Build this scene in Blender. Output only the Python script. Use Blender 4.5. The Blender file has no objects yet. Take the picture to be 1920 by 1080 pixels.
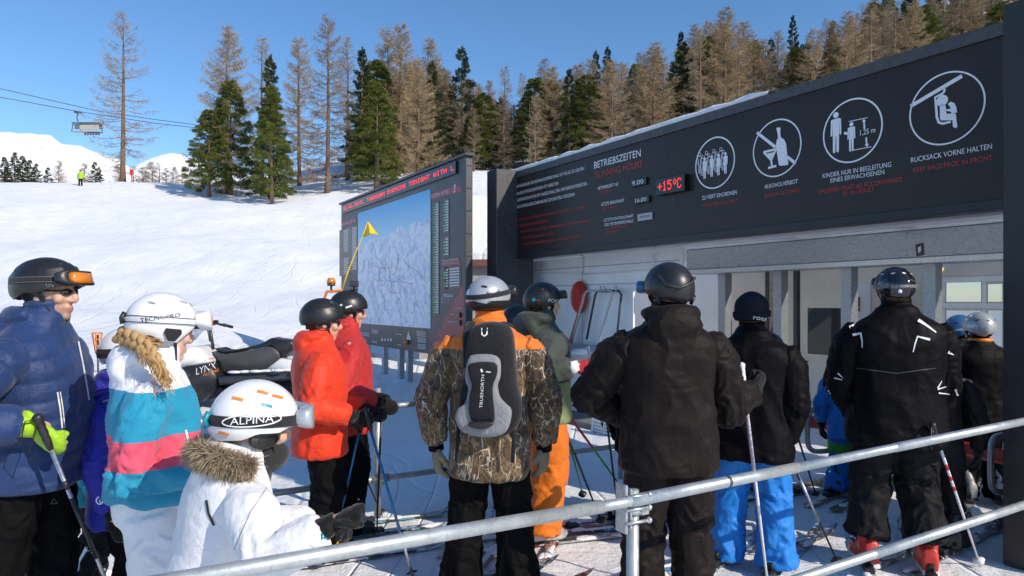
import bpy, bmesh, math, random
import numpy as np
from mathutils import Vector, Matrix, Euler
from mathutils.bvhtree import BVHTree
random.seed(7)
C = bpy.context.scene.collection
SC = bpy.context.scene
PI = math.pi

# ---------------------------------------------------------------- camera, sky, sun, exposure
CAMZ = 1.65
FPX, CX, HY = 1300.0, 960.0, 567.0            # focal length and horizon in photo pixels (1920x1080)
cam_d = bpy.data.cameras.new('camera'); cam = bpy.data.objects.new('camera', cam_d); C.objects.link(cam)
cam.location = (0, 0, CAMZ); cam.rotation_euler = (math.radians(90), 0, 0)
cam_d.sensor_width = 36.0; cam_d.lens = 36.0 * FPX / 1920
cam_d.shift_y = (HY - 540) / 1920
cam_d.clip_start = 0.05; cam_d.clip_end = 9000
SC.camera = cam

SUN_AZ, SUN_EL = math.radians(127.5), math.radians(33)   # azimuth clockwise from +Y
sun_from = Vector((math.sin(SUN_AZ)*math.cos(SUN_EL), math.cos(SUN_AZ)*math.cos(SUN_EL), math.sin(SUN_EL)))
w = bpy.data.worlds.new('World'); SC.world = w; w.use_nodes = True
nt = w.node_tree; nt.nodes.clear()
sky = nt.nodes.new('ShaderNodeTexSky'); sky.sky_type = 'NISHITA'; sky.sun_disc = False
sky.sun_elevation = SUN_EL; sky.sun_rotation = SUN_AZ
sky.altitude = 900; sky.air_density = 1.0; sky.dust_density = 0.3; sky.ozone_density = 3.0
bg = nt.nodes.new('ShaderNodeBackground'); bg.inputs[1].default_value = 0.15
wo = nt.nodes.new('ShaderNodeOutputWorld')
hs = nt.nodes.new('ShaderNodeHueSaturation'); hs.inputs['Saturation'].default_value = 1.16
nt.links.new(sky.outputs[0], hs.inputs['Color']); nt.links.new(hs.outputs[0], bg.inputs[0]); nt.links.new(bg.outputs[0], wo.inputs[0])
sl = bpy.data.lights.new('sun', 'SUN'); sun = bpy.data.objects.new('sun', sl); C.objects.link(sun)
sl.energy = 4.0; sl.angle = math.radians(0.5); sl.color = (1.0, 0.89, 0.75)
sun.rotation_euler = (-sun_from).to_track_quat('-Z', 'Y').to_euler(); sun.location = (30, -25, 40)
vs = SC.view_settings; vs.view_transform = 'Standard'; vs.look = 'None'; vs.exposure = 0.22; vs.gamma = 1.0
SC.render.engine = 'CYCLES'
SC.cycles.use_denoising = True
SC.cycles.max_bounces = 6; SC.cycles.transparent_max_bounces = 12

# ---------------------------------------------------------------- helpers
def pt(px, py, D):
    """world point seen at photo pixel (px, py) at distance D in front of the camera"""
    return Vector(((px-CX)/FPX*D, D, CAMZ + (HY-py)/FPX*D))
def ray(px, py):
    return Vector(((px-CX)/FPX, 1.0, (HY-py)/FPX)).normalized()
CAMP = Vector((0, 0, CAMZ))

def prop(o, label=None, cat=None, group=None, kind=None):
    if label: o['label'] = label
    if cat: o['category'] = cat
    if group: o['group'] = group
    if kind: o['kind'] = kind
    return o
def thing(name, label, cat, loc=(0, 0, 0), rotz=0.0, group=None):
    o = bpy.data.objects.new(name, None); C.objects.link(o)
    o.empty_display_size = 0.1
    o.location = loc; o.rotation_euler = (0, 0, rotz)
    prop(o, label, cat, group)
    return o
def mat_of(o):
    M = Matrix.LocRotScale(o.location, o.rotation_euler, o.scale)
    return mat_of(o.parent) @ M if o.parent else M

class MB:
    """collects shapes into one mesh"""
    def __init__(s): s.v = []; s.f = []; s.m = []; s.sm = []
    def add(s, vs, fs, mi=0, M=None, smooth=True):
        b = len(s.v)
        if M is not None: vs = [M @ Vector(p) for p in vs]
        s.v += [tuple(p) for p in vs]; s.f += [tuple(b+i for i in f) for f in fs]
        s.m += [mi]*len(fs); s.sm += [smooth]*len(fs)
        return s
    def box(s, c, d, M=None, mi=0, rot=None, bev=0.0):
        c = Vector(c); x, y, z = d[0]/2, d[1]/2, d[2]/2
        if bev > 0:
            bv = min(bev, x*.9, y*.9, z*.9)
            vs = []
            for sx in (-1, 1):
                for sy in (-1, 1):
                    for sz in (-1, 1):
                        vs += [(sx*x, sy*(y-bv), sz*(z-bv)), (sx*(x-bv), sy*y, sz*(z-bv)), (sx*(x-bv), sy*(y-bv), sz*z)]
            def I(sx, sy, sz, k): return ((sx > 0)*4+(sy > 0)*2+(sz > 0))*3+k
            fs = []
            for a in (-1, 1):
                fs.append((I(a,-1,-1,0), I(a,1,-1,0), I(a,1,1,0), I(a,-1,1,0)))
                fs.append((I(-1,a,-1,1), I(1,a,-1,1), I(1,a,1,1), I(-1,a,1,1)))
                fs.append((I(-1,-1,a,2), I(1,-1,a,2), I(1,1,a,2), I(-1,1,a,2)))
                for b in (-1, 1):
                    fs.append((I(a,b,-1,0), I(a,b,1,0), I(a,b,1,1), I(a,b,-1,1)))
                    fs.append((I(a,-1,b,0), I(a,1,b,0), I(a,1,b,2), I(a,-1,b,2)))
                    fs.append((I(-1,a,b,1), I(1,a,b,1), I(1,a,b,2), I(-1,a,b,2)))
                    for e in (-1, 1): fs.append((I(a,b,e,0), I(a,b,e,1), I(a,b,e,2)))
        else:
            vs = [(sx*x, sy*y, sz*z) for sx in (-1, 1) for sy in (-1, 1) for sz in (-1, 1)]
            fs = [(0,1,3,2), (4,6,7,5), (0,4,5,1), (2,3,7,6), (0,2,6,4), (1,5,7,3)]
        R = Matrix.Translation(c) @ (rot.to_4x4() if rot is not None else Matrix.Identity(4))
        if M is not None: R = M @ R
        return s.add(vs, fs, mi, R, False)
    def tube(s, pts, rad, n=12, caps=True, M=None, mi=0, round_caps=False, flat=1.0, up=None):
        pts = [Vector(p) for p in pts]
        if not hasattr(rad, '__len__'): rad = [rad]*len(pts)
        rad = list(rad)
        if round_caps:
            d0 = (pts[0]-pts[1]).normalized(); d1 = (pts[-1]-pts[-2]).normalized()
            p0, p1, r0, r1 = pts[0], pts[-1], rad[0], rad[-1]
            pre = [(p0+d0*r0*math.sin(a), r0*math.cos(a)) for a in (1.45, 1.1, .6, .3)]
            post = [(p1+d1*r1*math.sin(a), r1*math.cos(a)) for a in (.3, .6, 1.1, 1.45)]
            pts = [p for p, r in pre]+pts+[p for p, r in post]; rad = [r for p, r in pre]+rad+[r for p, r in post]
        vs = []; nrm = None
        for i, p in enumerate(pts):
            t = (pts[min(i+1, len(pts)-1)]-pts[max(i-1, 0)])
            if t.length < 1e-9: t = Vector((0, 0, 1))
            t.normalize()
            if nrm is None:
                a = Vector(up) if up is not None else (Vector((0, 0, 1)) if abs(t.z) < .9 else Vector((0, 1, 0)))
                nrm = (a - t*a.dot(t)).normalized()
            else:
                nrm = (nrm - t*nrm.dot(t))
                nrm = nrm.normalized() if nrm.length > 1e-6 else t.orthogonal().normalized()
            b = t.cross(nrm)
            for k in range(n):
                a = 2*PI*k/n
                vs.append(p + (nrm*math.cos(a)*flat + b*math.sin(a))*rad[i])
        fs = []
        for i in range(len(pts)-1):
            for k in range(n):
                fs.append((i*n+k, i*n+(k+1) % n, (i+1)*n+(k+1) % n, (i+1)*n+k))
        if caps:
            fs.append(tuple(range(n-1, -1, -1))); fs.append(tuple((len(pts)-1)*n+k for k in range(n)))
        return s.add(vs, fs, mi, M)
    def loft(s, rings, M=None, mi=0, caps=True, smooth=True, closed=True):
        n = len(rings[0]); vs = [p for r in rings for p in r]; fs = []
        for i in range(len(rings)-1):
            for k in range(n if closed else n-1):
                fs.append((i*n+k, i*n+(k+1) % n, (i+1)*n+(k+1) % n, (i+1)*n+k))
        if caps:
            fs.append(tuple(range(n-1, -1, -1))); fs.append(tuple((len(rings)-1)*n+k for k in range(n)))
        return s.add(vs, fs, mi, M, smooth)
    def ball(s, c, r, M=None, mi=0, nu=18, nv=10, rot=None):
        if not hasattr(r, '__len__'): r = (r, r, r)
        c = Vector(c); vs = []; fs = []
        for j in range(1, nv):
            a = -PI/2+PI*j/nv
            for i in range(nu):
                b = 2*PI*i/nu
                vs.append(Vector((r[0]*math.cos(a)*math.cos(b), r[1]*math.cos(a)*math.sin(b), r[2]*math.sin(a))))
        vs += [Vector((0, 0, -r[2])), Vector((0, 0, r[2]))]; S, N = len(vs)-2, len(vs)-1
        for j in range(nv-2):
            for i in range(nu): fs.append((j*nu+i, j*nu+(i+1) % nu, (j+1)*nu+(i+1) % nu, (j+1)*nu+i))
        for i in range(nu):
            fs.append((S, (i+1) % nu, i)); fs.append((N, (nv-2)*nu+i, (nv-2)*nu+(i+1) % nu))
        if rot is not None: vs = [rot @ v for v in vs]
        return s.add([v+c for v in vs], fs, mi, M)
    def prism(s, poly, h, M=None, mi=0, smooth=False):
        """polygon in local XY from z=0 to z=h"""
        n = len(poly); vs = [(p[0], p[1], 0) for p in poly]+[(p[0], p[1], h) for p in poly]
        fs = [tuple(range(n-1, -1, -1)), tuple(range(n, 2*n))]+[(i, (i+1) % n, n+(i+1) % n, n+i) for i in range(n)]
        return s.add(vs, fs, mi, M, smooth)
    def build(s, name, mats, parent=None, normals=True):
        me = bpy.data.meshes.new(name); me.from_pydata(s.v, [], s.f)
        if not isinstance(mats, (list, tuple)): mats = [mats]
        for m in mats: me.materials.append(m)
        me.polygons.foreach_set('material_index', s.m); me.polygons.foreach_set('use_smooth', s.sm)
        if normals:
            bm = bmesh.new(); bm.from_mesh(me); bmesh.ops.recalc_face_normals(bm, faces=bm.faces); bm.to_mesh(me); bm.free()
        me.update()
        o = bpy.data.objects.new(name, me); C.objects.link(o)
        if parent is not None: o.parent = parent
        return o

_rs = np.random.RandomState(3)
_perm = np.concatenate([_rs.permutation(256)]*3)
_g = _rs.normal(size=(256, 3)); _g /= np.linalg.norm(_g, axis=1)[:, None]
def pn(P):
    """vectorised gradient noise, about -0.7..0.7"""
    P = np.asarray(P, float); i = np.floor(P).astype(int); f = P-i; i &= 255
    u = f*f*f*(f*(f*6-15)+10); out = 0
    for dx in (0, 1):
        for dy in (0, 1):
            for dz in (0, 1):
                h = _perm[_perm[_perm[i[:, 0]+dx]+i[:, 1]+dy]+i[:, 2]+dz] & 255
                d = (_g[h]*(f-np.array([dx, dy, dz]))).sum(1)
                wt = (u[:, 0] if dx else 1-u[:, 0])*(u[:, 1] if dy else 1-u[:, 1])*(u[:, 2] if dz else 1-u[:, 2])
                out = out+d*wt
    return out
def fbm(P, o=4):
    r = 0; a = 1.0
    for k in range(o): r = r+a*pn(np.asarray(P)*2**k+k*17.3); a *= .5
    return r

# ---------------------------------------------------------------- materials
class NT:
    def __init__(s, name):
        s.m = bpy.data.materials.new(name); s.m.use_nodes = True; s.t = s.m.node_tree
        s.b = s.t.nodes['Principled BSDF']; s.out = s.t.nodes['Material Output']
    def n(s, typ, **kw):
        x = s.t.nodes.new('ShaderNode'+typ)
        for k, v in kw.items():
            if k in x.inputs: x.inputs[k].default_value = v
            else: setattr(x, k, v)
        return x
    def l(s, a, b): s.t.links.new(a, b)
    def set(s, **kw):
        for k, v in kw.items():
            k = k.replace('_', ' ')
            if isinstance(v, tuple) and len(v) == 3 and 'Radius' not in k: v = v+(1,)
            s.b.inputs[k].default_value = v
    def coord(s, typ='Object', scale=None):
        tc = s.n('TexCoord')
        if scale is None: return tc.outputs[typ]
        mp = s.n('Mapping'); mp.inputs['Scale'].default_value = scale if hasattr(scale, '__len__') else (scale,)*3
        s.l(tc.outputs[typ], mp.inputs[0]); return mp.outputs[0]
    def noise(s, co, scale, detail=3, rough=.55, dist=0.0):
        x = s.n('TexNoise'); x.inputs['Scale'].default_value = scale; x.inputs['Detail'].default_value = detail
        x.inputs['Roughness'].default_value = rough; x.inputs['Distortion'].default_value = dist
        s.l(co, x.inputs['Vector']); return x.outputs['Fac']
    def ramp(s, fac, stops, interp='LINEAR'):
        r = s.n('ValToRGB'); e = r.color_ramp.elements; r.color_ramp.interpolation = interp
        while len(e) > 1: e.remove(e[-1])
        for i, (p, c) in enumerate(stops):
            if not hasattr(c, '__len__'): c = (c, c, c)
            x = e[0] if i == 0 else e.new(p)
            x.position = p; x.color = tuple(c)+(1,) if len(c) == 3 else c
        s.l(fac, r.inputs[0]); return r.outputs[0]
    def mix(s, fac, a, b, typ='MIX'):
        x = s.n('Mix', data_type='RGBA', blend_type=typ)
        for i, v in ((0, fac), (6, a), (7, b)):
            if isinstance(v, bpy.types.NodeSocket): s.l(v, x.inputs[i])
            else: x.inputs[i].default_value = (tuple(v)+(1,) if len(v) == 3 else v) if hasattr(v, '__len__') else v
        return x.outputs[2]
    def math(s, op, a, b=None):
        x = s.n('Math', operation=op)
        for i, v in ((0, a), (1, b)):
            if v is None: continue
            if isinstance(v, bpy.types.NodeSocket): s.l(v, x.inputs[i])
            else: x.inputs[i].default_value = v
        return x.outputs[0]
    def bump(s, h, strength=.3, dist=.01):
        x = s.n('Bump'); x.inputs['Strength'].default_value = strength; x.inputs['Distance'].default_value = dist
        s.l(h, x.inputs['Height']); s.l(x.outputs[0], s.b.inputs['Normal']); return x
    def attr(s, name): x = s.n('Attribute', attribute_name=name); return x.outputs['Fac']
    def col(s, sock): s.l(sock, s.b.inputs['Base Color'])

def simple(name, col, rough=.5, metal=0.0, nscale=25, var=.25, bump=.0, bscale=None, spec=.5, coat=0.0):
    """plain surface with slight procedural mottling and roughness variation"""
    t = NT(name); co = t.coord()
    f = t.noise(co, nscale, 4, .6)
    c0 = tuple(max(0, c*(1-var)) for c in col); c1 = tuple(min(1, c*(1+var)) for c in col)
    t.col(t.ramp(f, [(.3, c0), (.7, c1)]))
    t.l(t.ramp(f, [(.2, max(.02, rough*.8)), (.8, min(1, rough*1.2))]), t.b.inputs['Roughness'])
    t.set(Metallic=metal, Specular_IOR_Level=spec, Coat_Weight=coat)
    if bump > 0: t.bump(t.noise(co, bscale or nscale*4, 3), bump, .004)
    return t.m
def cloth(name, col, rough=.75, weave=420, bump=.25, var=.18, sheen=.15, crinkle=16, cr=.35, spec=.35):
    t = NT(name); co = t.coord()
    f = t.noise(co, 7, 4, .6)
    t.col(t.ramp(f, [(.3, tuple(c*(1-var) for c in col)), (.7, tuple(min(1, c*(1+var)) for c in col))]))
    cloth_finish(t, co, rough, weave, bump, sheen, crinkle, cr); t.set(Specular_IOR_Level=spec)
    return t.m
def cloth_finish(t, co, rough=.75, weave=420, bump=.25, sheen=.15, crinkle=16, cr=.35):
    t.set(Roughness=rough, Sheen_Weight=sheen, Sheen_Roughness=.5, Specular_IOR_Level=.35)
    a = t.noise(co, weave, 1); b = t.noise(co, crinkle, 5, .62, .8)
    h = t.math('ADD', t.math('MULTIPLY', a, .12), t.math('MULTIPLY', b, cr*3))
    t.bump(h, bump*2.2, .016)

M = {}
M['steel'] = simple('galvanised_steel', (.48, .50, .51), .42, .75, 60, .22, .06, 90)
M['rail'] = None
t = NT('rail_tube'); co = t.coord()
f = t.noise(co, 9, 6, .7); f2 = t.noise(co, 70, 3, .7)
t.col(t.mix(t.ramp(f2, [(.5, 0), (.75, .5)]), t.ramp(f, [(.3, (.36, .40, .40)), (.7, (.55, .58, .58))]), (.25, .26, .26)))
t.l(t.ramp(f, [(.2, .28), (.8, .55)]), t.b.inputs['Roughness']); t.set(Metallic=.55)
t.bump(f2, .12, .003); M['rail'] = t.m
M['dark_steel'] = simple('dark_steel', (.07, .075, .08), .45, .5, 40, .3)
M['black_plastic'] = simple('black_plastic', (.018, .018, .020), .42, 0, 60, .3)
M['rubber'] = simple('rubber', (.02, .02, .02), .7, 0, 60, .3, .1)
M['chrome'] = simple('chrome', (.6, .6, .62), .18, 1.0, 30, .1)
M['white_paint'] = simple('white_paint', (.78, .78, .78), .4, 0, 20, .06)
M['red_paint'] = simple('red_paint', (.50, .035, .02), .4, 0, 20, .15)
M['orange_plastic'] = simple('orange_plastic', (.75, .22, .03), .4, 0, 30, .15)
M['yellow'] = simple('yellow_cloth', (.85, .55, .02), .6, 0, 20, .12)
M['banner_white'] = simple('letter_white', (.82, .83, .85), .5, 0, 30, .04)
M['banner_red'] = simple('letter_red', (.52, .04, .04), .5, 0, 30, .08)
def emis(name, col, st):
    t = NT(name); t.set(Base_Color=col, Emission_Color=col, Emission_Strength=st, Roughness=.4); return t.m
M['led'] = emis('led_red', (1.0, .03, .02), 1.6)
M['led_green'] = emis('led_green', (.1, .8, .25), .35)

# ================================================================= terrain
# elevation above eye level (tan) as a function of distance and photo column, measured from the slope in view
PXK = np.array([-900, 0, 230, 400, 500, 640, 800, 950, 1100, 1350, 1650, 1900, 2800.])
DK = np.array([22, 40, 60, 80, 100, 130, 170, 230, 320, 420.])
EK = np.array([
 [-.020,-.020,-.020,-.018,-.016,-.010,-.005, .000, .00, .01, .02, .03, .04],   # 22
 [ .085, .085, .085, .085, .083, .078, .080, .080, .08, .09, .10, .11, .12],   # 40
 [ .145, .145, .143, .138, .132, .132, .142, .150, .16, .18, .20, .22, .24],   # 60
 [ .176, .176, .172, .166, .162, .178, .188, .190, .20, .235,.27, .30, .33],   # 80
 [ .165, .165, .164, .170, .180, .200, .205, .200, .215,.265,.32, .35, .38],   # 100
 [ .135, .135, .140, .165, .185, .205, .205, .200, .22, .285,.36, .40, .43],   # 130
 [ .095, .095, .110, .150, .175, .195, .190, .185, .22, .29, .385,.44, .47],   # 170
 [ .060, .060, .080, .120, .150, .170, .165, .160, .20, .285,.400,.475,.50],   # 230
 [ .030, .030, .050, .090, .110, .130, .125, .120, .17, .275,.400,.50, .53],   # 320
 [ .005, .005, .020, .060, .080, .100, .095, .090, .14, .25, .385,.50, .54]])  # 420
def _interp2(D, px):
    D = np.clip(D, DK[0], DK[-1]); px = np.clip(px, PXK[0], PXK[-1])
    i = np.clip(np.searchsorted(DK, D)-1, 0, len(DK)-2); j = np.clip(np.searchsorted(PXK, px)-1, 0, len(PXK)-2)
    a = (D-DK[i])/(DK[i+1]-DK[i]); b = (px-PXK[j])/(PXK[j+1]-PXK[j])
    a = a*a*(3-2*a)*.5+a*.5; b = b*b*(3-2*b)*.5+b*.5
    return EK[i, j]*(1-a)*(1-b)+EK[i+1, j]*a*(1-b)+EK[i, j+1]*(1-a)*b+EK[i+1, j+1]*a*b
def ground(x, y):
    x = np.atleast_1d(np.asarray(x, float)); y = np.atleast_1d(np.asarray(y, float))
    yy = np.maximum(y, 1e-3)
    px = CX+FPX*np.clip(x/np.maximum(yy, 4), -1.6, 1.6)
    zf = CAMZ+yy*_interp2(yy, px)
    # near: flat queue area, a ploughed bank rising on the left beyond it
    left = np.clip((420-(px-240))/420, 0, 1); left = left*left*(3-2*left)
    t = np.clip((yy-6)/16, 0, 1)
    zl = .30*np.clip((yy-6)/4, 0, 1)+1.1*np.clip((yy-9.8)/7.5, 0, 1)**1.2
    zr = .35*np.clip((yy-10.5)/6, 0, 1)
    zn = zl*left+zr*(1-left)
    k = np.clip((yy-18)/8, 0, 1); k = k*k*(3-2*k)
    z = zn*(1-k)+np.maximum(zf, zn)*k
    P = np.stack([x*.055, y*.055, 0*x], 1)
    far = np.clip((yy-14)/30, 0, 1)
    z = z+pn(P)*.9*far+pn(P*5+7)*.22*np.clip((yy-8)/10, 0, 1)+pn(np.stack([x*.9, y*.9, 0*x+3], 1))*.05*np.clip((yy-7)/6, 0, 1)
    return np.where(y < 0.5, 0.0, z)
def gz(x, y): return float(ground(x, y)[0])

def snow_mat():
    t = NT('snow'); co = t.coord()
    f = t.noise(co, .9, 5, .6); g = t.noise(co, 14, 5, .65); h = t.noise(co, 90, 3, .7)
    t.col(t.ramp(f, [(.3, (.74, .765, .80)), (.7, (.86, .87, .88))]))
    t.set(Roughness=.75, Specular_IOR_Level=.25, Subsurface_Weight=0.0)
    wv = t.noise(t.coord('Object', (.25, 3.2, 1.0)), 1.6, 4, .6, .4)      # long groomed and skied ridges
    q = t.noise(t.coord('Object', (.30, .045, .0)), 1.0, 2, .5, .6); q2 = t.noise(t.coord('Object', (.16, .10, .0)), 1.0, 2, .5, .3)
    tr = [t.ramp(t.math('PINGPONG', t.math('MULTIPLY', a_, k_), 1.0), [(.0, 0), (.10, 1)]) for a_, k_ in ((q, 26.0), (q2, 22.0))]
    wv = t.math('ADD', wv, t.math('MULTIPLY', t.math('ADD', tr[0], tr[1]), .75))
    hh = t.math('ADD', t.math('MULTIPLY', g, .8), t.math('ADD', t.math('MULTIPLY', h, .22), t.math('MULTIPLY', wv, .8)))
    t.bump(hh, .55, .06)
    return t.m
M['snow'] = snow_mat()
def build_ground():
    ang = np.concatenate([np.linspace(-180, -60, 41)[:-1], np.linspace(-60, 55, 600)[:-1], np.linspace(55, 180, 41)[:-1]])
    rad = np.concatenate([[.4], np.geomspace(1.0, 30, 170), np.geomspace(31, 460, 110)])
    A, R = np.meshgrid(np.radians(ang), rad)
    x = (R*np.sin(A)).ravel(); y = (R*np.cos(A)).ravel()
    z = ground(x, y)
    r = np.hypot(x, y)
    # trodden, skied snow of the queue: small dents and ruts along the skiing direction
    near = np.clip((16-r)/8, 0, 1)*np.clip((r-.8), 0, 1)
    a = x*.856+y*.517; b = -x*.517+y*.856
    z = z+near*(.016*pn(np.stack([x*3.1, y*3.1, 0*x], 1))+.011*pn(np.stack([x*9, y*9, 0*x+9], 1))+.010*pn(np.stack([a*.7, b*7, 0*x+5], 1)))
    # rough chunky bank behind the sled and along the feet of the map board
    def g(cx, cy, sx, sy): return np.exp(-((x-cx)/sx)**2-((y-cy)/sy)**2)
    far = np.clip((r-14)/10, 0, 1)*np.clip((95-r)/20, 0, 1)
    wob = pn(np.stack([x*.03, y*.03, 0*x+8], 1))*6
    z = z+far*(.085*pn(np.stack([x*.10+wob*.2, y*.9+wob, 0*x+6], 1))+.08*pn(np.stack([x*.33, y*.33, 0*x+12], 1))+.05*pn(np.stack([x*.5, y*2.2, 0*x+15], 1)))
    lump = g(-4.2, 14.5, 2.6, 2.2)+g(-1.6, 11.8, 1.5, 1.2)
    z = z+lump*(.12+.20*np.abs(pn(np.stack([x*1.9, y*1.9, 0*x+2], 1)))+.07*pn(np.stack([x*6, y*6, 0*x+4], 1)))
    n = len(ang); m = len(rad)
    V = np.stack([x, y, z], 1)
    idx = np.arange(n*m).reshape(m, n)
    q = np.stack([idx[:-1], np.roll(idx, -1, 1)[:-1], np.roll(idx, -1, 1)[1:], idx[1:]], -1).reshape(-1, 4)
    fs = q.tolist()+[tuple(range(n-1, -1, -1))]
    me = bpy.data.meshes.new('snow_ground'); me.from_pydata(V.tolist(), [], fs)
    me.materials.append(M['snow']); me.polygons.foreach_set('use_smooth', [True]*len(fs))
    bm = bmesh.new(); bm.from_mesh(me); bmesh.ops.recalc_face_normals(bm, faces=bm.faces)
    bm.faces.ensure_lookup_table()
    if bm.faces[len(bm.faces)//2].normal.z < 0: bmesh.ops.reverse_faces(bm, faces=bm.faces)
    bm.to_mesh(me); bm.free()
    o = bpy.data.objects.new('snow_ground', me); C.objects.link(o); prop(o, kind='structure')
build_ground()

def mountain(name, D0, ridge, depth, seed):
    """a snow mountain: ridge profile as (px, py) at distance D0, falling away in front and behind"""
    px = np.array([r[0] for r in ridge], float); py = np.array([r[1] for r in ridge], float)
    U = np.linspace(px[0], px[-1], 220); V = np.linspace(-1.0, .5, 70)
    UU, VV = np.meshgrid(U, V)
    y = D0+VV*depth
    x = (UU-CX)/FPX*D0
    top = CAMZ+(HY-np.interp(UU, px, py))/FPX*D0
    base = -20
    P = np.stack([x.ravel()/D0*9, y.ravel()/D0*9, 0*x.ravel()+seed], 1)
    nz = (fbm(P, 5)).reshape(x.shape)
    sh = np.clip(1-np.abs(VV)**1.1, 0, 1)
    z = base+(top-base)*sh+nz*D0*.022*(np.minimum(1, np.abs(VV)*3+.12))+pn(P*6).reshape(x.shape)*D0*.0025
    n = len(U); m = len(V); idx = np.arange(n*m).reshape(m, n)
    q = np.stack([idx[:-1, :-1], idx[:-1, 1:], idx[1:, 1:], idx[1:, :-1]], -1).reshape(-1, 4)
    me = bpy.data.meshes.new(name); me.from_pydata(np.stack([x.ravel(), y.ravel(), z.ravel()], 1).tolist(), [], q.tolist())
    me.materials.append(M['mountain']); me.polygons.foreach_set('use_smooth', [True]*len(q)); me.update()
    o = bpy.data.objects.new(name, me); C.objects.link(o); prop(o, kind='structure')
t = NT('mountain_snow'); co = t.coord()
f = t.noise(co, .021, 6, .65); s2 = t.noise(co, .0055, 3, .5)
k = t.math('MULTIPLY', t.ramp(f, [(.57, 0), (.64, 1)]), t.ramp(s2, [(.44, 0), (.6, 1)]))
t.col(t.mix(k, (.84, .86, .89), (.24, .20, .17))); t.set(Roughness=.8, Specular_IOR_Level=.2)
t.bump(f, .5, 6); M['mountain'] = t.m
mountain('distant_mountain', 1500, [(-400, 262), (-150, 240), (0, 247), (60, 250), (95, 254), (115, 270), (150, 274), (175, 286), (215, 296), (240, 312), (262, 322), (300, 345), (380, 380)], 700, 1.0)
mountain('distant_ridge', 2300, [(150, 400), (215, 352), (255, 325), (280, 300), (300, 290), (325, 286), (352, 292), (380, 300), (430, 318), (520, 340), (700, 370)], 800, 5.0)

# ================================================================= trees
def strip(V, F, a, b, w0, w1, side):
    i = len(V)
    V += [a-side*w0, a+side*w0, b+side*w1, b-side*w1]; F.append((i, i+1, i+2, i+3))
def rv(): 
    v = Vector((random.gauss(0, 1), random.gauss(0, 1), random.gauss(0, 1)))
    return v.normalized()
t = NT('larch_bark'); co = t.coord(); f = t.noise(t.coord('Object', (3, 3, .6)), 6, 5, .7)
t.col(t.ramp(f, [(.3, (.09, .055, .035)), (.7, (.24, .16, .11))])); t.set(Roughness=.9); t.bump(f, .8, .08); M['bark'] = t.m
def twig_mat(name, a, b):
    t = NT(name); f = t.noise(t.coord(), .45, 4, .7); t.col(t.ramp(f, [(.3, a), (.7, b)])); t.set(Roughness=.85, Specular_IOR_Level=.2)
    return t.m
M['twig'] = twig_mat('larch_twigs', (.215, .160, .105), (.43, .335, .225))
M['twig_gold'] = twig_mat('golden_larch_twigs', (.23, .165, .095), (.46, .345, .205))
M['twig_brown'] = twig_mat('brown_larch_twigs', (.15, .108, .070), (.33, .25, .165))
M['spruce'] = twig_mat('spruce_needles', (.020, .032, .014), (.055, .075, .026))
M['pine'] = twig_mat('pine_needles', (.052, .074, .016), (.15, .16, .034))

def trunk_mesh(h, r, seed, n=9):
    random.seed(seed); mb = MB(); pts = []; rad = []
    k = 9; bx = random.uniform(-.012, .012)*h; by = random.uniform(-.012, .012)*h
    for i in range(k+1):
        f = i/k
        pts.append((bx*math.sin(f*2.5), by*math.sin(f*2.2), f*h*.985-.35)); rad.append(r*(1-f)**.85*(1.35 if i == 0 else 1)+.012)
    mb.tube(pts, rad, n)
    o = mb.build('trunk', M['bark']); me = o.data; bpy.data.objects.remove(o); return me, (bx, by)
def crown_from(V, F, mat):
    me = bpy.data.meshes.new('crown'); me.from_pydata([tuple(v) for v in V], [], F)
    me.materials.append(mat[0])
    me.update(); return me
def larch_mesh(h, seed, dens=1.0, spread=.19, start=.10):
    random.seed(seed); V = []; F = []
    nb = int(105*dens*h/18)
    for i in range(nb):
        f = start+(1-start)*((i+random.random())/nb)**.92
        az = random.uniform(0, 2*PI); L = h*spread*(1-f)**.75*random.uniform(.55, 1.15)+.35
        if f < .3: L *= .55+.45*(f-start)/(.3-start+1e-6)*random.uniform(.5, 1.3)
        d = Vector((math.cos(az), math.sin(az), 0)); base = Vector((0, 0, f*h-.35))
        up0 = (-.18+.85*f**1.5)*random.uniform(.6, 1.4); n = 5; pts = []
        for k in range(n+1):
            s = k/n; p = base+d*L*s+Vector((0, 0, L*(up0*s-.22*(1-f)*math.sin(s*PI*.75)+.20*s*s)))
            p += Vector((random.gauss(0, .04), random.gauss(0, .04), random.gauss(0, .03)))*L*.5*s
            pts.append(p)
        for k in range(n):
            w = (.028*(1-k/n)+.009)*(.6+.4*L/3)
            for sd in (Vector((0, 0, 1)), d.cross(Vector((0, 0, 1)))):
                strip(V, F, pts[k], pts[k+1], w, w*.75, sd)
        nt_ = int((7+L*8.5)*dens)
        for q in range(nt_):
            s = random.uniform(.12, 1)**.8; k = min(n-1, int(s*n)); p = pts[k].lerp(pts[k+1], s*n-k)
            side = d.cross(Vector((0, 0, 1)))*random.choice((-1, 1))
            dr = (side*random.uniform(.3, 1)+d*random.uniform(.1, .9)+Vector((0, 0, random.uniform(-.75, .35)))).normalized()
            l = random.uniform(.22, .62)*(.5+.5*min(1, L/2.4))
            e = p+dr*l; sd = dr.cross(rv()).normalized()
            strip(V, F, p, e, .0115, .007, sd)
            for r in range(random.choice((1, 2, 2, 3))):
                a = p.lerp(e, random.uniform(.25, .95)); dd = (dr+rv()*.9+Vector((0, 0, -.2))).normalized()
                strip(V, F, a, a+dd*random.uniform(.14, .40), .0095, .006, dd.cross(rv()).normalized())
    return crown_from(V, F, [M[('twig', 'twig_brown', 'twig_gold', 'twig', 'twig_gold')[(seed-90) % 5]]])
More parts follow.
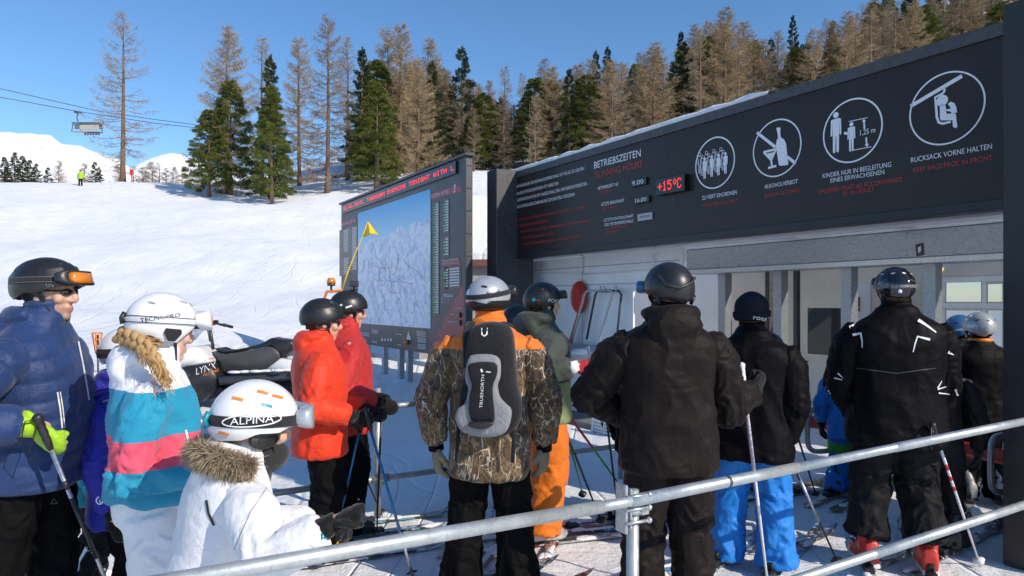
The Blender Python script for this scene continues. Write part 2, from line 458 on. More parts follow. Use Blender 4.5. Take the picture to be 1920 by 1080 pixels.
def needle(V, F, p, d, l, w):
    s = d.cross(rv()).normalized()*w; i = len(V)
    V += [p-d*l*.1, p+d*l*.45+s, p+d*l, p+d*l*.45-s]; F.append((i, i+1, i+2, i+3))
def spruce_mesh(h, seed, spread=.17, start=.06, dens=1.0):
    random.seed(seed); V = []; F = []
    nb = int(135*dens*h/15)
    for i in range(nb):
        f = start+(.99-start)*((i+random.random())/nb)
        az = random.uniform(0, 2*PI); L = h*spread*(1-f)**.85*random.uniform(.6, 1.18)+.22
        d = Vector((math.cos(az), math.sin(az), 0)); base = Vector((0, 0, f*h-.3)); droop = -.45*(1-f)+.25*f
        for q in range(int((30+L*52)*dens)):
            s = random.uniform(.08, 1)**.7
            p = base+d*L*s+Vector((0, 0, L*(droop*s+.18*s*s)))
            side = d.cross(Vector((0, 0, 1)))*random.uniform(-1, 1)*(.10+.30*L*(1-s)*.6)
            p = p+side+Vector((0, 0, random.uniform(-.22, .06)))
            dr = (d*random.uniform(.2, 1)+side*1.3+Vector((0, 0, random.uniform(-.8, .25)))+rv()*.35).normalized()
            needle(V, F, p, dr, random.uniform(.17, .36), random.uniform(.028, .055))
    for q in range(40):
        needle(V, F, Vector((0, 0, h*random.uniform(.93, 1)-.3)), (rv()*.5+Vector((0, 0, .8))).normalized(), .35, .04)
    return crown_from(V, F, [M['spruce']])
def pine_mesh(h, seed, spread=.15, dens=1.0):
    random.seed(seed); V = []; F = []
    nb = int(215*dens*h/13)
    for i in range(nb):
        f = .07+.92*((i+random.random())/nb)
        prof = (min(1, (f+.05)/.22)**.5)*(max(0, 1-f)**.62)
        az = random.uniform(0, 2*PI); L = h*spread*1.25*prof*random.uniform(.72, 1.15)+.15
        d = Vector((math.cos(az), math.sin(az), 0)); c = Vector((0, 0, f*h-.25))+d*L+Vector((0, 0, .10*L))
        R = random.uniform(.34, .62)*(.6+.4*prof)
        for q in range(int(190*dens)):
            o = rv(); o.z = abs(o.z)*.9-.25
            p = c+Vector((o.x*R, o.y*R, o.z*R*1.25))*random.uniform(.35, 1)-d*random.uniform(0, L*.55)*(q % 3 == 0)
            dr = (o*.8+d*.4+Vector((0, 0, .75))+rv()*.4).normalized()
            needle(V, F, p, dr, random.uniform(.13, .27), random.uniform(.024, .045))
    return crown_from(V, F, [M['pine']])

KIND = {}
def kinds():
    L = []
    for i, (sp, de, st) in enumerate(((.25, 1.05, .10), (.22, 1.4, .10), (.25, 1.65, .08), (.20, 1.2, .14), (.29, 1.9, .05))):
        tm, _ = trunk_mesh(18, .27, 50+i); L.append((tm, larch_mesh(18, 90+i, de, sp, st), 18))
    KIND['larch'] = L
    KIND['spruce'] = [(trunk_mesh(15, .22, 60+i)[0], spruce_mesh(15, 30+i, s), 15) for i, s in enumerate((.20, .23, .17))]
    KIND['pine'] = [(trunk_mesh(13, .24, 70+i)[0], pine_mesh(13, 20+i, s), 13) for i, s in enumerate((.16, .20, .18))]
kinds()
NAMES = {'larch': 'larch_tree', 'spruce': 'spruce_tree', 'pine': 'pine_tree'}
def tree(kind, var, x, y, h, label, group, wide=1.0, z=None):
    tm, cm, h0 = KIND[kind][var]
    s = h/h0
    r = thing(NAMES[kind], label, 'tree', (x, y, (gz(x, y) if z is None else z)), random.uniform(0, 2*PI), group)
    r.scale = (s*wide, s*wide, s)
    for nm, me in (('trunk', tm), ('crown', cm)):
        o = bpy.data.objects.new(nm, me); C.objects.link(o); o.parent = r
    return r
def tree_px(kind, var, px, ytop, D, label, group='trees on the snow slope', wide=1.0):
    """tree of the height that puts its top at photo row ytop"""
    x = (px-CX)/FPX*D; z0 = gz(x, D); ztop = CAMZ+(HY-ytop)/FPX*D
    return tree(kind, var, x, D, ztop-z0, label, group, wide)
random.seed(11)
TL = [
 ('larch', 0, 230, 20, 80, 'tall bare larch standing alone beside the chairlift chair', 1.0),
 ('larch', 4, 428, 50, 74, 'tall bare larch growing through the green pines left of the narrow sunlit pine', .95),
 ('pine', 1, 392, 205, 71, 'broad low green pine at the foot of the tall bare larch', 1.1),
 ('pine', 1, 432, 148, 73, 'dark green pine hidden inside the bare larch at the left edge of the wood', .95),
 ('pine', 0, 510, 160, 65, 'narrow sunlit green pine standing in front of the wood on open snow', .85),
 ('spruce', 2, 508, 100, 70, 'thin dark pointed spruce right behind the narrow sunlit pine', 1.0),
 ('larch', 3, 492, 66, 82, 'slim grey larch top rising behind the thin dark spruce', .9),
 ('larch', 2, 562, 70, 80, 'bare brown larch between the narrow pine and the larch with the thick red trunk', .9),
 ('larch', 1, 614, 28, 71, 'very tall bare larch with thick reddish trunk on open snow', .95),
 ('larch', 3, 650, 68, 84, 'grey larch top just left of the tallest dark spruce by the map board', .95),
 ('spruce', 0, 680, 84, 78, 'tall dark pointed spruce above the left end of the map board', .95),
 ('pine', 0, 706, 150, 71, 'wide green pine with low branches behind the left end of the map board', 1.15),
 ('larch', 2, 724, 52, 86, 'pale larch top right of the tall dark spruce above the map board', .9),
 ('larch', 4, 752, 44, 84, 'broad brown larch above the middle of the map board', .95),
 ('larch', 2, 806, 72, 90, 'round topped brown larch above the red light display', 1.1),
 ('larch', 4, 782, 110, 73, 'brown larch with bare lower trunk close behind the map board', 1.0),
 ('spruce', 1, 810, 112, 84, 'olive spruce half hidden in larches above the red light display', .9),
 ('spruce', 1, 866, 84, 86, 'wide dark spruce standing out against the sky right of the map board', 1.0),
 ('larch', 1, 888, 200, 80, 'young larch in front of the wide dark spruce', .9),
 ('larch', 2, 918, 150, 96, 'brown larch in the dip of the wood between map board and banner', 1.0),
 ('spruce', 2, 938, 180, 86, 'dark spruce low in the dip of the wood right of the map board', 1.2),
 ('larch', 3, 946, 122, 100, 'thin larch top in the dip of the wood against the sky', .9),
 ('larch', 3, 980, 136, 104, 'thinnest bare larch in the dip of the wood', .8),
 ('larch', 3, 1003, 176, 78, 'pale young larch standing in the open left of the banner top', 1.0),
 ('pine', 1, 1033, 152, 90, 'round green pine crown behind the pale young larch', 1.2),
 ('larch', 1, 1020, 108, 104, 'bare larch against the sky left of the big green pine over the banner', .95),
 ('pine', 2, 1098, 140, 86, 'big dark green pine above the left end of the banner snow', 1.5),
 ('spruce', 2, 1118, 92, 112, 'leftmost dark spruce top on the skyline above the banner', .9),
 ('spruce', 2, 1140, 84, 114, 'second dark spruce top on the skyline above the banner', .9),
 ('spruce', 2, 1277, 56, 104, 'slim dark spruce top poking up left of the big golden larch', .8),
 ('larch', 4, 1302, 46, 102, 'rounded larch beside the slim dark spruce on the skyline', 1.0),
 ('larch', 4, 1360, 14, 100, 'largest golden brown larch above the banner', 1.15),
 ('larch', 2, 1396, 40, 98, 'golden larch leaning against the right of the largest larch above the banner', 1.2),
 ('spruce', 2, 1487, 26, 112, 'tiny dark spruce top between larches above the bottle sign', .8),
 ('pine', 2, 1562, 78, 84, 'bright green bushy pine just above the banner edge', 1.15),
 ('spruce', 1, 1562, 36, 106, 'dark green conifer behind the bright bushy pine over the banner', .9),
 ('larch', 4, 1640, -6, 110, 'tall brown larch at the top right in front of the snowy ridge', 1.1),
]
for kd, va, px, yt, D, lab, wd in TL: tree_px(kd, va, px, yt, D, lab, 'trees on the snow slope', wd)
# the dense wood behind: each tree its own, too alike to tell apart
random.seed(5)
def skyline(px):
    return np.interp(px, [560, 700, 800, 870, 930, 980, 1020, 1120, 1200, 1290, 1360, 1420, 1500, 1560, 1620, 1700, 1900], [105, 85, 90, 140, 165, 165, 120, 100, 90, 55, 25, 50, 50, 30, 5, -25, -60])
for i in range(150):
    px = 690+i/149*1230+random.uniform(-9, 9); D = random.choice((90, 98, 108, 120, 134, 150))+random.uniform(-4, 4)
    if i % 3 == 0: D = random.uniform(82, 92)
    x = (px-CX)/FPX*D; z0 = gz(x, D)
    kd = random.choices(('larch', 'spruce', 'pine'), (.74, .15, .11))[0]
    h = random.uniform(13, 19) if kd == 'larch' else random.uniform(9.5, 14.5)
    lim = CAMZ+(HY-(skyline(px)+random.uniform(0, 45)))/FPX*D
    h = max(7.0, min(h, lim-z0))
    lab = {'larch': 'bare brown larch in the dense wood on the hillside', 'spruce': 'dark spruce among the larches of the hillside wood', 'pine': 'green pine among the larches of the hillside wood'}[kd]
    tree(kd, random.randrange(len(KIND[kd])), x, D, h, lab, {'larch': 'larches of the hillside wood', 'spruce': 'spruces of the hillside wood', 'pine': 'pines of the hillside wood'}[kd], random.uniform(1.0, 1.35))
# small trees beyond the crest of the piste on the left
for k, (kd, px, yt, D) in enumerate((('spruce', 8, 292, 112), ('spruce', 28, 283, 110), ('spruce', 42, 290, 113), ('spruce', 56, 298, 110), ('spruce', 68, 305, 112), ('spruce', 90, 312, 116), ('larch', 110, 300, 118),
      ('larch', 158, 306, 118), ('spruce', 178, 302, 112), ('spruce', 186, 312, 110), ('larch', 222, 306, 120), ('spruce', 12, 312, 108))):
    tree_px(kd, 1 if kd == 'spruce' else 2, px, yt, D, 'small dark spruce beyond the crest of the piste' if kd == 'spruce' else 'small bare larch beyond the crest of the piste', 'small spruces beyond the crest' if kd == 'spruce' else 'small larches beyond the crest', 1.25)
for k, px in enumerate((250, 268, 284, 298, 312, 326, 342)):
    tree_px('larch', k % 3, px, 312+random.uniform(-10, 6), 150, 'small brown larch on the far snow ridge right of the lone larch', 'small larches on the far ridge', 1.6)

# ================================================================= station: frame of reference along the banner
O0 = Vector((3.47, 4.93, 0)); DU = Vector((-.517, .856, 0)).normalized(); NN = Vector((-.856, -.517, 0)).normalized()
def W(u, p, z): return O0+DU*u+NN*p+Vector((0, 0, z))
def hit(px, py, p):
    """(u, z) where the photo pixel's ray meets the plane at offset p parallel to the banner"""
    d = ray(px, py); o = O0+NN*p
    t = (o-CAMP).dot(NN)/d.dot(NN); q = CAMP+d*t
    return (q-o).dot(DU), q.z
def U_(px, p): return hit(px, 600, p)[0]
WM = Matrix(((DU.x, NN.x, 0, O0.x), (DU.y, NN.y, 0, O0.y), (0, 0, 1, 0), (0, 0, 0, 1)))   # (u, p, z) -> world
def root_at(name, label, cat, u, p, z=0, group=None):
    return thing(name, label, cat, W(u, p, z), 0, group)
def B(mb, name, mat, root):
    """build world-coordinate shapes as a part of root"""
    inv = mat_of(root).inverted()
    mb.v = [tuple(inv @ Vector(v)) for v in mb.v]
    return mb.build(name, mat, root)
def slab(mb, u0, u1, p0, p1, z0, z1, bev=0.0, mi=0):
    return mb.box(((u0+u1)/2, (p0+p1)/2, (z0+z1)/2), (abs(u1-u0), abs(p1-p0), abs(z1-z0)), WM, mi, None, bev)

# ---- lettering
_tc = {}
def text_geo(s):
    if s in _tc: return _tc[s]
    cu = bpy.data.curves.new('t', 'FONT'); cu.body = s; cu.size = 1.0; cu.resolution_u = 3
    o = bpy.data.objects.new('t', cu); C.objects.link(o)
    dg = bpy.context.evaluated_depsgraph_get(); dg.update()
    me = bpy.data.meshes.new_from_object(o.evaluated_get(dg))
    V = [(v.co.x, v.co.y) for v in me.vertices]; F = [tuple(p.vertices) for p in me.polygons]
    bpy.data.objects.remove(o); bpy.data.curves.remove(cu); bpy.data.meshes.remove(me)
    _tc[s] = (V, F); return _tc[s]
_cap = max(v[1] for v in text_geo('H')[0])
def text_uv(s):
    V, F = text_geo(s)
    x0 = min(v[0] for v in V); x1 = max(v[0] for v in V)
    return [((v[0]-x0)/(x1-x0), v[1]/_cap) for v in V], F
def plane_text(mb, s, a, b, cap, p, mi=0):
    """text whose baseline runs from photo pixel a to b (cap height in photo pixels at its middle)"""
    V, F = text_uv(s); ua, za = hit(a[0], a[1], p); ub, zb = hit(b[0], b[1], p)
    um, zm = (ua+ub)/2, (za+zb)/2
    h = hit(*px_of(W(um, p, zm), 0, -cap), p)[1]-zm
    mb.add([W(ua+(ub-ua)*x, p, zm+h*y) for x, y in V], F, mi, None, False)
def px_of(q, dx=0, dy=0):
    return (CX+FPX*q.x/q.y+dx, HY-FPX*(q.z-CAMZ)/q.y+dy)
def poly_px(mb, pts, p, mi=0):
    P = [W(hit(x, y, p)[0], p, hit(x, y, p)[1]) for x, y in pts]
    mb.add(P, [tuple(range(len(P)))], mi, None, False)
def ribbon_px(mb, pts, wd, p, mi=0, closed=False):
    q = [Vector(hit(x, y, p)) for x, y in pts]; ribbon_uz(mb, q, wd, p, mi, closed)
def ribbon_uz(mb, q, wd, p, mi=0, closed=False):
    n = len(q); L = []; R = []
    for i in range(n):
        a = q[(i-1) % n] if closed or i > 0 else q[i]; b = q[(i+1) % n] if closed or i < n-1 else q[i]
        d = (b-a).normalized(); s = Vector((-d.y, d.x))*wd/2; L.append(q[i]+s); R.append(q[i]-s)
    vs = [W(v.x, p, v.y) for v in L]+[W(v.x, p, v.y) for v in R]
    mb.add(vs, [(i, (i+1) % n, n+(i+1) % n, n+i) for i in range(n if closed else n-1)], mi, None, False)
def disc_uz(mb, c, r, p, mi=0, n=28, rz=None):
    rz = rz or r
    P = [W(c[0]+r*math.cos(2*PI*k/n), p, c[1]+rz*math.sin(2*PI*k/n)) for k in range(n)]; mb.add(P, [tuple(range(n))], mi, None, False)

# LED dot matrix
DOT = {'0': '0E 11 13 15 19 11 0E', '1': '04 0C 04 04 04 04 0E', '2': '0E 11 01 02 04 08 1F', '5': '1F 10 1E 01 01 11 0E', '.': '00 00 00 00 00 0C 0C',
 'T': '1F 04 04 04 04 04 04', 'O': '0E 11 11 11 11 11 0E', 'B': '1E 11 11 1E 11 11 1E', 'G': '0E 11 10 17 11 11 0F', 'A': '0E 11 11 1F 11 11 11', 'N': '11 19 15 13 11 11 11',
 'E': '1F 10 10 1E 10 10 1F', 'V': '11 11 11 11 11 0A 04', 'I': '0E 04 04 04 04 04 0E', 'H': '11 11 11 1F 11 11 11', 'W': '11 11 11 15 15 1B 11', 'L': '10 10 10 10 10 10 1F',
 '+': '00 04 04 1F 04 04 00', 'o': '06 09 09 06 00 00 00', 'C': '0E 11 10 10 10 11 0E', ' ': '00 00 00 00 00 00 00'}
def led_text(mb, s, u0, u1, z0, z1, p):
    cols = len(s)*6-1; du = (u1-u0)/cols; dz = (z1-z0)/7
    for i, ch in enumerate(s):
        for r, hx in enumerate(DOT[ch].split()):
            for k in range(5):
                if int(hx, 16) >> (4-k) & 1:
                    a = u0+(i*6+k)*du; b = z1-(r+1)*dz
                    e = .08
                    mb.add([W(a+du*e, p, b+dz*e), W(a+du*(1-e), p, b+dz*e), W(a+du*(1-e), p, b+dz*(1-e)), W(a+du*e, p, b+dz*(1-e))], [(0, 1, 2, 3)], 0, None, False)

t = NT('banner_print'); co = t.coord(); f = t.noise(co, 2.2, 4, .6); g = t.noise(co, 60, 2)
t.col(t.ramp(f, [(.3, (.023, .0175, .016)), (.7, (.031, .024, .022))]))
t.l(t.ramp(f, [(.2, .30), (.8, .42)]), t.b.inputs['Roughness']); t.set(Specular_IOR_Level=.28); t.bump(f, .03, .05); M['banner'] = t.m
M['board_grey'] = simple('board_grey', (.036, .037, .043), .4, 0, 3, .1)
M['board_red'] = simple('board_red', (.30, .045, .055), .45, 0, 6, .08)
M['list_white'] = simple('list_white', (.55, .57, .60), .5, 0, 40, .1)
M['led_black'] = simple('display_black', (.010, .008, .009), .25, 0, 30, .2)
M['zinc_dark'] = simple('dark_zinc', (.075, .075, .078), .5, .4, 18, .25)
M['col_black'] = simple('column_black', (.014, .015, .019), .5, 0, 6, .2)

# ---------------------------------------------------------------- info banner over the queue
bu0, bu1 = U_(1880, 0), U_(936, 0)
bz0 = hit(1880, 388, 0)[1]; bz1 = hit(1880, 45, 0)[1]
ban = root_at('info_banner', 'long black information banner with white pictograms on two dark columns over the queue', 'banner', (bu0+bu1)/2, 0)
buc = U_(1880, .62)                                   # inner face of the right column
cl0, cl1 = U_(931, .36), U_(913, .36)                  # thickness of the left column
mb = MB(); slab(mb, buc+.01, cl0-.01, -.16, 0, bz0, bz1); B(mb, 'panel', M['banner'], ban)
mb = MB(); slab(mb, buc+.01, cl0-.01, -.18, .022, bz1-.085, bz1+.012, .004); B(mb, 'top_rail', M['zinc_dark'], ban)
mb = MB(); slab(mb, buc+.01, cl0-.01, -.17, .014, bz0-.012, bz0+.06, .004); B(mb, 'bottom_rail', M['col_black'], ban)
# end columns: slabs at right angles to the panel
pbk = .36
while px_of(W(cl0, pbk, 1))[0] < 1000: pbk -= .01
mb = MB(); slab(mb, cl0, cl1, pbk, .36, 0, bz1+.03, .006); B(mb, 'column', M['zinc_dark'], ban)
mb = MB(); slab(mb, buc-.25, buc, -.40, .62, 0, hit(1880, 10, .62)[1], .006); B(mb, 'column', M['col_black'], ban)
mb = MB()
for k in range(22):          # lumpy strip of snow on the top rail
    a = bu0+2.0+(bu1-bu0-2.2)*k/21; hgt = .04+.035*abs(math.sin(k*1.7))
    if k < 21:
        b = bu0+2.0+(bu1-bu0-2.2)*(k+1)/21; h2 = .04+.035*abs(math.sin((k+1)*1.7))
        z = bz1+.012
        mb.add([W(a, .01, z), W(a, -.17, z), W(a, -.15, z+hgt), W(a, -.02, z+hgt), W(b, .01, z), W(b, -.17, z), W(b, -.15, z+h2), W(b, -.02, z+h2)],
               [(0, 3, 7, 4), (3, 2, 6, 7), (2, 1, 5, 6), (0, 4, 5, 1)], 0, None, True)
B(mb, 'snow_cap', M['snow'], ban)
mb = MB()
for px in (1243, 1262):
    for y in (300, 375): disc_uz(mb, hit(px, y, .003), .012, .003)
ribbon_px(mb, [(1243, 258), (1274, 432)], .006, .003)
B(mb, 'panel_joint', M['dark_steel'], ban)
def z7(x, y): return (900+x/3.1767, 180+y/3.1767)
def z8(x, y): return (1280+x/3.0, 60+y/3.0)
PB = .004
def letters(name, items, mat, zz):
    for s, a, b, cap in items: mb = MB(); plane_text(mb, s, zz(*a), zz(*b), cap, PB); B(mb, name, mat, ban)
letters('rule_text', [('\u25b8 DEN ANWEISUNGEN DES BEDIENUNGSPERSONALS IST FOLGE ZU LEISTEN'.replace('\u25b8', '>'), (181, 560), (620, 439), 5.6),
    ('> UNBEAUFSICHTIGTES EINSTEIGEN IST VERBOTEN', (187, 600), (467, 527), 5.6), ('> BERGBEFÖRDERUNG NUR MIT ANGESCHNALLTEN WINTERSPORTGERÄTEN', (195, 640), (635, 527), 5.8), ('> NACH ÖFFNEN DER SCHRANKE BIS ZUM EINSTIEG VORGEHEN', (203, 676), (563, 593), 5.8)], M['banner_white'], z7)
letters('rule_text', [('> INSTRUCTIONS OF THE LIFT STAFF MUST BE FOLLOWED AT ALL TIMES', (220, 747), (625, 668), 4.6), ('> BOARDING ONLY UNDER SUPERVISION', (230, 784), (406, 748), 4.6),
    ('> BOARDING OF THE LIFT ONLY WITH BUCKLED UP WINTER EQUIPMENT', (236, 822), (656, 745), 4.6), ('> WAIT UNTIL BARRIER IS OPENED', (245, 858), (442, 823), 4.6), ('> AFTER THE BARRIER PROCEED TO THE ENTRANCE', (250, 893), (600, 843), 4.6)], M['banner_red'], z7)
letters('heading', [('BETRIEBSZEITEN', (680, 432), (957, 360), 13)], M['banner_white'], z7)
letters('heading', [('RUNNING HOURS', (690, 489), (968, 421), 12)], M['banner_red'], z7)
letters('time_text', [('BETRIEBSZEIT AB', (703, 558), (823, 533), 5.6), ('LETZTE BERGFAHRT', (722, 656), (859, 629), 5.8), ('LETZTE KONTROLLFAHRT', (738, 750), (914, 720), 5.4), ('DES PISTENPERSONALS', (743, 777), (914, 750), 5.4)], M['banner_white'], z7)
letters('time_text', [('RUNNING', (708, 583), (783, 569), 5), ('LAST RUN UP', (727, 681), (817, 664), 5), ('LAST CONTROL OF', (750, 800), (875, 777), 4.6), ('SKIPATROL', (752, 824), (826, 810), 4.6)], M['banner_red'], z7)
letters('pictogram_caption', [('ZU VIERT EINORDNEN', (1322, 618), (1530, 585), 7.2)], M['banner_white'], z7)
letters('pictogram_caption', [('FOUR PERSONS ONLY', (1330, 665), (1538, 633), 7)], M['banner_red'], z7)
letters('pictogram_caption', [('ALKOHOLVERBOT', (460, 881), (648, 851), 7.6)], M['banner_white'], z8)
letters('pictogram_caption', [('BAN OF ALCOHOL', (465, 931), (659, 900), 7.2)], M['banner_red'], z8)
letters('pictogram_caption', [('KINDER NUR IN BEGLEITUNG', (788, 823), (1173, 757), 8.6), ('EINES ERWACHSENEN', (832, 849), (1134, 798), 8.4)], M['banner_white'], z8)
letters('pictogram_caption', [('CHILDREN MUST BE ACCOMPANIED', (760, 914), (1238, 836), 8), ('BY AN ADULT', (903, 922), (1079, 894), 8)], M['banner_red'], z8)
letters('pictogram_caption', [('RUCKSACK VORNE HALTEN', (1284, 735), (1740, 656), 9.6)], M['banner_white'], z8)
letters('pictogram_caption', [('KEEP BACKPACK IN FRONT', (1297, 791), (1744, 718), 9)], M['banner_red'], z8)
def ring(mb, zz, c, ry, wpx):
    cu, cz = hit(*zz(*c), PB); r = abs(hit(*zz(c[0], c[1]-ry), PB)[1]-cz)
    n = 72; wd = r*wpx
    ribbon_uz(mb, [Vector((cu+(r-wd/2)*math.cos(2*PI*k/n), cz+(r-wd/2)*math.sin(2*PI*k/n))) for k in range(n)], wd, PB, 0, True)
def man(mb, hx, hy, r, sx, z, zz, outline=False, p=PB):
    """standing pictogram figure: head centre (hx, hy) in zoomed pixels, head radius r, height scale"""
    cu, cz = hit(*zz(hx, hy), p); rr = abs(hit(*zz(hx, hy-r), p)[1]-cz); k = rr
    pl = [(-1.9, -1.5), (-1.3, -1.25), (1.3, -1.25), (1.9, -1.5), (2.05, -6.6), (1.6, -6.9), (1.35, -6.4), (1.25, -3.0), (1.2, -3.0), (1.15, -12.2), (.65, -12.6), (.2, -12.2), (.1, -7), (-.1, -7), (-.2, -12.2), (-.65, -12.6), (-1.15, -12.2), (-1.2, -3), (-1.25, -3), (-1.35, -6.4), (-1.6, -6.9), (-2.05, -6.6)]
    q = [Vector((cu-x*k*sx, cz+y*k)) for x, y in pl]; n = 24
    if outline:
        ribbon_uz(mb, q, k*.28, p, 0, True)
        ribbon_uz(mb, [Vector((cu+k*math.cos(2*PI*a/n), cz+k*math.sin(2*PI*a/n))) for a in range(n)], k*.3, p, 0, True)
    else:
        for a, b in ((0, 11), (11, 22)):
            pass
        mb.add([W(v.x, p, v.y) for v in q], [tuple(range(22))], 0, None, False)
        disc_uz(mb, (cu, cz), k, p)
mb = MB(); ring(mb, z7, (1397, 398), 154, .055)
for i, (x, y) in enumerate(((1308, 348), (1348, 338), (1392, 327), (1434, 316))):
    man(mb, x, y, 9, .8, 1, z7, True); man(mb, x+14, y+14, 9, .8, 1, z7, True)
for x, y in ((1338, 375), (1380, 363), (1420, 354), (1462, 344)): man(mb, x, y, 9.5, .85, 1, z7, False, PB+.003)
B(mb, 'four_persons_pictogram', M['banner_white'], ban)
mb = MB(); ring(mb, z8, (527, 653), 162, .05)
cu = Vector(hit(*z8(418, 566), PB)); cv = Vector(hit(*z8(636, 740), PB))
ribbon_uz(mb, [cu, Vector(hit(*z8(522, 648), PB))], .028, PB); ribbon_uz(mb, [Vector(hit(*z8(588, 702), PB)), cv], .028, PB)
pts = [(527, 545), (529, 538), (548, 536), (551, 545), (549, 560), (552, 592), (572, 606), (582, 630), (594, 740), (590, 748), (548, 753), (541, 748), (524, 640), (528, 612), (536, 598), (533, 565)]
poly_px(mb, [z8(*q) for q in pts], PB)
for a, b, wd in (((455, 676), (526, 659), .022), ((455, 676), (495, 718), .02), ((526, 659), (500, 718), .02), ((497, 712), (503, 760), .02), ((481, 765), (527, 753), .022), ((468, 692), (514, 682), .02)):
    ribbon_uz(mb, [Vector(hit(*z8(*a), PB)), Vector(hit(*z8(*b), PB))], wd, PB)
poly_px(mb, [z8(*q) for q in ((470, 692), (514, 682), (500, 716), (494, 716))], PB+.002)
B(mb, 'no_alcohol_pictogram', M['banner_white'], ban)
mb = MB(); ring(mb, z8, (951, 555), 180, .05)
man(mb, 862, 467, 17, .95, 1, z8); man(mb, 949, 519, 12.2, .95, 1, z8)
for a, b, wd in (((908, 568), (934, 572), .022), ((934, 504), (1041, 481), .006), ((950, 667), (1062, 645), .006), ((1020, 496), (1022, 545), .014), ((1032, 592), (1036, 640), .014)):
    ribbon_uz(mb, [Vector(hit(*z8(*a), PB)), Vector(hit(*z8(*b), PB))], wd, PB)
poly_px(mb, [z8(*q) for q in ((1008, 506), (1019, 488), (1031, 500))], PB+.002); poly_px(mb, [z8(*q) for q in ((1024, 634), (1048, 628), (1038, 648))], PB+.002)
plane_text(mb, '1,25 m', z8(998, 580), z8(1083, 566), 10, PB)
B(mb, 'child_height_pictogram', M['banner_white'], ban)
mb = MB(); ring(mb, z8, (1480, 430), 204, .045)
def rb(pts, wd): ribbon_uz(mb, [Vector(hit(*z8(*q), PB)) for q in pts], wd, PB)
rb([(1281, 418), (1572, 247)], .03); rb([(1470, 312), (1473, 332), (1462, 346), (1420, 368), (1424, 400), (1430, 480), (1440, 508), (1462, 516), (1508, 505)], .018)
disc_uz(mb, hit(*z8(1460, 386), PB), .042, PB)
poly_px(mb, [z8(*q) for q in ((1446, 412), (1462, 404), (1478, 412), (1484, 460), (1536, 458), (1545, 534), (1532, 541), (1520, 532), (1518, 496), (1456, 498), (1448, 490))], PB)
poly_px(mb, [z8(*q) for q in ((1492, 404), (1508, 392), (1530, 400), (1540, 425), (1544, 452), (1512, 458), (1508, 448), (1484, 444), (1482, 434), (1508, 432), (1502, 418))], PB+.002)
B(mb, 'chairlift_pictogram', M['banner_white'], ban)
# clock windows, card and temperature display, each a box on the panel
def px_box(mb, quad, zz, p0, p1):
    q = [hit(*zz(*c), p1) for c in quad]; us = [a[0] for a in q]; zs = [a[1] for a in q]
    u0, u1 = (us[0]+us[3])/2, (us[1]+us[2])/2; z1 = (zs[0]+zs[1])/2; z0 = (zs[2]+zs[3])/2
    slab(mb, u0, u1, p0, p1, z0, z1, .004); return u0, u1, z0, z1
for txt, quad in (('9.00', ((897, 505), (988, 480), (991, 522), (900, 546))), ('16.00', ((917, 611), (1004, 588), (1007, 628), (920, 646)))):
    mb = MB(); u0, u1, a, b = px_box(mb, quad, z7, 0, .03); o = B(mb, 'time_window', M['led_black'], ban)
    mb = MB(); V, F = text_uv(txt); w_ = .74*(u1-u0); s_ = u0+.10*(u1-u0); mb.add([W(s_+w_*x, .034, a+(b-a)*(.2+.6*y)) for x, y in V], F, 0, None, False)
    q = B(mb, 'numerals', M['white_paint'], ban); q.parent = o
mb = MB(); px_box(mb, ((936, 705), (1022, 690), (1024, 732), (938, 748)), z7, 0, .02); o = B(mb, 'card_holder', simple('card', (.42, .43, .44), .4, 0, 60, .25), ban)
mb = MB(); plane_text(mb, '09/1954', z7(950, 730), z7(1010, 718), 4, .024); B(mb, 'numerals', M['dark_steel'], ban).parent = o
mb = MB(); u0, u1, a, b = px_box(mb, ((1038, 502), (1210, 460), (1224, 556), (1054, 596)), z7, 0, .07); tdisp = B(mb, 'temperature_display', M['led_black'], ban)
mb = MB(); du = u1-u0; led_text(mb, '+15oC', u0+du*.09, u1-du*.09, a+.2*(b-a), b-.2*(b-a), .074); B(mb, 'lit_numerals', M['led'], ban).parent = tdisp
mb = MB(); mb.tube([W(u0+du*.2, .02, a), W(u0+du*.2, -.02, a-.05)], .01, 6)
# ---------------------------------------------------------------- piste map board
PS = .85
su0, su1 = U_(872, PS), U_(640, PS)
sz1 = hit(872, 292, PS)[1]; sz0 = hit(872, 674, PS)[1]
brd = root_at('map_board', 'large grey piste map board with red light display and lift lists on posts', 'map board', (su0+su1)/2, PS, .1)
mb = MB(); slab(mb, su0+.02, su1, PS-.10, PS, sz0, sz1-.01); B(mb, 'panel', M['board_grey'], brd)
mb = MB(); slab(mb, su0-.05, su0+.018, PS-.10, PS+.012, sz0, sz1, .004)
for k in range(9):
    for q in (-.02, -.07): mb.ball(W(su0-.05, PS+q, sz1-.15-k*.33), .014, None, 0, 8, 5)
B(mb, 'edge_post', M['zinc_dark'], brd)
mb = MB(); slab(mb, su0-.1, su1+.02, PS-.12, PS+.05, sz1-.012, sz1+.03, .005); B(mb, 'hood', M['board_grey'], brd)
def z6(x, y): return (620+x/2.6357, 270+y/2.6341)
def zq(mb, quad, p, mi=0): poly_px(mb, [z6(*q) for q in quad], p, mi)
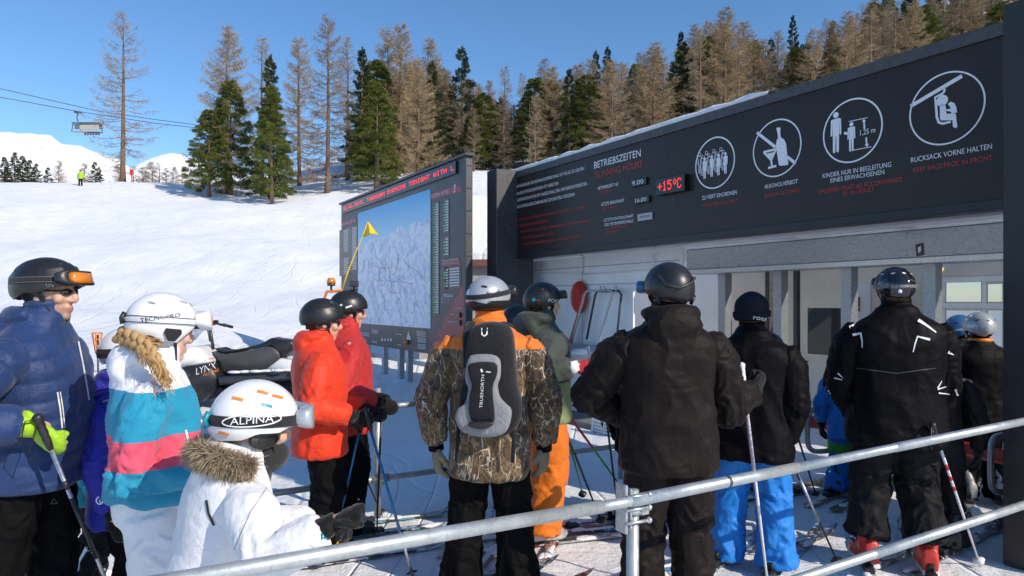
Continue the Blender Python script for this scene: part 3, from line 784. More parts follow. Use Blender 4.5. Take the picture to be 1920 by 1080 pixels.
# map sheet with its own printed sky, peaks and pistes
ua, za = hit(*z6(136, 341), PS); ub, zb = hit(*z6(495, 225), PS)
zt = (za+zb)/2; zbm = hit(*z6(495, 912), PS)[1]
t = NT('map_print'); U = t.attr('mu'); Vv = t.attr('mv')
cb = t.n('CombineXYZ'); t.l(U, cb.inputs[0]); t.l(Vv, cb.inputs[1])
mp = t.n('Mapping'); mp.inputs['Scale'].default_value = (5, 3.2, 1); mp.inputs['Rotation'].default_value = (0, 0, .3); t.l(cb.outputs[0], mp.inputs[0])
f = t.noise(mp.outputs[0], 3.2, 8, .68, 1.3); rn = t.noise(cb.outputs[0], 9, 6, .6)
rk = t.ramp(f, [(.30, (.27, .38, .62)), (.46, (.52, .63, .80)), (.56, (.78, .82, .90)), (.72, (.46, .58, .78))])
edge = t.math('SUBTRACT', Vv, t.math('MULTIPLY', t.math('SUBTRACT', rn, .5), .22))
bl = t.ramp(t.math('SUBTRACT', edge, t.math('MULTIPLY', U, .09)), [(.70, 0), (.72, 1)])
skyc = t.ramp(Vv, [(.66, (.48, .74, .88)), (.98, (.08, .40, .74))])
t.col(t.mix(bl, rk, skyc)); t.set(Roughness=.35, Specular_IOR_Level=.4); M['map'] = t.m
mb = MB(); mb.add([W(ua, PS+.006, zbm), W(ub, PS+.006, zbm), W(ub, PS+.006, zt), W(ua, PS+.006, zt)], [(0, 1, 2, 3)], 0, None, False)
ms = B(mb, 'piste_map', M['map'], brd)
for nm, vals in (('mu', (0, 1, 1, 0)), ('mv', (0, 0, 1, 1))):
    at = ms.data.attributes.new(nm, 'FLOAT', 'POINT'); at.data.foreach_set('value', vals)
random.seed(21)
for nm, colr, cnt in (('piste_line', (.52, .22, .22), 9), ('piste_line', (.22, .28, .50), 8), ('piste_line', (.20, .20, .24), 9)):
    lm = simple('map_line', colr, .5)
    for k in range(cnt):
        mb = MB(); x = random.uniform(.12, .85); y = random.uniform(.3, .66); pts = []; a = random.uniform(-.6, .6)
        for q in range(random.randint(6, 12)):
            pts.append(Vector((ua+(ub-ua)*x, zbm+(zt-zbm)*y))); x += .030*math.sin(a)+.008; y -= .028*abs(math.cos(a)); a += random.uniform(-.7, .7)
            if not (.04 < x < .96 and .04 < y < .7): break
        if len(pts) > 1: ribbon_uz(mb, pts, .009, PS+.009)
        if len(pts) > 1: B(mb, nm, lm, brd)
# lists of lifts and pistes: rows of white name plates with green lights
for q in (((52, 385), (126, 363), (131, 388), (54, 409)), ((496, 245), (636, 200), (652, 231), (496, 278)), ((550, 575), (632, 560), (648, 600), (552, 606)), ((480, 1036), (658, 683), (658, 1052))):
    mb = MB(); zq(mb, q, PS+.004); B(mb, 'title_strip', M['board_red'], brd)
for s, a, b, cap in (('SEILBAHNEN LIFTS', (54, 404), (100, 391), 4.6), ('PISTEN PISTES', (499, 268), (583, 243), 6.4), ('TALABFAHRTEN', (553, 586), (629, 573), 4.4), ('RUNS TO THE VALLEYS', (553, 598), (637, 589), 3.8), ('LAWINENWARNSTUFE', (506, 995), (590, 985), 3.4), ('AVALANCHE WARNING', (502, 1006), (590, 998), 3.4),
        ('LIVE CALM', (610, 818), (648, 814), 4), ('TEMP °C', (588, 850), (620, 847), 4), ('WIND KM/H', (580, 886), (620, 882), 4)):
    mb = MB(); plane_text(mb, s, z6(*a), z6(*b), cap, PS+.008); B(mb, 'board_lettering', M['list_white'], brd)
for x in (105, 118): mb = MB(); ribbon_px(mb, [z6(x, 368), z6(x+2, 380), z6(x-2, 388)], .03, PS+.008); B(mb, 'board_mark', M['list_white'], brd)
mb = MB(); ribbon_px(mb, [z6(612, 208), z6(610, 220), z6(616, 232), z6(606, 240)], .03, PS+.008); disc_uz(mb, hit(*z6(616, 208), PS), .03, PS+.008); B(mb, 'board_mark', M['list_white'], brd)
for x in (553, 568, 582):
    c = hit(*z6(x, 770), PS); mb = MB(); ribbon_uz(mb, [Vector((c[0]+.035*math.cos(k*.5236), c[1]+.05*math.sin(k*.5236))) for k in range(12)], .008, PS+.008, 0, True); B(mb, 'board_mark', M['list_white'], brd)
for (x, y, n, wd) in ((146, 930, 3, 44), (204, 918, 3, 30), (145, 965, 2, 36), (320, 938, 1, 34), (425, 925, 4, 46), (428, 955, 4, 44), (430, 988, 4, 40), (204, 972, 2, 24), (328, 990, 1, 20), (555, 742, 2, 50)):
    mb = MB()
    for k in range(n): ribbon_px(mb, [z6(x, y+k*7), z6(x+wd, y+k*7+wd*.10)], .010, PS+.008)
    B(mb, 'fine_print', M['list_white'], brd)
for x in (250, 264, 280, 294): mb = MB(); ribbon_px(mb, [z6(x, 966), z6(x+9, 967)], .05, PS+.008); B(mb, 'board_mark', M['list_white'], brd)
mb = MB(); poly_px(mb, [z6(*q) for q in ((374, 966), (384, 922), (398, 968))], PS+.008)
B(mb, 'board_mark', M['list_white'], brd)
def rows(xa, ya, xb, yb, n, wpx, gap=()):
    mbw = MB(); mbg = MB(); mbk = MB()
    (u_a, z_a), (u_b, z_b) = hit(*z6(xa, ya), PS), hit(*z6(xb, yb), PS); uw = hit(*z6(xa+wpx, ya), PS)[0]-u_a
    pad = .02; mbk.add([W(u_a-uw*.95, PS+.004, z_a+.05), W(u_a+uw*1.15, PS+.004, z_a+.05), W(u_a+uw*1.15, PS+.004, z_b-.05), W(u_a-uw*.95, PS+.004, z_b-.05)], [(0, 1, 2, 3)], 0, None, False)
    for k in range(n):
        if k in gap: continue
        z = z_a+(z_b-z_a)*k/(n-1); h = abs(z_b-z_a)/(n-1)*.30
        mbw.add([W(u_a, PS+.008, z-h), W(u_a+uw, PS+.008, z-h), W(u_a+uw, PS+.008, z+h), W(u_a, PS+.008, z+h)], [(0, 1, 2, 3)], 0, None, False)
        if k % 4: disc_uz(mbg, (u_a-uw*.5, z), h*.9, PS+.008, 0, 8)
    B(mbk, 'list_backing', M['led_black'], brd); B(mbw, 'name_plates', M['list_white'], brd); B(mbg, 'status_lights', M['led_green'], brd)
rows(521, 300, 521, 830, 44, 14); rows(570, 286, 570, 428, 12, 14); rows(570, 470, 570, 545, 6, 14); rows(572, 622, 572, 702, 7, 10); rows(66, 432, 66, 640, 24, 24, (12, 13, 14)); rows(108, 418, 108, 618, 24, 22)
rows(590, 618, 590, 700, 7, 48)
mb = MB()
for a, b in (((622, 832), (646, 858)), ((622, 868), (646, 896))):
    u0, z1_ = hit(*z6(*a), PS); u1, z0_ = hit(*z6(*b), PS); slab(mb, u0, u1, PS, PS+.03, z0_, z1_)
u0, z1_ = hit(*z6(595, 938), PS); u1, z0_ = hit(*z6(645, 972), PS); slab(mb, u0, u1, PS, PS+.03, z0_, z1_)
B(mb, 'small_display', M['led_black'], brd)
mb = MB(); c = hit(*z6(380, 978), PS); mb.ball(W(c[0], PS+.03, c[1]), .045); B(mb, 'warning_lamp', M['orange_plastic'], brd)
# running text display
q = [hit(*z6(*c), PS) for c in ((66, 298), (628, 86), (628, 150), (66, 342))]
lu0, lu1 = (q[0][0]+q[3][0])/2, (q[1][0]+q[2][0])/2; lz1 = (q[0][1]+q[1][1])/2; lz0 = (q[2][1]+q[3][1])/2
mb = MB(); slab(mb, lu0, lu1, PS, PS+.035, lz0, lz1, .004); ld = B(mb, 'running_text_display', M['led_black'], brd)
mb = MB(); led_text(mb, '22.02.2015. TOBOGGAN EVENING TONIGHT WITH L', lu0-.06, lu1+.05, lz0+.06, lz1-.06, PS+.039); B(mb, 'lit_text', M['led'], brd).parent = ld
for px in (678, 690, 722, 752, 768, 812, 845):
    u = U_(px, PS-.1); q = W(u, PS-.1, 0); g0 = gz(q.x, q.y)-.2
    mb = MB(); slab(mb, u-.05, u+.05, PS-.15, PS-.05, g0, sz0+.01, .004); B(mb, 'leg', M['steel'], brd)
mb = MB(); slab(mb, su0+.3, su1-.3, PS-.14, PS-.12, sz0-.25, sz0-.17); B(mb, 'cross_bar', M['steel'], brd)

# ---------------------------------------------------------------- station building behind the banner
M['wall_white'] = simple('station_white', (.82, .82, .82), .5, 0, 2.5, .06)
M['cream'] = simple('cream_metal', (.74, .67, .55), .45, 0, 4, .07)
M['seam'] = simple('seam_grey', (.32, .33, .35), .6, 0, 10, .2)
t = NT('glass_pane'); t.set(Base_Color=(.02, .025, .03), Roughness=.04, Specular_IOR_Level=.8); M['glass'] = t.m
t = NT('galvanised_beam'); co = t.coord(); v = t.n('TexVoronoi'); v.inputs['Scale'].default_value = 46; t.l(co, v.inputs['Vector'])
f = t.noise(co, 3, 4); t.col(t.mix(f, t.ramp(v.outputs['Color'], [(.2, (.24, .26, .285)), (.8, (.37, .39, .41))]), (.29, .31, .34)))
t.set(Metallic=.55, Roughness=.42); M['galv'] = t.m
sta = root_at('station_building', 'white lift station building with steel beam, posts, cream doors and windows', 'building', 3.2, -2.0)
PW = -.55
wuL, wuR = U_(990, PW)+1.2, U_(1280, PW)
zf = hit(1100, 480, PW)[1]
mb = MB()
rec_u = U_(1187, PW); zr0 = hit(1187, 545, PW)[1]; zr1 = hit(1236, 517, PW)[1]; rec_u2 = U_(1236, PW)
# front wall with a chamfered recess cut at its right end
prof = [(wuL, 0), (wuL, zf), (wuR, zf), (wuR, zr1), (rec_u2, zr1), (rec_u, zr0), (rec_u, 0)]
vs = [W(u, PW, z) for u, z in prof]+[W(u, PW-.03, z) for u, z in prof]; n = len(prof)
mb.add(vs, [tuple(range(n)), tuple(range(2*n-1, n-1, -1))]+[(i, (i+1) % n, n+(i+1) % n, n+i) for i in range(n)], 0, None, False)
slab(mb, wuL, U_(1361, -2.75), -3.0, -2.80, 0, zf)
B(mb, 'wall', M['wall_white'], sta)
mb = MB(); slab(mb, bu0-1.5, wuL, PW-.2, PW+.06, zf+.012, 3.3); B(mb, 'fascia', M['wall_white'], sta)
mb = MB()
for px in (1092, 1228): u = U_(px, PW+.06); slab(mb, u-.006, u+.006, PW+.06, PW+.064, zf+.02, 3.3)
slab(mb, wuR+.05, wuL, PW, PW+.004, zf-.16, zf-.15); slab(mb, wuR+.05, wuL, PW, PW+.004, zf-.42, zf-.41)
u = U_(1092, PW); slab(mb, u-.006, u+.006, PW, PW+.004, 0, zf)
B(mb, 'wall_seam', M['seam'], sta)
mb = MB()
def wpx(px, py, p): u, z = hit(px, py, p); return W(u, p, z)
mb.tube([wpx(1002, 511, PW+.03), wpx(1086, 513, PW+.03), wpx(1091, 509, PW+.03), wpx(1092, 470, PW+.03)], .012, 8)
mb.tube([wpx(1092, 514, PW+.03), wpx(1212, 507, PW+.03), wpx(1224, 500, PW+.03), wpx(1226, 476, PW+.03)], .012, 8)
B(mb, 'conduit', M['wall_white'], sta)
PBm = -2.0
zb0, zb1 = hit(1880, 487, PBm)[1], hit(1880, 417, PBm)[1]
uL, uR = U_(1287, PBm), -3.5
mb = MB(); slab(mb, uR, uL, PBm-.3, PBm, zb0+.07, zb1, .004); B(mb, 'beam', M['galv'], sta)
mb = MB(); slab(mb, uR, uL, PBm-.34, PBm+.04, zb0, zb0+.066, .006); slab(mb, uR, uL, PBm-.32, PBm+.03, zb1+.002, zb1+.04, .004)
for px in (1470, 1690):
    u = U_(px, PBm+.1); slab(mb, u-.10, u+.10, PBm-.2, PBm+.9, zb1+.045, zb1+.25, .005)
for px in (1385, 1500, 1700, 1790): 
    u = U_(px, PBm); 
    for z in (zb0+.1, zb1-.03): mb.ball(W(u, PBm, z), .014, None, 0, 8, 5)
B(mb, 'beam_flange', M['steel'], sta)
mb = MB(); poly_px(mb, [(1716, 458), (1732, 455), (1733, 478), (1718, 481)], PBm+.003); st = B(mb, 'sticker', M['black_plastic'], sta)
mb = MB(); poly_px(mb, [(1721, 464), (1727, 461), (1727, 470), (1722, 476)], PBm+.006); B(mb, 'sticker_print', M['list_white'], sta).parent = st
for px in (1347, 1451, 1580, 1736):
    u = U_(px, PBm); mb = MB(); slab(mb, u-.065, u+.065, PBm-.20, PBm-.06, 0, zb0+.002, .004); B(mb, 'post', M['galv'], sta)
PD = -2.75
ztop = zb0+.35
def door(pxa, pxb, pane=None, mat='cream'):
    ua_, ub_ = U_(pxa, PD), U_(pxb, PD)
    mb = MB(); slab(mb, ub_, ua_, PD-.05, PD, .05, ztop, .006); d = B(mb, 'door', M[mat], sta)
    if pane:
        (u0, z1_), (u1, z0_) = hit(pane[0], pane[1], PD), hit(pane[2], pane[3], PD)
        mb = MB(); slab(mb, u1, u0, PD, PD+.006, z0_, z1_); B(mb, 'pane', M['glass'], sta).parent = d
        mb = MB(); 
        for a, b, c_, e in ((u1-.03, u0+.03, z1_, z1_+.03), (u1-.03, u0+.03, z0_-.03, z0_), (u0, u0+.03, z0_, z1_), (u1-.03, u1, z0_, z1_)): slab(mb, a, b, PD, PD+.012, c_, e)
        B(mb, 'pane_frame', M['cream'], sta).parent = d
        mb = MB(); uu = u0+.09; mb.tube([W(uu, PD, z0_-.10), W(uu, PD+.06, z0_-.10), W(uu-.13, PD+.06, z0_-.10)], .012, 8); B(mb, 'handle', M['dark_steel'], sta).parent = d
    return d
door(1362, 1436); door(1460, 1488); door(1500, 1600, (1515, 577, 1582, 668))
mb = MB(); 
for px in (1493, 1440): u = U_(px, PD); slab(mb, u-.03, u+.03, PD-.08, PD+.03, 0, ztop, .004)
B(mb, 'door_rail', M['zinc_dark'], sta)
# entrance bay with inner door, cabin with windows
PE = -4.2
mb = MB(); slab(mb, U_(1755, PE)-.2, U_(1590, PE)+.8, PE-.1, PE, 0, ztop+.6); slab(mb, -4.5, U_(1336, PE)+1.2, PE-.35, PE-.2, 0, 3.3); B(mb, 'back_wall', M['cream'], sta)
mb = MB(); u0, u1 = U_(1600, PE), U_(1634, PE); slab(mb, u1, u0, PE, PE+.03, .05, hit(1615, 531, PE)[1], .004); idr = B(mb, 'inner_door', M['white_paint'], sta)
mb = MB(); poly_px(mb, [(1604, 558), (1613, 557), (1613, 575), (1604, 576)], PE+.034); poly_px(mb, [(1606, 577), (1613, 577), (1613, 584), (1606, 584)], PE+.034); B(mb, 'notice', simple('notice_brown', (.25, .10, .06), .6), sta).parent = idr
PC = -3.0
cu0, cu1 = -3.6, U_(1763, PC)
zc = hit(1800, 519, PC)[1]
mb = MB(); slab(mb, cu0, cu1, PC-.9, PC, 0, zc+.5, .004); B(mb, 'cabin_wall', M['cream'], sta)
mb = MB()
for a, b in (((1775, 530), (1840, 566)), ((1853, 533), (1905, 566)), ((1775, 582), (1840, 650)), ((1853, 582), (1905, 650))):
    (u0, z1_), (u1, z0_) = hit(*a, PC), hit(*b, PC); slab(mb, u1, u0, PC, PC+.005, z0_, z1_)
t = NT('cabin_glass'); t.set(Base_Color=(.50, .54, .58), Roughness=.06, Specular_IOR_Level=.9, Metallic=.75); M['cabin_glass'] = t.m
win = B(mb, 'window', M['cabin_glass'], sta)
mb = MB()
for a, b in (((1765, 520), (1910, 527)), ((1765, 568), (1910, 579)), ((1765, 651), (1910, 660))):
    (u0, z1_), (u1, z0_) = hit(*a, PC), hit(*b, PC); slab(mb, u1, u0, PC, PC+.03, z0_, z1_, .004)
for a, b in (((1765, 527), (1773, 568)), ((1843, 527), (1850, 568)), ((1765, 579), (1773, 651)), ((1843, 579), (1850, 651))):
    (u0, z1_), (u1, z0_) = hit(*a, PC), hit(*b, PC); slab(mb, u1, u0, PC, PC+.024, z0_, z1_, .004)
B(mb, 'frame', M['white_paint'], sta).parent = win
mb = MB(); q = wpx(1757, 510, PC+.25); mb.box(q, (.16, .12, .09), None, 0, Euler((.2, -.35, .5)).to_matrix(), .01); fl = B(mb, 'flood_lamp', simple('lamp_cream', (.70, .58, .30), .4), sta)
mb = MB(); slab(mb, -4.5, wuL, -4.8, -3.9, 3.0, 3.25); B(mb, 'roof', M['zinc_dark'], sta)
# step and kerb along the wall
mb = MB(); slab(mb, U_(1200, PW)-.3, U_(1075, PW), PW+.05, PW+.55, -.02, .07, .01); B(mb, 'step', simple('timber_grey', (.16, .155, .15), .8, 0, 8, .25), sta)
# outbuilding beyond: low wall with blue-shaded snow roof left of the banner
out = thing('outbuilding', 'low grey hut with snowy roof between map board and banner column', 'hut', (.3, 17, gz(.3, 17)))
mb = MB(); mb.box((-.5, 17.2, 1.55), (3.2, 3, 2.4)); B(mb, 'wall', simple('hut_wall', (.36, .34, .32), .7), out)
mb = MB(); mb.add([Vector(v) for v in ((-2.3, 15.5, 2.75), (1.4, 15.5, 2.75), (1.4, 17.2, 4.3), (-1.1, 17.2, 4.3), (-2.3, 19, 2.75), (1.4, 19, 2.75), (-2.3, 15.5, 2.6), (1.4, 15.5, 2.6), (-2.3, 19, 2.6), (1.4, 19, 2.6))], [(0, 1, 2, 3), (0, 3, 4), (4, 3, 2, 5), (1, 5, 2), (0, 6, 7, 1), (0, 4, 8, 6), (6, 8, 9, 7)], 0, None, False)
B(mb, 'roof_snow', M['snow'], out)
mb = MB(); mb.box((-.45, 15.53, 2.54), (3.75, .06, .14)); B(mb, 'eaves_board', simple('eaves', (.18, .07, .05), .7), out)

# ---------------------------------------------------------------- things along the wall
PX = PW+.06
rs = root_at('snow_shovel', 'round red plastic shovel leaning upside down on the white wall', 'shovel', U_(1075, PX), PX, .1)
mb = MB(); c = hit(1086, 557, PX); sh = []
for k in range(28):
    a = 2*PI*k/28; sh.append((.185*math.cos(a), .235*math.sin(a)))
rg = [[W(c[0]+x*s, PX+d, c[1]+y*s) for x, y in sh] for s, d in ((.3, .075), (.7, .06), (.94, .03), (1.0, .0), (.95, .012), (.6, .045), (.2, .06))]
mb.loft(rg); B(mb, 'blade', M['red_paint'], rs)
mb = MB(); mb.tube([wpx(1090, 535, PX+.05), wpx(1085, 590, PX+.06), wpx(1062, 668, PX+.06), wpx(1048, 760, PX+.08)], [.03, .028, .03, .028], 10); B(mb, 'handle', M['red_paint'], rs)
sc = root_at('snow_scoop', 'aluminium snow scoop with tubular handles hanging on the white wall', 'snow scoop', U_(1110, PX), PX, .5)
def wt(pts, r, mat, nm, off=.06, n=8):
    mb = MB(); mb.tube([wpx(x, y, PX+off) for x, y in pts], r, n); return B(mb, nm, mat, sc)
wt([(1072, 642), (1080, 610), (1096, 552), (1101, 545), (1146, 544), (1148, 551), (1130, 615), (1124, 640), (1132, 660)], .016, M['steel'], 'handle', .12)
wt([(1100, 636), (1116, 553), (1120, 546), (1160, 545), (1165, 552), (1158, 620), (1153, 660)], .016, M['dark_steel'], 'handle', .05)
mb = MB()
for x in (1126, 1133, 1155): mb.tube([wpx(x, 548, PX), wpx(x, 546, PX+.15), wpx(x, 536, PX+.15)], .012, 6)
B(mb, 'hook', M['steel'], sc)
mb = MB(); rings = []
for u, s in ((0, 1), (1, 1)):
    a = hit(1072, 662, PX)[0] if u == 0 else hit(1126, 662, PX)[0]; zc_ = hit(1098, 662, PX)[1]
    rings.append([W(a, PX+.10+.17*math.cos(k*PI/8*1.1-.3), zc_+.14*math.sin(k*PI/8*1.1-.3)) for k in range(10)])
mb.loft(rings, None, 0, True); B(mb, 'pan', M['steel'], sc)
nb = root_at('notice_board', 'white notice about the closed lift leaning at the foot of the wall', 'notice', U_(1130, PW+.6), PW+.6, 0)
PNB = PW+.62; q = [(1111, 776), (1154, 773), (1156, 828), (1106, 824)]
mb = MB(); P0 = [wpx(x, y, PNB) for x, y in q]; P1 = [v-NN*.02 for v in P0]
mb.add(P0+P1, [(0, 1, 2, 3), (7, 6, 5, 4)]+[(i, (i+1) % 4, 4+(i+1) % 4, 4+i) for i in range(4)], 0, None, False); B(mb, 'sheet', M['white_paint'], nb)
mb = MB()
for s, y in (('Nicht mehr einsteigen', 797), ('Betrieb eingestellt', 803), ('Important !', 809), ('Do not get on', 815), ('lift closed down', 820)):
    plane_text(mb, s, (1112, y), (1150, y+.6), 3.6, PNB+.004)
B(mb, 'notice_text', M['black_plastic'], nb)

# ---------------------------------------------------------------- railings
def tubepart(root, name, pts, r, mat, n=14):
    mb = MB(); mb.tube(pts, r, n); return B(mb, name, mat, root)
fr = thing('front_railing', 'galvanised tube railing in the foreground with one clamped post', 'railing', (.42, 2.4, 0))
FA, FP, FB = pt(250, 1103, 1.674), pt(1168, 943, 2.386), pt(1886, 797, 3.87)
FL = FA-(FP-FA).normalized()*.9; FR = FB+(FB-FP).normalized()*1.2
tubepart(fr, 'top_rail', [FL, pt(600, 1041, 1.893), FP+(FA-FP)*.06], .0218, M['rail'], 20)
tubepart(fr, 'top_rail', [FP+(FA-FP)*.10, FP, FP+(FB-FP)*.03], .0185, M['rail'], 20)
tubepart(fr, 'top_rail', [FP+(FB-FP)*.012, FP+(FB-FP)*.24, FP+(FB-FP)*.34], .0218, M['rail'], 20)
tubepart(fr, 'top_rail', [FP+(FB-FP)*.335, FB, FR], .0200, M['rail'], 20)
tubepart(fr, 'rail_collar', [FP+(FB-FP)*.185, FP+(FB-FP)*.19], .0228, M['dark_steel'], 20)
for s in (.60, ): tubepart(fr, 'rail_sleeve', [FP+(FB-FP)*s, FR], .0218, M['rail'], 20)
LA, LB = pt(1300, 1150, 2.62), pt(1886, 958, 3.87)
tubepart(fr, 'lower_rail', [LA-(LB-LA)*.8, LB, LB+(LB-LA).normalized()*1.2], .021, M['rail'], 18); tubepart(fr, 'lower_rail', [LA+(LB-LA)*.48, LB, LB+(LB-LA).normalized()*1.2], .0235, M['rail'], 18)
PP = pt(1186, 918, 2.44); tubepart(fr, 'post', [Vector((PP.x, PP.y, -.05)), PP], .0225, M['rail'], 20)
mb = MB(); Mx = Matrix.Translation(PP+Vector((-.03, -.01, -.06))) @ Matrix.Rotation(.5, 4, 'Z')
mb.box((-.012, 0, 0), (.012, .06, .17), Mx, 0, None, .003); mb.box((.010, 0, 0), (.010, .055, .14), Mx, 0, None, .003)
for z in (-.045, .0, .045): mb.tube([Mx @ Vector((-.02, -.036, z)), Mx @ Vector((.075, -.040, z))], .006, 8); mb.ball(Mx @ Vector((.078, -.04, z)), .011, None, 0, 8, 6)
mb.tube([PP+Vector((0, 0, -.085)), PP+Vector((0, 0, -.06))], .030, 18); mb.box((.075, -.01, -.02), (.035, .03, .022), Mx, 0, None, .003)
B(mb, 'clamp', M['steel'], fr)
br = thing('rear_railing', 'grey tube railing behind the people in red with upright post', 'railing', (-1.02, 5.26, 0))
RD = Vector((.856, .517, 0)).normalized(); R0 = Vector((-1.02, 5.26, 0))
def RR(t, z): return R0+RD*t+Vector((0, 0, z))
tubepart(br, 'top_rail', [RR(-3.4, .855), RR(.1, .855)], .024, M['rail']); tubepart(br, 'top_rail', [RR(.09, .856), RR(.32, .856)], .021, M['rail']); tubepart(br, 'top_rail', [RR(.31, .857), RR(2.4, .86)], .024, M['rail'])
tubepart(br, 'lower_rail', [RR(-3.4, .31), RR(2.4, .31)], .023, M['rail'])
for t_ in (0.0, 2.38, -3.3): 
    tubepart(br, 'post', [RR(t_, -.05), RR(t_, 1.0)], .026, M['rail'])
mb = MB()
for z in (.31, .855): mb.box(RR(.02, z), (.05, .05, .10), None, 0, Matrix.Rotation(.54, 3, 'Z'), .004); mb.tube([RR(.02, z+.05), RR(.02, z+.08)], .006, 6); mb.tube([RR(-.05, z), RR(.09, z)], .032, 14)
B(mb, 'clamp', M['steel'], br)
# ticket gates: chrome loops and red barrier arms
def gate(px0, px1, py0, py1, D, label, arm):
    c = pt((px0+px1)/2, (py0+py1)/2, D); wd = (px1-px0)/FPX*D/2; hg = (py1-py0)/FPX*D/2
    r = thing('ticket_gate', label, 'gate', (c.x, c.y, 0), 0, 'gates of the lift entrance')
    X = Vector((.95, .30, 0)).normalized(); pts = []
    for k in range(33):
        a = 2*PI*k/32; ca, sa = math.cos(a), math.sin(a); e = .55
        pts.append(c+X*wd*math.copysign(abs(ca)**e, ca)+Vector((0, 0, hg*math.copysign(abs(sa)**e, sa))))
    mb = MB(); mb.tube(pts, .022, 10, False); B(mb, 'loop', M['rail'], r)
    q = c+X*wd*.35; mb = MB(); mb.tube([q+Vector((0, 0, -hg)), q+Vector((0, 0, hg))], .018, 10); B(mb, 'loop_bar', M['rail'], r)
    q = c+X*wd*2.2; mb = MB(); mb.box((q.x, q.y, .42), (.16, .22, .84), None, 0, Matrix.Rotation(.5, 3, 'Z'), .02); B(mb, 'column', M['zinc_dark'], r)
    mb = MB(); mb.tube([c+X*wd*1.0, q], .022, 10); B(mb, 'loop_arm', M['rail'], r)
    a, b = arm; mb = MB(); mb.tube([a+(a-b)*.6, a.lerp(b, .5), b], .035, 10, True, None, 0, True, 1.7); B(mb, 'barrier_arm', M['red_paint'], r)
gate(1507, 1582, 764, 846, 6.0, 'left chrome loop gate with red barrier arm before the cream doors', (pt(1484, 786, 6.6), pt(1572, 797, 6.3)))
gate(1850, 1910, 816, 922, 4.95, 'right chrome loop gate with red barrier arm beside the black banner column', (pt(1800, 840, 5.6), pt(1905, 862, 5.2)))

# supposed chairlift terminal, unseen, added beyond the right edge to shade the queue's middle
tm = thing('terminal_shade_caster', 'unseen raised housing on two legs added right of the queue to cast shade', 'shade caster', (8.3, .4, 0))
SV = Vector((sun_from.x, sun_from.y, 0)).normalized(); QV = Vector((-SV.y, SV.x, 0))
if QV.y < 0: QV = -QV
TMX = Matrix(((SV.x, QV.x, 0, 0), (SV.y, QV.y, 0, 0), (0, 0, 1, 0), (0, 0, 0, 1)))
mb = MB(); mb.box((6.4, 5.3, 8.1), (.9, 2.9, 2.9), TMX, 0, None, .25); B(mb, 'housing', M['zinc_dark'], tm)
mb = MB(); mb.box((6.4, 5.3, 9.62), (1.1, 3.1, .12), TMX, 0, None, .05); B(mb, 'roof', M['wall_white'], tm)
for q_ in (5.5, 6.4): mb = MB(); mb.box((6.4, q_, 3.3), (.3, .3, 6.6), TMX, 0, None, .03); B(mb, 'leg', M['galv'], tm)

# ================================================================= people
def mesh_arrays(me):
    V = np.empty(len(me.vertices)*3); me.vertices.foreach_get('co', V); V = V.reshape(-1, 3)
    return V
def voxel(mb, size, smooth=2):
    """union of the closed shapes in mb as one continuous surface"""
    me = bpy.data.meshes.new('tmp'); me.from_pydata(mb.v, [], mb.f)
    bm = bmesh.new(); bm.from_mesh(me); bmesh.ops.recalc_face_normals(bm, faces=bm.faces); bm.to_mesh(me); bm.free()
    o = bpy.data.objects.new('tmp', me); C.objects.link(o)
    md = o.modifiers.new('r', 'REMESH'); md.mode = 'VOXEL'; md.voxel_size = size; md.adaptivity = 0
    dg = bpy.context.evaluated_depsgraph_get(); dg.update()
    r = bpy.data.meshes.new_from_object(o.evaluated_get(dg))
    V = mesh_arrays(r)
    E = np.empty(len(r.edges)*2, int); r.edges.foreach_get('vertices', E); E = E.reshape(-1, 2)
    F = [tuple(p.vertices) for p in r.polygons]
    bpy.data.objects.remove(o); bpy.data.meshes.remove(me); bpy.data.meshes.remove(r)
    deg = np.bincount(E.ravel(), minlength=len(V))[:, None].clip(1)
    for k in range(smooth*2):
        S = np.zeros_like(V)
        for c in range(3): S[:, c] = np.bincount(E[:, 0], V[E[:, 1], c], len(V))+np.bincount(E[:, 1], V[E[:, 0], c], len(V))
        V = V+(S/deg-V)*(.55 if k % 2 == 0 else -.50 if k < smooth*2-1 else .3)
    return V, F
def vnormals(V, F):
    me = bpy.data.meshes.new('tmp'); me.from_pydata(V.tolist(), [], F); me.update()
    N = np.empty(len(V)*3); me.vertex_normals.foreach_get('vector', N); bpy.data.meshes.remove(me)
    return N.reshape(-1, 3)
def mk(name, V, F, mats, parent, attrs=None, mi=None):
    me = bpy.data.meshes.new(name); me.from_pydata(V.tolist() if hasattr(V, 'tolist') else V, [], F)
    for m in (mats if isinstance(mats, (list, tuple)) else [mats]): me.materials.append(m)
    me.polygons.foreach_set('use_smooth', [True]*len(F))
    for k, a in (attrs or {}).items():
        at = me.attributes.new(k, 'FLOAT', 'POINT'); at.data.foreach_set('value', np.asarray(a, np.float32))
    me.update(); o = bpy.data.objects.new(name, me); C.objects.link(o); o.parent = parent
    return o
def ik(a, t, l1, l2, pole):
    d = t-a; L = d.length
    if L > (l1+l2)*.995: d = d*((l1+l2)*.995/L); L = d.length; t = a+d
    x = (l1*l1-l2*l2+L*L)/(2*L); h = math.sqrt(max(0, l1*l1-x*x)); dn = d/L
    pv = pole-dn*pole.dot(dn)
    pv = pv.normalized() if pv.length > 1e-6 else dn.orthogonal().normalized()
    return a+dn*x+pv*h, t

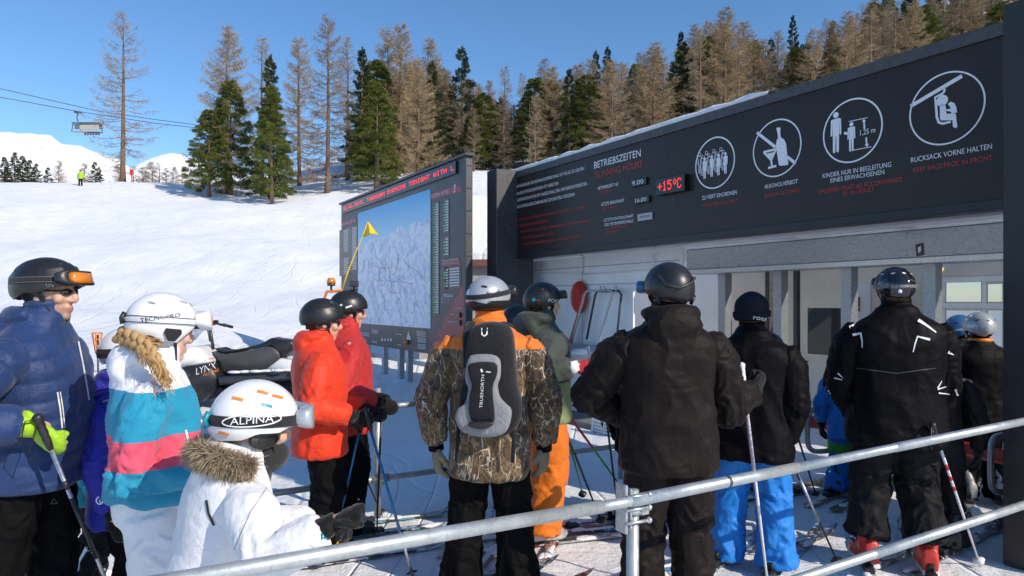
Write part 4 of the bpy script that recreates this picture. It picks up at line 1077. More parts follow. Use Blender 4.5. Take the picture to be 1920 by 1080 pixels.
class Folds:
    """displacement of cloth along limb bones: creases across the limb, bunched at the joints"""
    def __init__(s, seed=0): s.b = []; s.seed = seed
    def bone(s, pts, r, kind, amp=.004, joints=(), freq=13.0):
        s.b.append(([np.array(p) for p in pts], r, kind, amp, joints, freq))
    def locate(s, V):
        n = len(V); best = np.full(n, 1e9); bi = np.zeros(n, int); arc = np.zeros(n); ph = np.zeros((n, 3))
        for i, (pts, r, kind, amp, joints, fq) in enumerate(s.b):
            L0 = 0
            for a, b in zip(pts[:-1], pts[1:]):
                d = b-a; L = np.linalg.norm(d); t = np.clip(((V-a)@d)/(L*L), 0, 1); q = a+t[:, None]*d
                e = V-q; D = np.linalg.norm(e, axis=1)/r
                m = D < best
                best[m] = D[m]; bi[m] = i; arc[m] = L0+t[m]*L; ph[m] = (e/np.maximum(np.linalg.norm(e, axis=1), 1e-6)[:, None])[m]
                L0 += L
        return bi, arc, ph
    def apply(s, V, F, scale=1.0, puff=None):
        bi, arc, ph = s.locate(V); N = vnormals(V, F); d = np.zeros(len(V))
        for i, (pts, r, kind, amp, joints, fq) in enumerate(s.b):
            m = bi == i
            if not m.any(): continue
            a = arc[m]; p = ph[m]; A = np.full(len(a), amp)
            for j, w_, k in joints: A = A+k*np.exp(-((a-j)/w_)**2)
            sd = s.seed*3.7+i*9.1
            if kind == 'limb':
                wz = pn(np.stack([a*6, p[:, 0]*1.1+sd, p[:, 1]*1.1], 1))
                q = np.stack([a*fq+wz*1.6+p[:, 2]*.7, p[:, 0]*1.0+sd, p[:, 1]*1.0], 1)
                n1 = pn(q); n2 = pn(q*2.1+5)
                f = (1-np.abs(n1)*3.2)*.75+(1-np.abs(n2)*3.0)*.28-.35
            else:
                v = V[m]; wz = pn(v*5+sd)
                q = np.stack([v[:, 0]*7+wz*1.2, v[:, 1]*7, v[:, 2]*3.2+v[:, 0]*2.0+sd], 1)
                n1 = pn(q); n2 = pn(np.stack([v[:, 0]*4+sd, v[:, 1]*4, v[:, 2]*14+wz*2], 1))
                f = (1-np.abs(n1)*3.0)*.7+(1-np.abs(n2)*3.0)*.35-.3
            f = np.clip(f, -.9, .9)
            if puff is not None:
                pitch, pa, skew = puff
                u = (a*1.0+(V[m][:, 0]*skew if kind != 'limb' else p[:, 0]*.02))/pitch+.18*pn(V[m]*4+sd)
                f = f*.5; d[m] += pa*(np.abs(np.sin(PI*u))**.55-.55)
            d[m] += A*f
        return V+N*d[:, None]*scale, bi, arc, ph

SK = {}
def skin(name, col):
    if name in SK: return SK[name]
    t = NT(name); co = t.coord(); f = t.noise(co, 60, 4, .6); lip = t.attr('lip'); st = t.attr('stubble')
    c = t.ramp(f, [(.3, tuple(v*.86 for v in col)), (.7, tuple(min(1, v*1.1) for v in col))])
    c = t.mix(t.math('MULTIPLY', st, .55), c, (.16, .10, .075)); c = t.mix(t.math('MULTIPLY', lip, .7), c, (.42, .13, .11))
    t.col(c); t.set(Roughness=.5, Subsurface_Weight=.12, Subsurface_Radius=(.02, .008, .004)); t.bump(f, .12, .003)
    SK[name] = t.m; return t.m

class Person:
    def __init__(s, label, px, D, f, H, group=None, yaw=0, pitch=0, roll=0, lean=0.0, turn=0.0, seed=1, wide=1.0, det=1.0, x=None, heads=1.0, z=0.0):
        """f: facing vector in plan, yaw: head turn to the person's left (+), lean: forward tilt of the trunk"""
        X = (px-CX)/FPX*D if x is None else x
        f = Vector((f[0], f[1], 0)).normalized()
        s.root = thing('person', label, 'person', (X, D, z), math.atan2(-f.x, f.y), group)
        s.M = mat_of(s.root); s.I = s.M.inverted(); s.H = H; s.k = H/1.78; s.seed = seed; s.wide = wide; s.det = det; s.D = D
        k = s.k; s.lean = lean
        hz = .515*H
        s.hipz = hz
        def sp(z, y=0, x=0):           # point of the trunk at height z, bent forward from the hips
            h = max(0, z-hz); c, n = math.cos(lean), math.sin(lean)
            return Vector((x, h*n+y*c, min(z, hz)+h*c-y*n))
        s.sp = sp
        s.sh = {-1: sp(.788*H, -.008, -.122*H*wide**.5), 1: sp(.788*H, -.008, .122*H*wide**.5)}
        s.neck = sp(.855*H); s.head = s.neck+(sp(.921*H)-sp(.855*H))*1.0+Vector((0, .028, 0))
        s.RH = Euler((-pitch, roll, yaw), 'ZXY' if False else 'XYZ').to_matrix()
        s.RH = Matrix.Rotation(yaw, 3, 'Z') @ Matrix.Rotation(-pitch-lean*.25, 3, 'X') @ Matrix.Rotation(roll, 3, 'Y')
        s.HM = Matrix.Translation(s.head) @ s.RH.to_4x4() @ Matrix.Scale(heads, 4)
        s.arm = {}; s.leg = {}
        s.l1, s.l2 = .184*H, .163*H
        for sd in (-1, 1):
            s.set_hand(sd, s.sh[sd]+Vector((sd*.055*H, .03*H, -.33*H)))
            s.set_foot(sd, (sd*.075*H, .0), (sd*.1, 1, 0))
    def set_hand(s, sd, t, pole=None):
        pole = Vector(pole) if pole else Vector((sd*.5, -1, -.2))
        e, w_ = ik(s.sh[sd], Vector(t), s.l1, s.l2, pole); s.arm[sd] = (s.sh[sd], e, w_)
    def hand_w(s, sd, wp, pole=None): s.set_hand(sd, s.I @ wp, pole)
    def set_foot(s, sd, xy, pole=(0, 1, 0), z=.09):
        hip = Vector((sd*.052*s.H, 0, s.hipz)); an = Vector((xy[0], xy[1], z))
        kn, an = ik(hip, an, .235*s.H, .232*s.H, Vector(pole)); s.leg[sd] = (hip, kn, an)
    # ---- body, one continuous surface from head to feet
    def body(s, col=(.62, .36, .26), vox=None, stub=0.0):
        H, k = s.H, s.k; mb = MB(); hm = s.HM
        mb.ball((0, -.012, .028), (.073, .093, .098), hm, 0, 24, 16); mb.ball((0, .022, -.052), (.054, .066, .072), hm, 0, 20, 14)
        mb.ball((0, .068, -.098), (.026, .022, .020), hm, 0, 12, 8); mb.ball((0, .055, -.01), (.058, .040, .05), hm, 0, 16, 10)
        mb.tube([(0, .086, .030), (0, .100, .004), (0, .113, -.022), (0, .109, -.032)], [.010, .012, .0155, .012], 10, True, hm, 0, True)
        for sd in (-1, 1):
            mb.ball((sd*.013, .100, -.030), .0105, hm, 0, 10, 8); mb.ball((sd*.040, .064, -.022), (.026, .024, .024), hm, 0, 12, 8)
            mb.tube([(sd*.012, .089, .036), (sd*.045, .070, .034)], [.011, .009], 8, True, hm, 0, True)
            mb.ball((sd*.074, -.005, -.008), (.012, .024, .034), hm, 0, 10, 8)
        mb.ball((0, .088, -.060), (.024, .012, .0075), hm, 0, 12, 8); mb.ball((0, .086, -.073), (.021, .012, .0085), hm, 0, 12, 8)
        chin = s.HM @ Vector((0, -.015, -.05))
        mb.tube([chin, s.neck, s.sp(.80*H)], [.056, .058, .062*k], 16, True, None, 0, True)
        mb.tube([s.sp(.80*H), s.sp(.70*H), s.sp(.60*H), s.sp(.52*H)], [.10*k, .115*k, .10*k, .115*k], 18, True, None, 0, True, .8, (0, 1, 0))
        for sd in (-1, 1):
            a, e, w_ = s.arm[sd]; mb.tube([s.sp(.80*H, -.01, sd*.05*H), a, e, w_], [.05*k, .052*k, .040*k, .029*k], 12, True, None, 0, True)
            mb.tube([w_, w_+(w_-e).normalized()*.03*k], [.026*k, .024*k], 10, True, None, 0, True)
            h, kn, an = s.leg[sd]; mb.tube([h+Vector((0, 0, .02)), kn, an], [.082*k, .055*k, .038*k], 14, True, None, 0, True)
            mb.tube([an+Vector((0, -.02, -.03)), an+Vector((0, .13*k, -.05))], [.036*k, .030*k], 10, True, None, 0, True)
        V, F = voxel(mb, vox or max(.0065, .0019*s.D), 1)
        L = (V-np.array(s.HM.translation)) @ np.array(s.RH)
        lip = np.exp(-((L[:, 2]+.066)/.010)**4)*np.exp(-(L[:, 0]/.023)**4)*(L[:, 1] > .082)
        stb = np.clip((-.045-L[:, 2])/.02, 0, 1)*(L[:, 1] > -.02)*stub*(np.abs(L[:, 2]) < .16)
        o = mk('body', V, F, skin('skin_%.2f' % col[0], col), s.root, {'lip': lip, 'stubble': stb}); s.bodyo = o
        return o
    # ---- clothes
    def jacket(s, mat, hem=.43, loose=1.0, hood=True, collar=True, seed=None, puff=None, vox=None, amp=1.0, sleeve=1.0, attrs=None, open_wrist=.0, name='jacket', hoodr=1.0, belly=1.0):
        H, k, wd = s.H, s.k, s.wide; mb = MB(); lo = loose
        prof = [(hem, .112, .090, 0), (hem+.012, .118, .096, 0), (hem+.05, .118, .093, 0), (.55, .112*belly, .089*belly, .004), (.63, .110*belly, .088*belly, .006), (.70, .115, .092, .003), (.75, .119, .090, -.002), (.785, .121, .080, -.006), (.812, .104, .070, -.008), (.832, .074, .058, -.006), (.852, .054, .050, -.002), (.872, .047, .048, .002)]
        rings = []
        for z, a, b, y in prof:
            r = []
            for q in range(28):
                t_ = 2*PI*q/28; c_, s_ = math.cos(t_), math.sin(t_); e = .85
                r.append(s.sp(z*H, (b*H*math.copysign(abs(s_)**e, s_)*lo+y*H), a*H*wd*lo*math.copysign(abs(c_)**e, c_)))
            rings.append(r)
        mb.loft(rings)
        fo = Folds(seed if seed is not None else s.seed)
        fo.bone([s.sp(hem*H), s.sp(.72*H), s.sp(.86*H)], .125*H*wd, 'torso', .0095*amp, ((0.0, .10*H, .006*amp), (.16*H, .07*H, .010*amp)))
        if collar:
            n = 20; pts = [s.sp(.874*H+.006*k*math.sin(2*PI*q/n), .064*k*math.sin(2*PI*q/n)+.010, .068*k*math.cos(2*PI*q/n)) for q in range(n+1)]
            mb.tube(pts, .019*k, 8, False)
            pts = [s.sp(.896*H+.008*k*math.sin(2*PI*q/n), .062*k*math.sin(2*PI*q/n)+.014, .066*k*math.cos(2*PI*q/n)) for q in range(n+1)]
            mb.tube(pts, .016*k, 8, False)
            pts = [s.sp(.842*H, .066*k*math.sin(2*PI*q/n), .074*k*math.cos(2*PI*q/n)) for q in range(n+1)]
            mb.tube(pts, .024*k, 8, False)
        if hood:
            h = hoodr; pts = []
            for q in range(15):
                t_ = PI*(1.0+.12)+(-PI*1.24)*q/14
                t_ = -PI*.95+PI*.9*q/14*1.0
                t_ = PI+(.06*PI)+(q/14)*PI*.88
                pts.append(s.sp((.872-.010*math.sin(-t_)*1)*H, .088*k*h*math.sin(t_)-.002, .092*k*h*math.cos(t_)))
            mb.tube(pts, [.022*k*h+.020*k*h*math.sin(PI*q/14) for q in range(15)], 10, True, None, 0, True)
            mb.ball(s.sp(.838*H, -.094*k*h), (.098*k*h, .052*k*h, .066*k*h)); mb.ball(s.sp(.795*H, -.102*k*h), (.074*k*h, .036*k*h, .062*k*h))
        V, F = voxel(mb, vox or max(.0085, .0024*s.D), 1)
        V, bi, arc, ph = fo.apply(V, F, 1.0, puff)
        # normalised cloth coordinates for the colour zones
        zc = np.array([s.sp(hem*H)[:], s.sp(.86*H)[:]]); ax = zc[1]-zc[0]; L = np.linalg.norm(ax); ax /= L
        h = ((V-zc[0])@ax)/L
        at = {'h': h, 'side': np.abs(V[:, 0])/(.13*H*wd), 'sx': V[:, 0]/(.13*H*wd), 'front': V[:, 1]/(.1*H), 'arc': np.where(bi > 0, arc/(s.l1+s.l2), -1), 'armz': ph[:, 2]*(bi > 0), 'isarm': (bi > 0).astype(float)}
        if attrs: at.update(attrs(V, bi, arc, ph, h))
        s.jk = mk(name, V, F, mat, s.root, at); s.sl = {}
        for sd in (-1, 1):
            a, e, w_ = s.arm[sd]; r = lo*sleeve; mb = MB()
            i_ = s.sp(.764*H, -.006, sd*.078*H*wd); we = w_-(w_-e).normalized()*(.045-open_wrist)
            up = a+Vector((0, 0, -.013*H))-(a-i_)*.16
            mb.tube([i_, up, a.lerp(e, .28), a.lerp(e, .62), e, e.lerp(we, .45), e.lerp(we, .9), we], [.040*H*r, .043*H*r, .0465*H*r, .044*H*r, .0405*H*r, .038*H*r, .034*H*r, .030*H*r], 18, True, None, 0, False)
            mb.ball(i_, .042*H*r); mb.ball(e, .041*H*r)
            fo = Folds((seed if seed is not None else s.seed)+sd*3)
            L1 = (e-a).length
            fo.bone([a, e, we], .052*H, 'limb', .0085*amp, ((L1, .09, .017*amp), (L1*2*.93, .07, .013*amp), (.02, .07, .006*amp)), 11)
            V, F = voxel(mb, vox or max(.0075, .0024*s.D), 1)
            V, bi, arc, ph = fo.apply(V, F, 1.0, puff)
            h = ((V-zc[0])@ax)/L
            at = {'h': h, 'side': np.zeros(len(V)), 'sx': V[:, 0]/(.13*H*wd), 'front': V[:, 1]/(.1*H), 'arc': arc/(s.l1+s.l2), 'armz': ph[:, 2], 'isarm': np.ones(len(V))}
            if attrs: at.update(attrs(V, bi+1, arc, ph, h))
            o = mk('sleeve', V, F, mat, s.root, at); o.parent = s.jk; s.sl[sd] = o
        return s.jk
    def trousers(s, mat, top=.56, loose=1.0, flare=1.0, seed=None, amp=1.0, bottom=.05, vox=None, name='trousers', attrs=None):
        H, k = s.H, s.k; mb = MB(); wd = s.wide
        rings = []
        for z, a, b, y in ((.475, .104, .080, -.002), (.52, .110, .084, -.004), (top, .104, .080, 0), (top+.03, .10, .075, 0)):
            rings.append([s.sp(z*H, b*H*math.sin(2*PI*q/24)+y*H, a*H*wd**.5*math.cos(2*PI*q/24)) for q in range(24)])
        mb.loft(rings)
        fo = Folds((seed if seed is not None else s.seed)+40)
        fo.bone([s.sp(.49*H), s.sp(.6*H)], .11*H, 'torso', .003*amp)
        for sd in (-1, 1):
            h, kn, an = s.leg[sd]; b = Vector((an.x, an.y-.018, bottom)); r = loose
            h2 = Vector((h.x*1.08, h.y, h.z-.02))
            mb.tube([h2, h2.lerp(kn, .5), kn, kn.lerp(b, .5), b.lerp(kn, .05), b], [.058*H*r**.5, .059*H*r, .052*H*r, .049*H*r*flare**.5, .052*H*r*flare, .052*H*r*flare], 18, True)
            L1 = (kn-h2).length
            fo.bone([h2, kn, b], .055*H, 'limb', .0085*amp, ((L1, .13, .017*amp), (L1*1.95, .15, .020*amp), (0.05, .1, .008*amp)), 9.5)
        V, F = voxel(mb, vox or max(.009, .0024*s.D), 1)
        V, bi, arc, ph = fo.apply(V, F)
        zt = (V[:, 2]-.05)/(.5*H)
        at = {'h': zt, 'sx': V[:, 0], 'arc': arc, 'limb': bi.astype(float)}
        if attrs: at.update(attrs(V, bi, arc, ph))
        s.tr = mk(name, V, F, mat, s.root, at)
        return s.tr
    # ---- gloves: palm, four bent fingers and a thumb
    def glove(s, sd, mat, curl=.35, palm=None, size=1.0, cuff=.05, cuffmat=None, fdir=None, vox=.0045, label=None):
        a, e, w_ = s.arm[sd]; k = size*s.k**.5
        y = Vector(fdir).normalized() if fdir is not None else (w_-e).normalized()
        pz = Vector(palm) if palm is not None else Vector((-sd, .2, 0)); pz = (pz-y*pz.dot(y)).normalized(); x = y.cross(pz)
        G = Matrix(((x.x, y.x, pz.x, w_.x), (x.y, y.y, pz.y, w_.y), (x.z, y.z, pz.z, w_.z), (0, 0, 0, 1)))
        s.G = getattr(s, 'G', {}); s.G[sd] = G
        # thumb lies on the side facing forward when the palm faces the body
        th = 1 if sd < 0 else -1
        th = -th if False else th
        mb = MB()
        mb.tube([(0, -.035*k, 0), (0, .0, 0), (0, .045*k, 0), (0, .085*k, .002)], [.036*k, .036*k, .046*k, .043*k], 14, True, G, 0, True, .56, (0, 0, 1))
        V0 = [(-.034, .078), (-.0115, .088), (.0115, .087), (.033, .076)]
        ln = [.066, .078, .074, .060]
        if th > 0: ln = ln[::-1]
        for i, ((fx, fy), L) in enumerate(zip(V0, ln)):
            c = curl*(1+.10*math.sin(i*2.1+s.seed)); p = Vector((fx*k, fy*k, .0)); pts = [p-Vector((0, .02*k, 0)), p]; ang = .15+c*.6; sp_ = fx*3.0*(1-min(1, c))
            for q, fr in enumerate((.42, .33, .25)):
                p = p+Vector((sp_*.01, math.cos(ang)*L*fr*k, math.sin(ang)*L*fr*k)); pts.append(p); ang += c*1.25
            mb.tube(pts, [.0125*k, .0138*k, .0130*k, .0122*k, .0105*k], 8, True, G, 0, True)
        t0 = Vector((th*.030*k, .005*k, .006*k)); pts = [t0, t0+Vector((th*.026*k, .026*k, .012*k)), t0+Vector((th*(.036-.018*curl)*k, .054*k, .026*k+.014*k*curl)), t0+Vector((th*(.036-.045*curl)*k, .076*k, .036*k+.018*k*curl))]
        mb.tube(pts, [.017*k, .0165*k, .0145*k, .012*k], 9, True, G, 0, True)
        V, F = voxel(mb, vox, 1)
        N = vnormals(V, F); V = V+N*(pn(V*60+s.seed)*.0022)[:, None]
        o = mk('glove', V, F, mat, s.root)
        if label: o['label'] = label
        if cuff > 0:
            mb = MB(); d = (w_-e).normalized(); q = w_-d*.01
            mb.tube([q-d*cuff, q-d*cuff*.5, q+d*.012], [.042*s.k+.004, .043*s.k, .036*k+.003], 16, True, None, 0, False)
            c_ = mb.build('cuff', cuffmat or mat, s.root); c_.parent = o
        return o
    def grip(s, sd):
        """where a held pole passes through the closed hand: point and direction in world space"""
        G = s.M @ s.G[sd]; return G @ Vector((0, .085*s.k**.5, .026*s.k**.5)), (G.to_3x3() @ Vector((1, 0, 0))).normalized()
    # ---- ski boots
    def boots(s, mat, mat2, buckle=None, z0=.035, names=True, size=1.0, label=None):
        for sd in (-1, 1):
            h, kn, an = s.leg[sd]; k = size*s.k**.6; mb = MB(); T = Matrix.Translation((an.x, an.y, z0)) @ Matrix.Rotation(-sd*.12, 4, 'Z')
            R = []
            for y, hw, z0_, z1_ in ((-.115, .036, .0, .11), (-.10, .046, .0, .15), (-.03, .048, .0, .165), (.05, .049, 0, .125), (.11, .050, 0, .095), (.155, .044, 0, .075), (.178, .03, .008, .055)):
                r = []
                for q in range(16):
                    t_ = 2*PI*q/16; c_, s_ = math.cos(t_), math.sin(t_); e = .6
                    r.append((hw*k*math.copysign(abs(c_)**e, c_), y*k, (z0_+(z1_-z0_)*(.5+.5*math.copysign(abs(s_)**e, s_)))*k))
                R.append(r)
            mb.loft(R, T); mb.tube([(0, -.048*k, .07*k), (0, -.028*k, .16*k), (0, .005*k, .22*k), (0, .030*k, .27*k)], [.052*k, .054*k, .055*k, .058*k], 16, True, T, 0, False, 1.15, (0, 1, 0))
            V, F = voxel(mb, max(.007, .0016*s.D), 1)
            o = mk('boot', V, F, mat, s.root)
            if label and sd > 0: pass
            mb = MB(); mb.box((0, .03*k, .008*k), (.080*k, .30*k, .028*k), T, 0, None, .005); so = mb.build('sole', mat2, s.root); so.parent = o
            mb = MB()
            for y, z, ww in ((.10, .098, .108), (.045, .135, .108), (.04, .205, .128), (.052, .262, .138)):
                mb.box((0, y*k, z*k), (ww*k, .020*k, .022*k), T, 0, Matrix.Rotation(-.5, 3, 'X'), .003); mb.box((sd*ww*.52*k, (y-.02)*k, z*k), (.012, .055*k, .016*k), T, 0, None, .003)
            b = mb.build('buckle', buckle or M['steel'], s.root); b.parent = o
    # ---- helmet: shell, ear pads, vents, goggles
    def hp(s, az, el, off=0.0, sc=(1, 1, 1)):
        """point on the helmet: az from the front towards the wearer's right, el upwards"""
        a, b, c = .116*sc[0]+off, .140*sc[1]+off, .128*sc[2]+off
        ce = math.cos(el); bk = -.006 if abs(az) > PI/2 else 0
        return Vector((a*ce*math.sin(az), b*ce*math.cos(az)-.012, c*math.sin(el)+.030))
    def helmet(s, mat, pad=None, vent=None, rim=None, sc=(1, 1, 1), front=.10, ear=-.62, back=-.52, hard_ear=False, vents=((.5, .9), (-.5, .9), (.45, .45), (-.45, .45), (2.6, .55), (-2.6, .55), (2.75, .1), (-2.75, .1)), ridge=0.0, ventsize=1.0, earpads=True):
        HMx = s.HM; n, m = 56, 20
        def lo(az):
            a = abs((az+PI) % (2*PI)-PI)
            pts = [(0, front), (.75, front-.06), (1.12, -.30 if hard_ear else -.12), (1.35, ear if hard_ear else -.22), (1.85, ear if hard_ear else -.24), (2.2, -.42), (PI, back)]
            return float(np.interp(a, [p[0] for p in pts], [p[1] for p in pts]))
        mb = MB(); rings = []
        def shell(off, inner=False):
            out = []
            for j in range(m):
                r = []
                for i in range(n):
                    az = 2*PI*i/n; e0 = lo(az); el = e0+(PI/2*.985-e0)*(j/(m-1))**.9
                    o2 = off
                    if ridge and not inner: o2 += ridge*(math.exp(-((abs(math.sin(az))*math.cos(el)-.42)/.07)**2)*math.cos(el)+.7*math.exp(-((el-.50-.25*math.cos(az))/.06)**2))
                    if j == 0 and not inner: o2 -= .004
                    r.append(s.hp(az, el, o2, sc))
                out.append(r)
            return out
        mb.loft(shell(0.0)+shell(-.010, True)[::-1][::1] if False else shell(0.0), HMx, 0, False)
        mb.add([tuple(s.hp(0, PI/2, 0.0, sc))], [], 0, HMx)
        top = len(mb.v)-1
        for i in range(n): mb.f.append(((m-1)*n+i, (m-1)*n+(i+1) % n, top)); mb.m.append(0); mb.sm.append(True)
        # inner lining turned under the rim
        a = [s.hp(2*PI*i/n, lo(2*PI*i/n), -.004, sc) for i in range(n)]; b = [s.hp(2*PI*i/n, lo(2*PI*i/n)+.02, -.022, sc) for i in range(n)]; c = [s.hp(2*PI*i/n, .6, -.024, sc) for i in range(n)]
        o = mb.build('helmet', mat, s.root); s.hel = o; s.sc = sc
        mb = MB(); mb.loft([a, b, c], HMx, 0, False); mb.build('lining', pad or M['black_plastic'], s.root).parent = o
        if earpads and not hard_ear:
            mb = MB()
            for sd in (-1, 1):
                R = []
                for off in (.0, .010, .012, .006):
                    q = []
                    sh = 1.0 if off < .011 else .75
                    for i in range(20):
                        t_ = 2*PI*i/20; az = sd*(1.60+.46*sh*math.cos(t_)); el = -.47+.34*sh*math.sin(t_)
                        q.append(s.hp(az, el, -.024+off, sc))
                    R.append(q)
                mb.loft(R, HMx)
                mb.tube([s.hp(sd*1.25, -.55, -.03, sc), Vector((sd*.055, .05, -.10)), Vector((sd*.012, .062, -.125)), Vector((0, .064, -.126))], .009, 8, True, HMx, 0, False, .45)
            mb.build('ear_pad', pad or M['black_plastic'], s.root).parent = o
        if hard_ear:
            mb = MB()
            for sd in (-1, 1):
                q = []
                pts = [(-.20, .10), (.20, .10), (.24, -.02), (.10, -.27), (-.10, -.27), (-.24, -.02)]
                for off in (.001, .010): q.append([s.hp(sd*(1.62-x), -.24+y, off, sc) for x, y in pts])
                mb.loft(q, HMx, 0, True, False)
                mb.tube([s.hp(sd*1.3, ear, -.02, sc), Vector((sd*.06, .03, -.105)), Vector((0, .06, -.128))], .010, 8, True, HMx, 0, False, .5)
            mb.build('ear_pad', pad or M['black_plastic'], s.root).parent = o
        if vents:
            for va, ve in vents:
                mb = MB(); R = []
                for off, sh in ((-.002, 1.0), (.0025, .95), (.0008, .72)):
                    R.append([s.hp(va+.17*ventsize*sh*math.cos(t_)/max(.4, math.cos(ve)), ve+.062*ventsize*sh*math.sin(t_)+.10*ventsize*math.cos(t_)*sh*(1 if va > 0 else -1)*(.35), off, sc) for t_ in [2*PI*i/14 for i in range(14)]])
                mb.loft(R, HMx, 0, True); mb.build('vent', vent or M['black_plastic'], s.root).parent = o
        return o
    def strap(s, mat, el0=.12, tilt=.10, hw=.10, off=.004, az0=.85, edge=None, clip=None):
        """goggle strap round the back of the helmet"""
        mb = MB(); R = []; n = 60
        for i in range(n+1):
            az = az0+(2*PI-2*az0)*i/n; e = el0+tilt*math.cos(az)
            R.append([s.hp(az, e-hw, -.002, s.sc), s.hp(az, e-hw, off, s.sc), s.hp(az, e, off+.0012, s.sc), s.hp(az, e+hw, off, s.sc), s.hp(az, e+hw, -.002, s.sc)])
        mb.loft(R, s.HM, 0, True, False); o = mb.build('goggle_strap', mat, s.root); o.parent = s.hel; s.stp = o
        if edge:
            mb = MB()
            for q in (-.78, .78): mb.tube([s.hp(az0+(2*PI-2*az0)*i/n, el0+tilt*math.cos(az0+(2*PI-2*az0)*i/n)+hw*q, off+.001, s.sc) for i in range(n+1)], .0016, 6, True, s.HM)
            mb.build('strap_edge', edge, s.root).parent = s.hel
        if clip:
            mb = MB()
            e = el0-tilt
            mb.tube([s.hp(PI, e-hw*1.3, .010, s.sc), s.hp(PI, e, .018, s.sc), s.hp(PI, e+hw*1.4, .010, s.sc)], [.010, .008, .010], 8, True, s.HM)
            mb.build('strap_clip', clip, s.root).parent = s.hel
        return o
    def goggles(s, frame, lens, el=.22, h=.19, az=.92, off=.014, thick=.026):
        mb = MB(); R = []; n = 28
        def edge(t_):       # rounded rectangle in (az, el)
            c_, s_ = math.cos(t_), math.sin(t_); e = .45
            return az*math.copysign(abs(c_)**e, c_), h*math.copysign(abs(s_)**.6, s_)
        prof = ((.99, off-.014, 1), (1.0, off+thick*.5, 1), (.97, off+thick, .95), (.88, off+thick+.002, .80), (.84, off+thick-.006, .74))
        for sh, o_, ka in prof:
            R.append([s.hp(edge(2*PI*i/n)[0]*sh*ka, el+edge(2*PI*i/n)[1]*sh-.02*(1-abs(math.cos(2*PI*i/n))), o_, s.sc) for i in range(n)])
        mb.loft(R, s.HM, 0, False); g = mb.build('goggles', frame, s.root)
        mb = MB(); R = []
        for sh, o_ in ((.86, off+thick-.004), (.6, off+thick+.002), (.3, off+thick+.004), (.02, off+thick+.005)):
            R.append([s.hp(edge(2*PI*i/n)[0]*sh*.74, el+edge(2*PI*i/n)[1]*sh-.02*(1-abs(math.cos(2*PI*i/n)))*sh, o_, s.sc) for i in range(n)])
        mb.loft(R, s.HM, 0, True); mb.build('lens', lens, s.root).parent = g
        s.gog = g; return g
    def sunglasses(s, frame, lens):
        mb = MB()
        for sd in (-1, 1):
            mb.tube([(sd*.006, .104, .010), (sd*.03, .097, .014), (sd*.062, .072, .012), (sd*.076, .03, .012), (sd*.080, -.02, .010)], [.0035, .004, .0045, .004, .003], 8, True, s.HM)
        o = mb.build('sunglasses', frame, s.root)
        for sd in (-1, 1):
            mb = MB(); R = []
            for sh, dd in ((1.0, 0), (.95, .004), (.4, .006), (.05, .0065)):
                q = []
                for i in range(16):
                    t_ = 2*PI*i/16; u = .026*sh*math.cos(t_); v = .0155*sh*math.sin(t_); a = (u+.034)/.085
                    q.append(((.085*math.sin(a*1.0))*sd, .020+.082*math.cos(a)+dd, .006+v-.10*u*.3))
                R.append(q)
            mb.loft(R, s.HM, 0, True); mb.build('lens', lens, s.root).parent = o
        return o
    def hair(s, mat, back=True, down=.10, seed=3):
        random.seed(seed); mb = MB()
        for q in range(60):
            az = random.uniform(1.25, 2*PI-1.25); p = [s.hp(az, -.25, -.030, (1, 1, 1)), s.hp(az, -.5, -.034), s.hp(az, -.72, -.030)+Vector((0, -.005, -down*random.uniform(.4, 1)))]
            mb.tube(p, [.008, .009, .003], 6, True, s.HM)
        return mb.build('hair', mat, s.root)

# ---- lettering and strips laid on a curved surface (each point is dropped along the line of sight and sits on that surface)
def bvh_of(o):
    Mx = mat_of(o); me = o.data
    return BVHTree.FromPolygons([Mx @ v.co for v in me.vertices], [tuple(p.vertices) for p in me.polygons])
def drop(bvs, x, y, off):
    d = ray(x, y); h = min((b.ray_cast(CAMP, d) for b in bvs), key=lambda q: q[3] if q[0] is not None else 1e9)
    if h[0] is None: return None
    n = h[1] if h[1].dot(d) < 0 else -h[1]
    return h[0]+n*off
def decal(o, name, polys, mat, off=.0025, strokes=None, parent=None, sub=True):
    """polys: list of (verts px, faces); strokes: list of (pts px, width px)"""
    ol = o if isinstance(o, (list, tuple)) else [o]; o = ol[0]
    bv = [bvh_of(q) for q in ol]; mb = MB()
    def put(P, F):
        Q = [drop(bv, x, y, off) for x, y in P]
        ok = [q is not None for q in Q]
        ids = {}; vs = []
        for i, q in enumerate(Q):
            if ok[i]: ids[i] = len(vs); vs.append(q)
        fs = [tuple(ids[i] for i in f) for f in F if all(ok[i] for i in f)]
        if fs: mb.add(vs, fs, 0, None, False)
    for P, F in polys: put(P, F)
    for pts, wd in (strokes or []):
        P = []; n = len(pts)
        fine = []
        for i in range(n-1):
            st = max(1, int(math.dist(pts[i], pts[i+1])/6))
            for q in range(st): fine.append((pts[i][0]+(pts[i+1][0]-pts[i][0])*q/st, pts[i][1]+(pts[i+1][1]-pts[i][1])*q/st))
        fine.append(pts[-1]); n = len(fine)
        for i in range(n):
            a = fine[max(0, i-1)]; b = fine[min(n-1, i+1)]; L = math.dist(a, b) or 1; nx, ny = -(b[1]-a[1])/L, (b[0]-a[0])/L
            w_ = wd(i/(n-1)) if callable(wd) else wd
            P += [(fine[i][0]+nx*w_/2, fine[i][1]+ny*w_/2), (fine[i][0]-nx*w_/2, fine[i][1]-ny*w_/2)]
        put(P, [(2*i, 2*i+2, 2*i+3, 2*i+1) for i in range(n-1)])
    if not mb.f: return None
    par = parent or o
    inv = mat_of(par).inverted(); mb.v = [tuple(inv @ Vector(v)) for v in mb.v]
    return mb.build(name, mat, par, False)
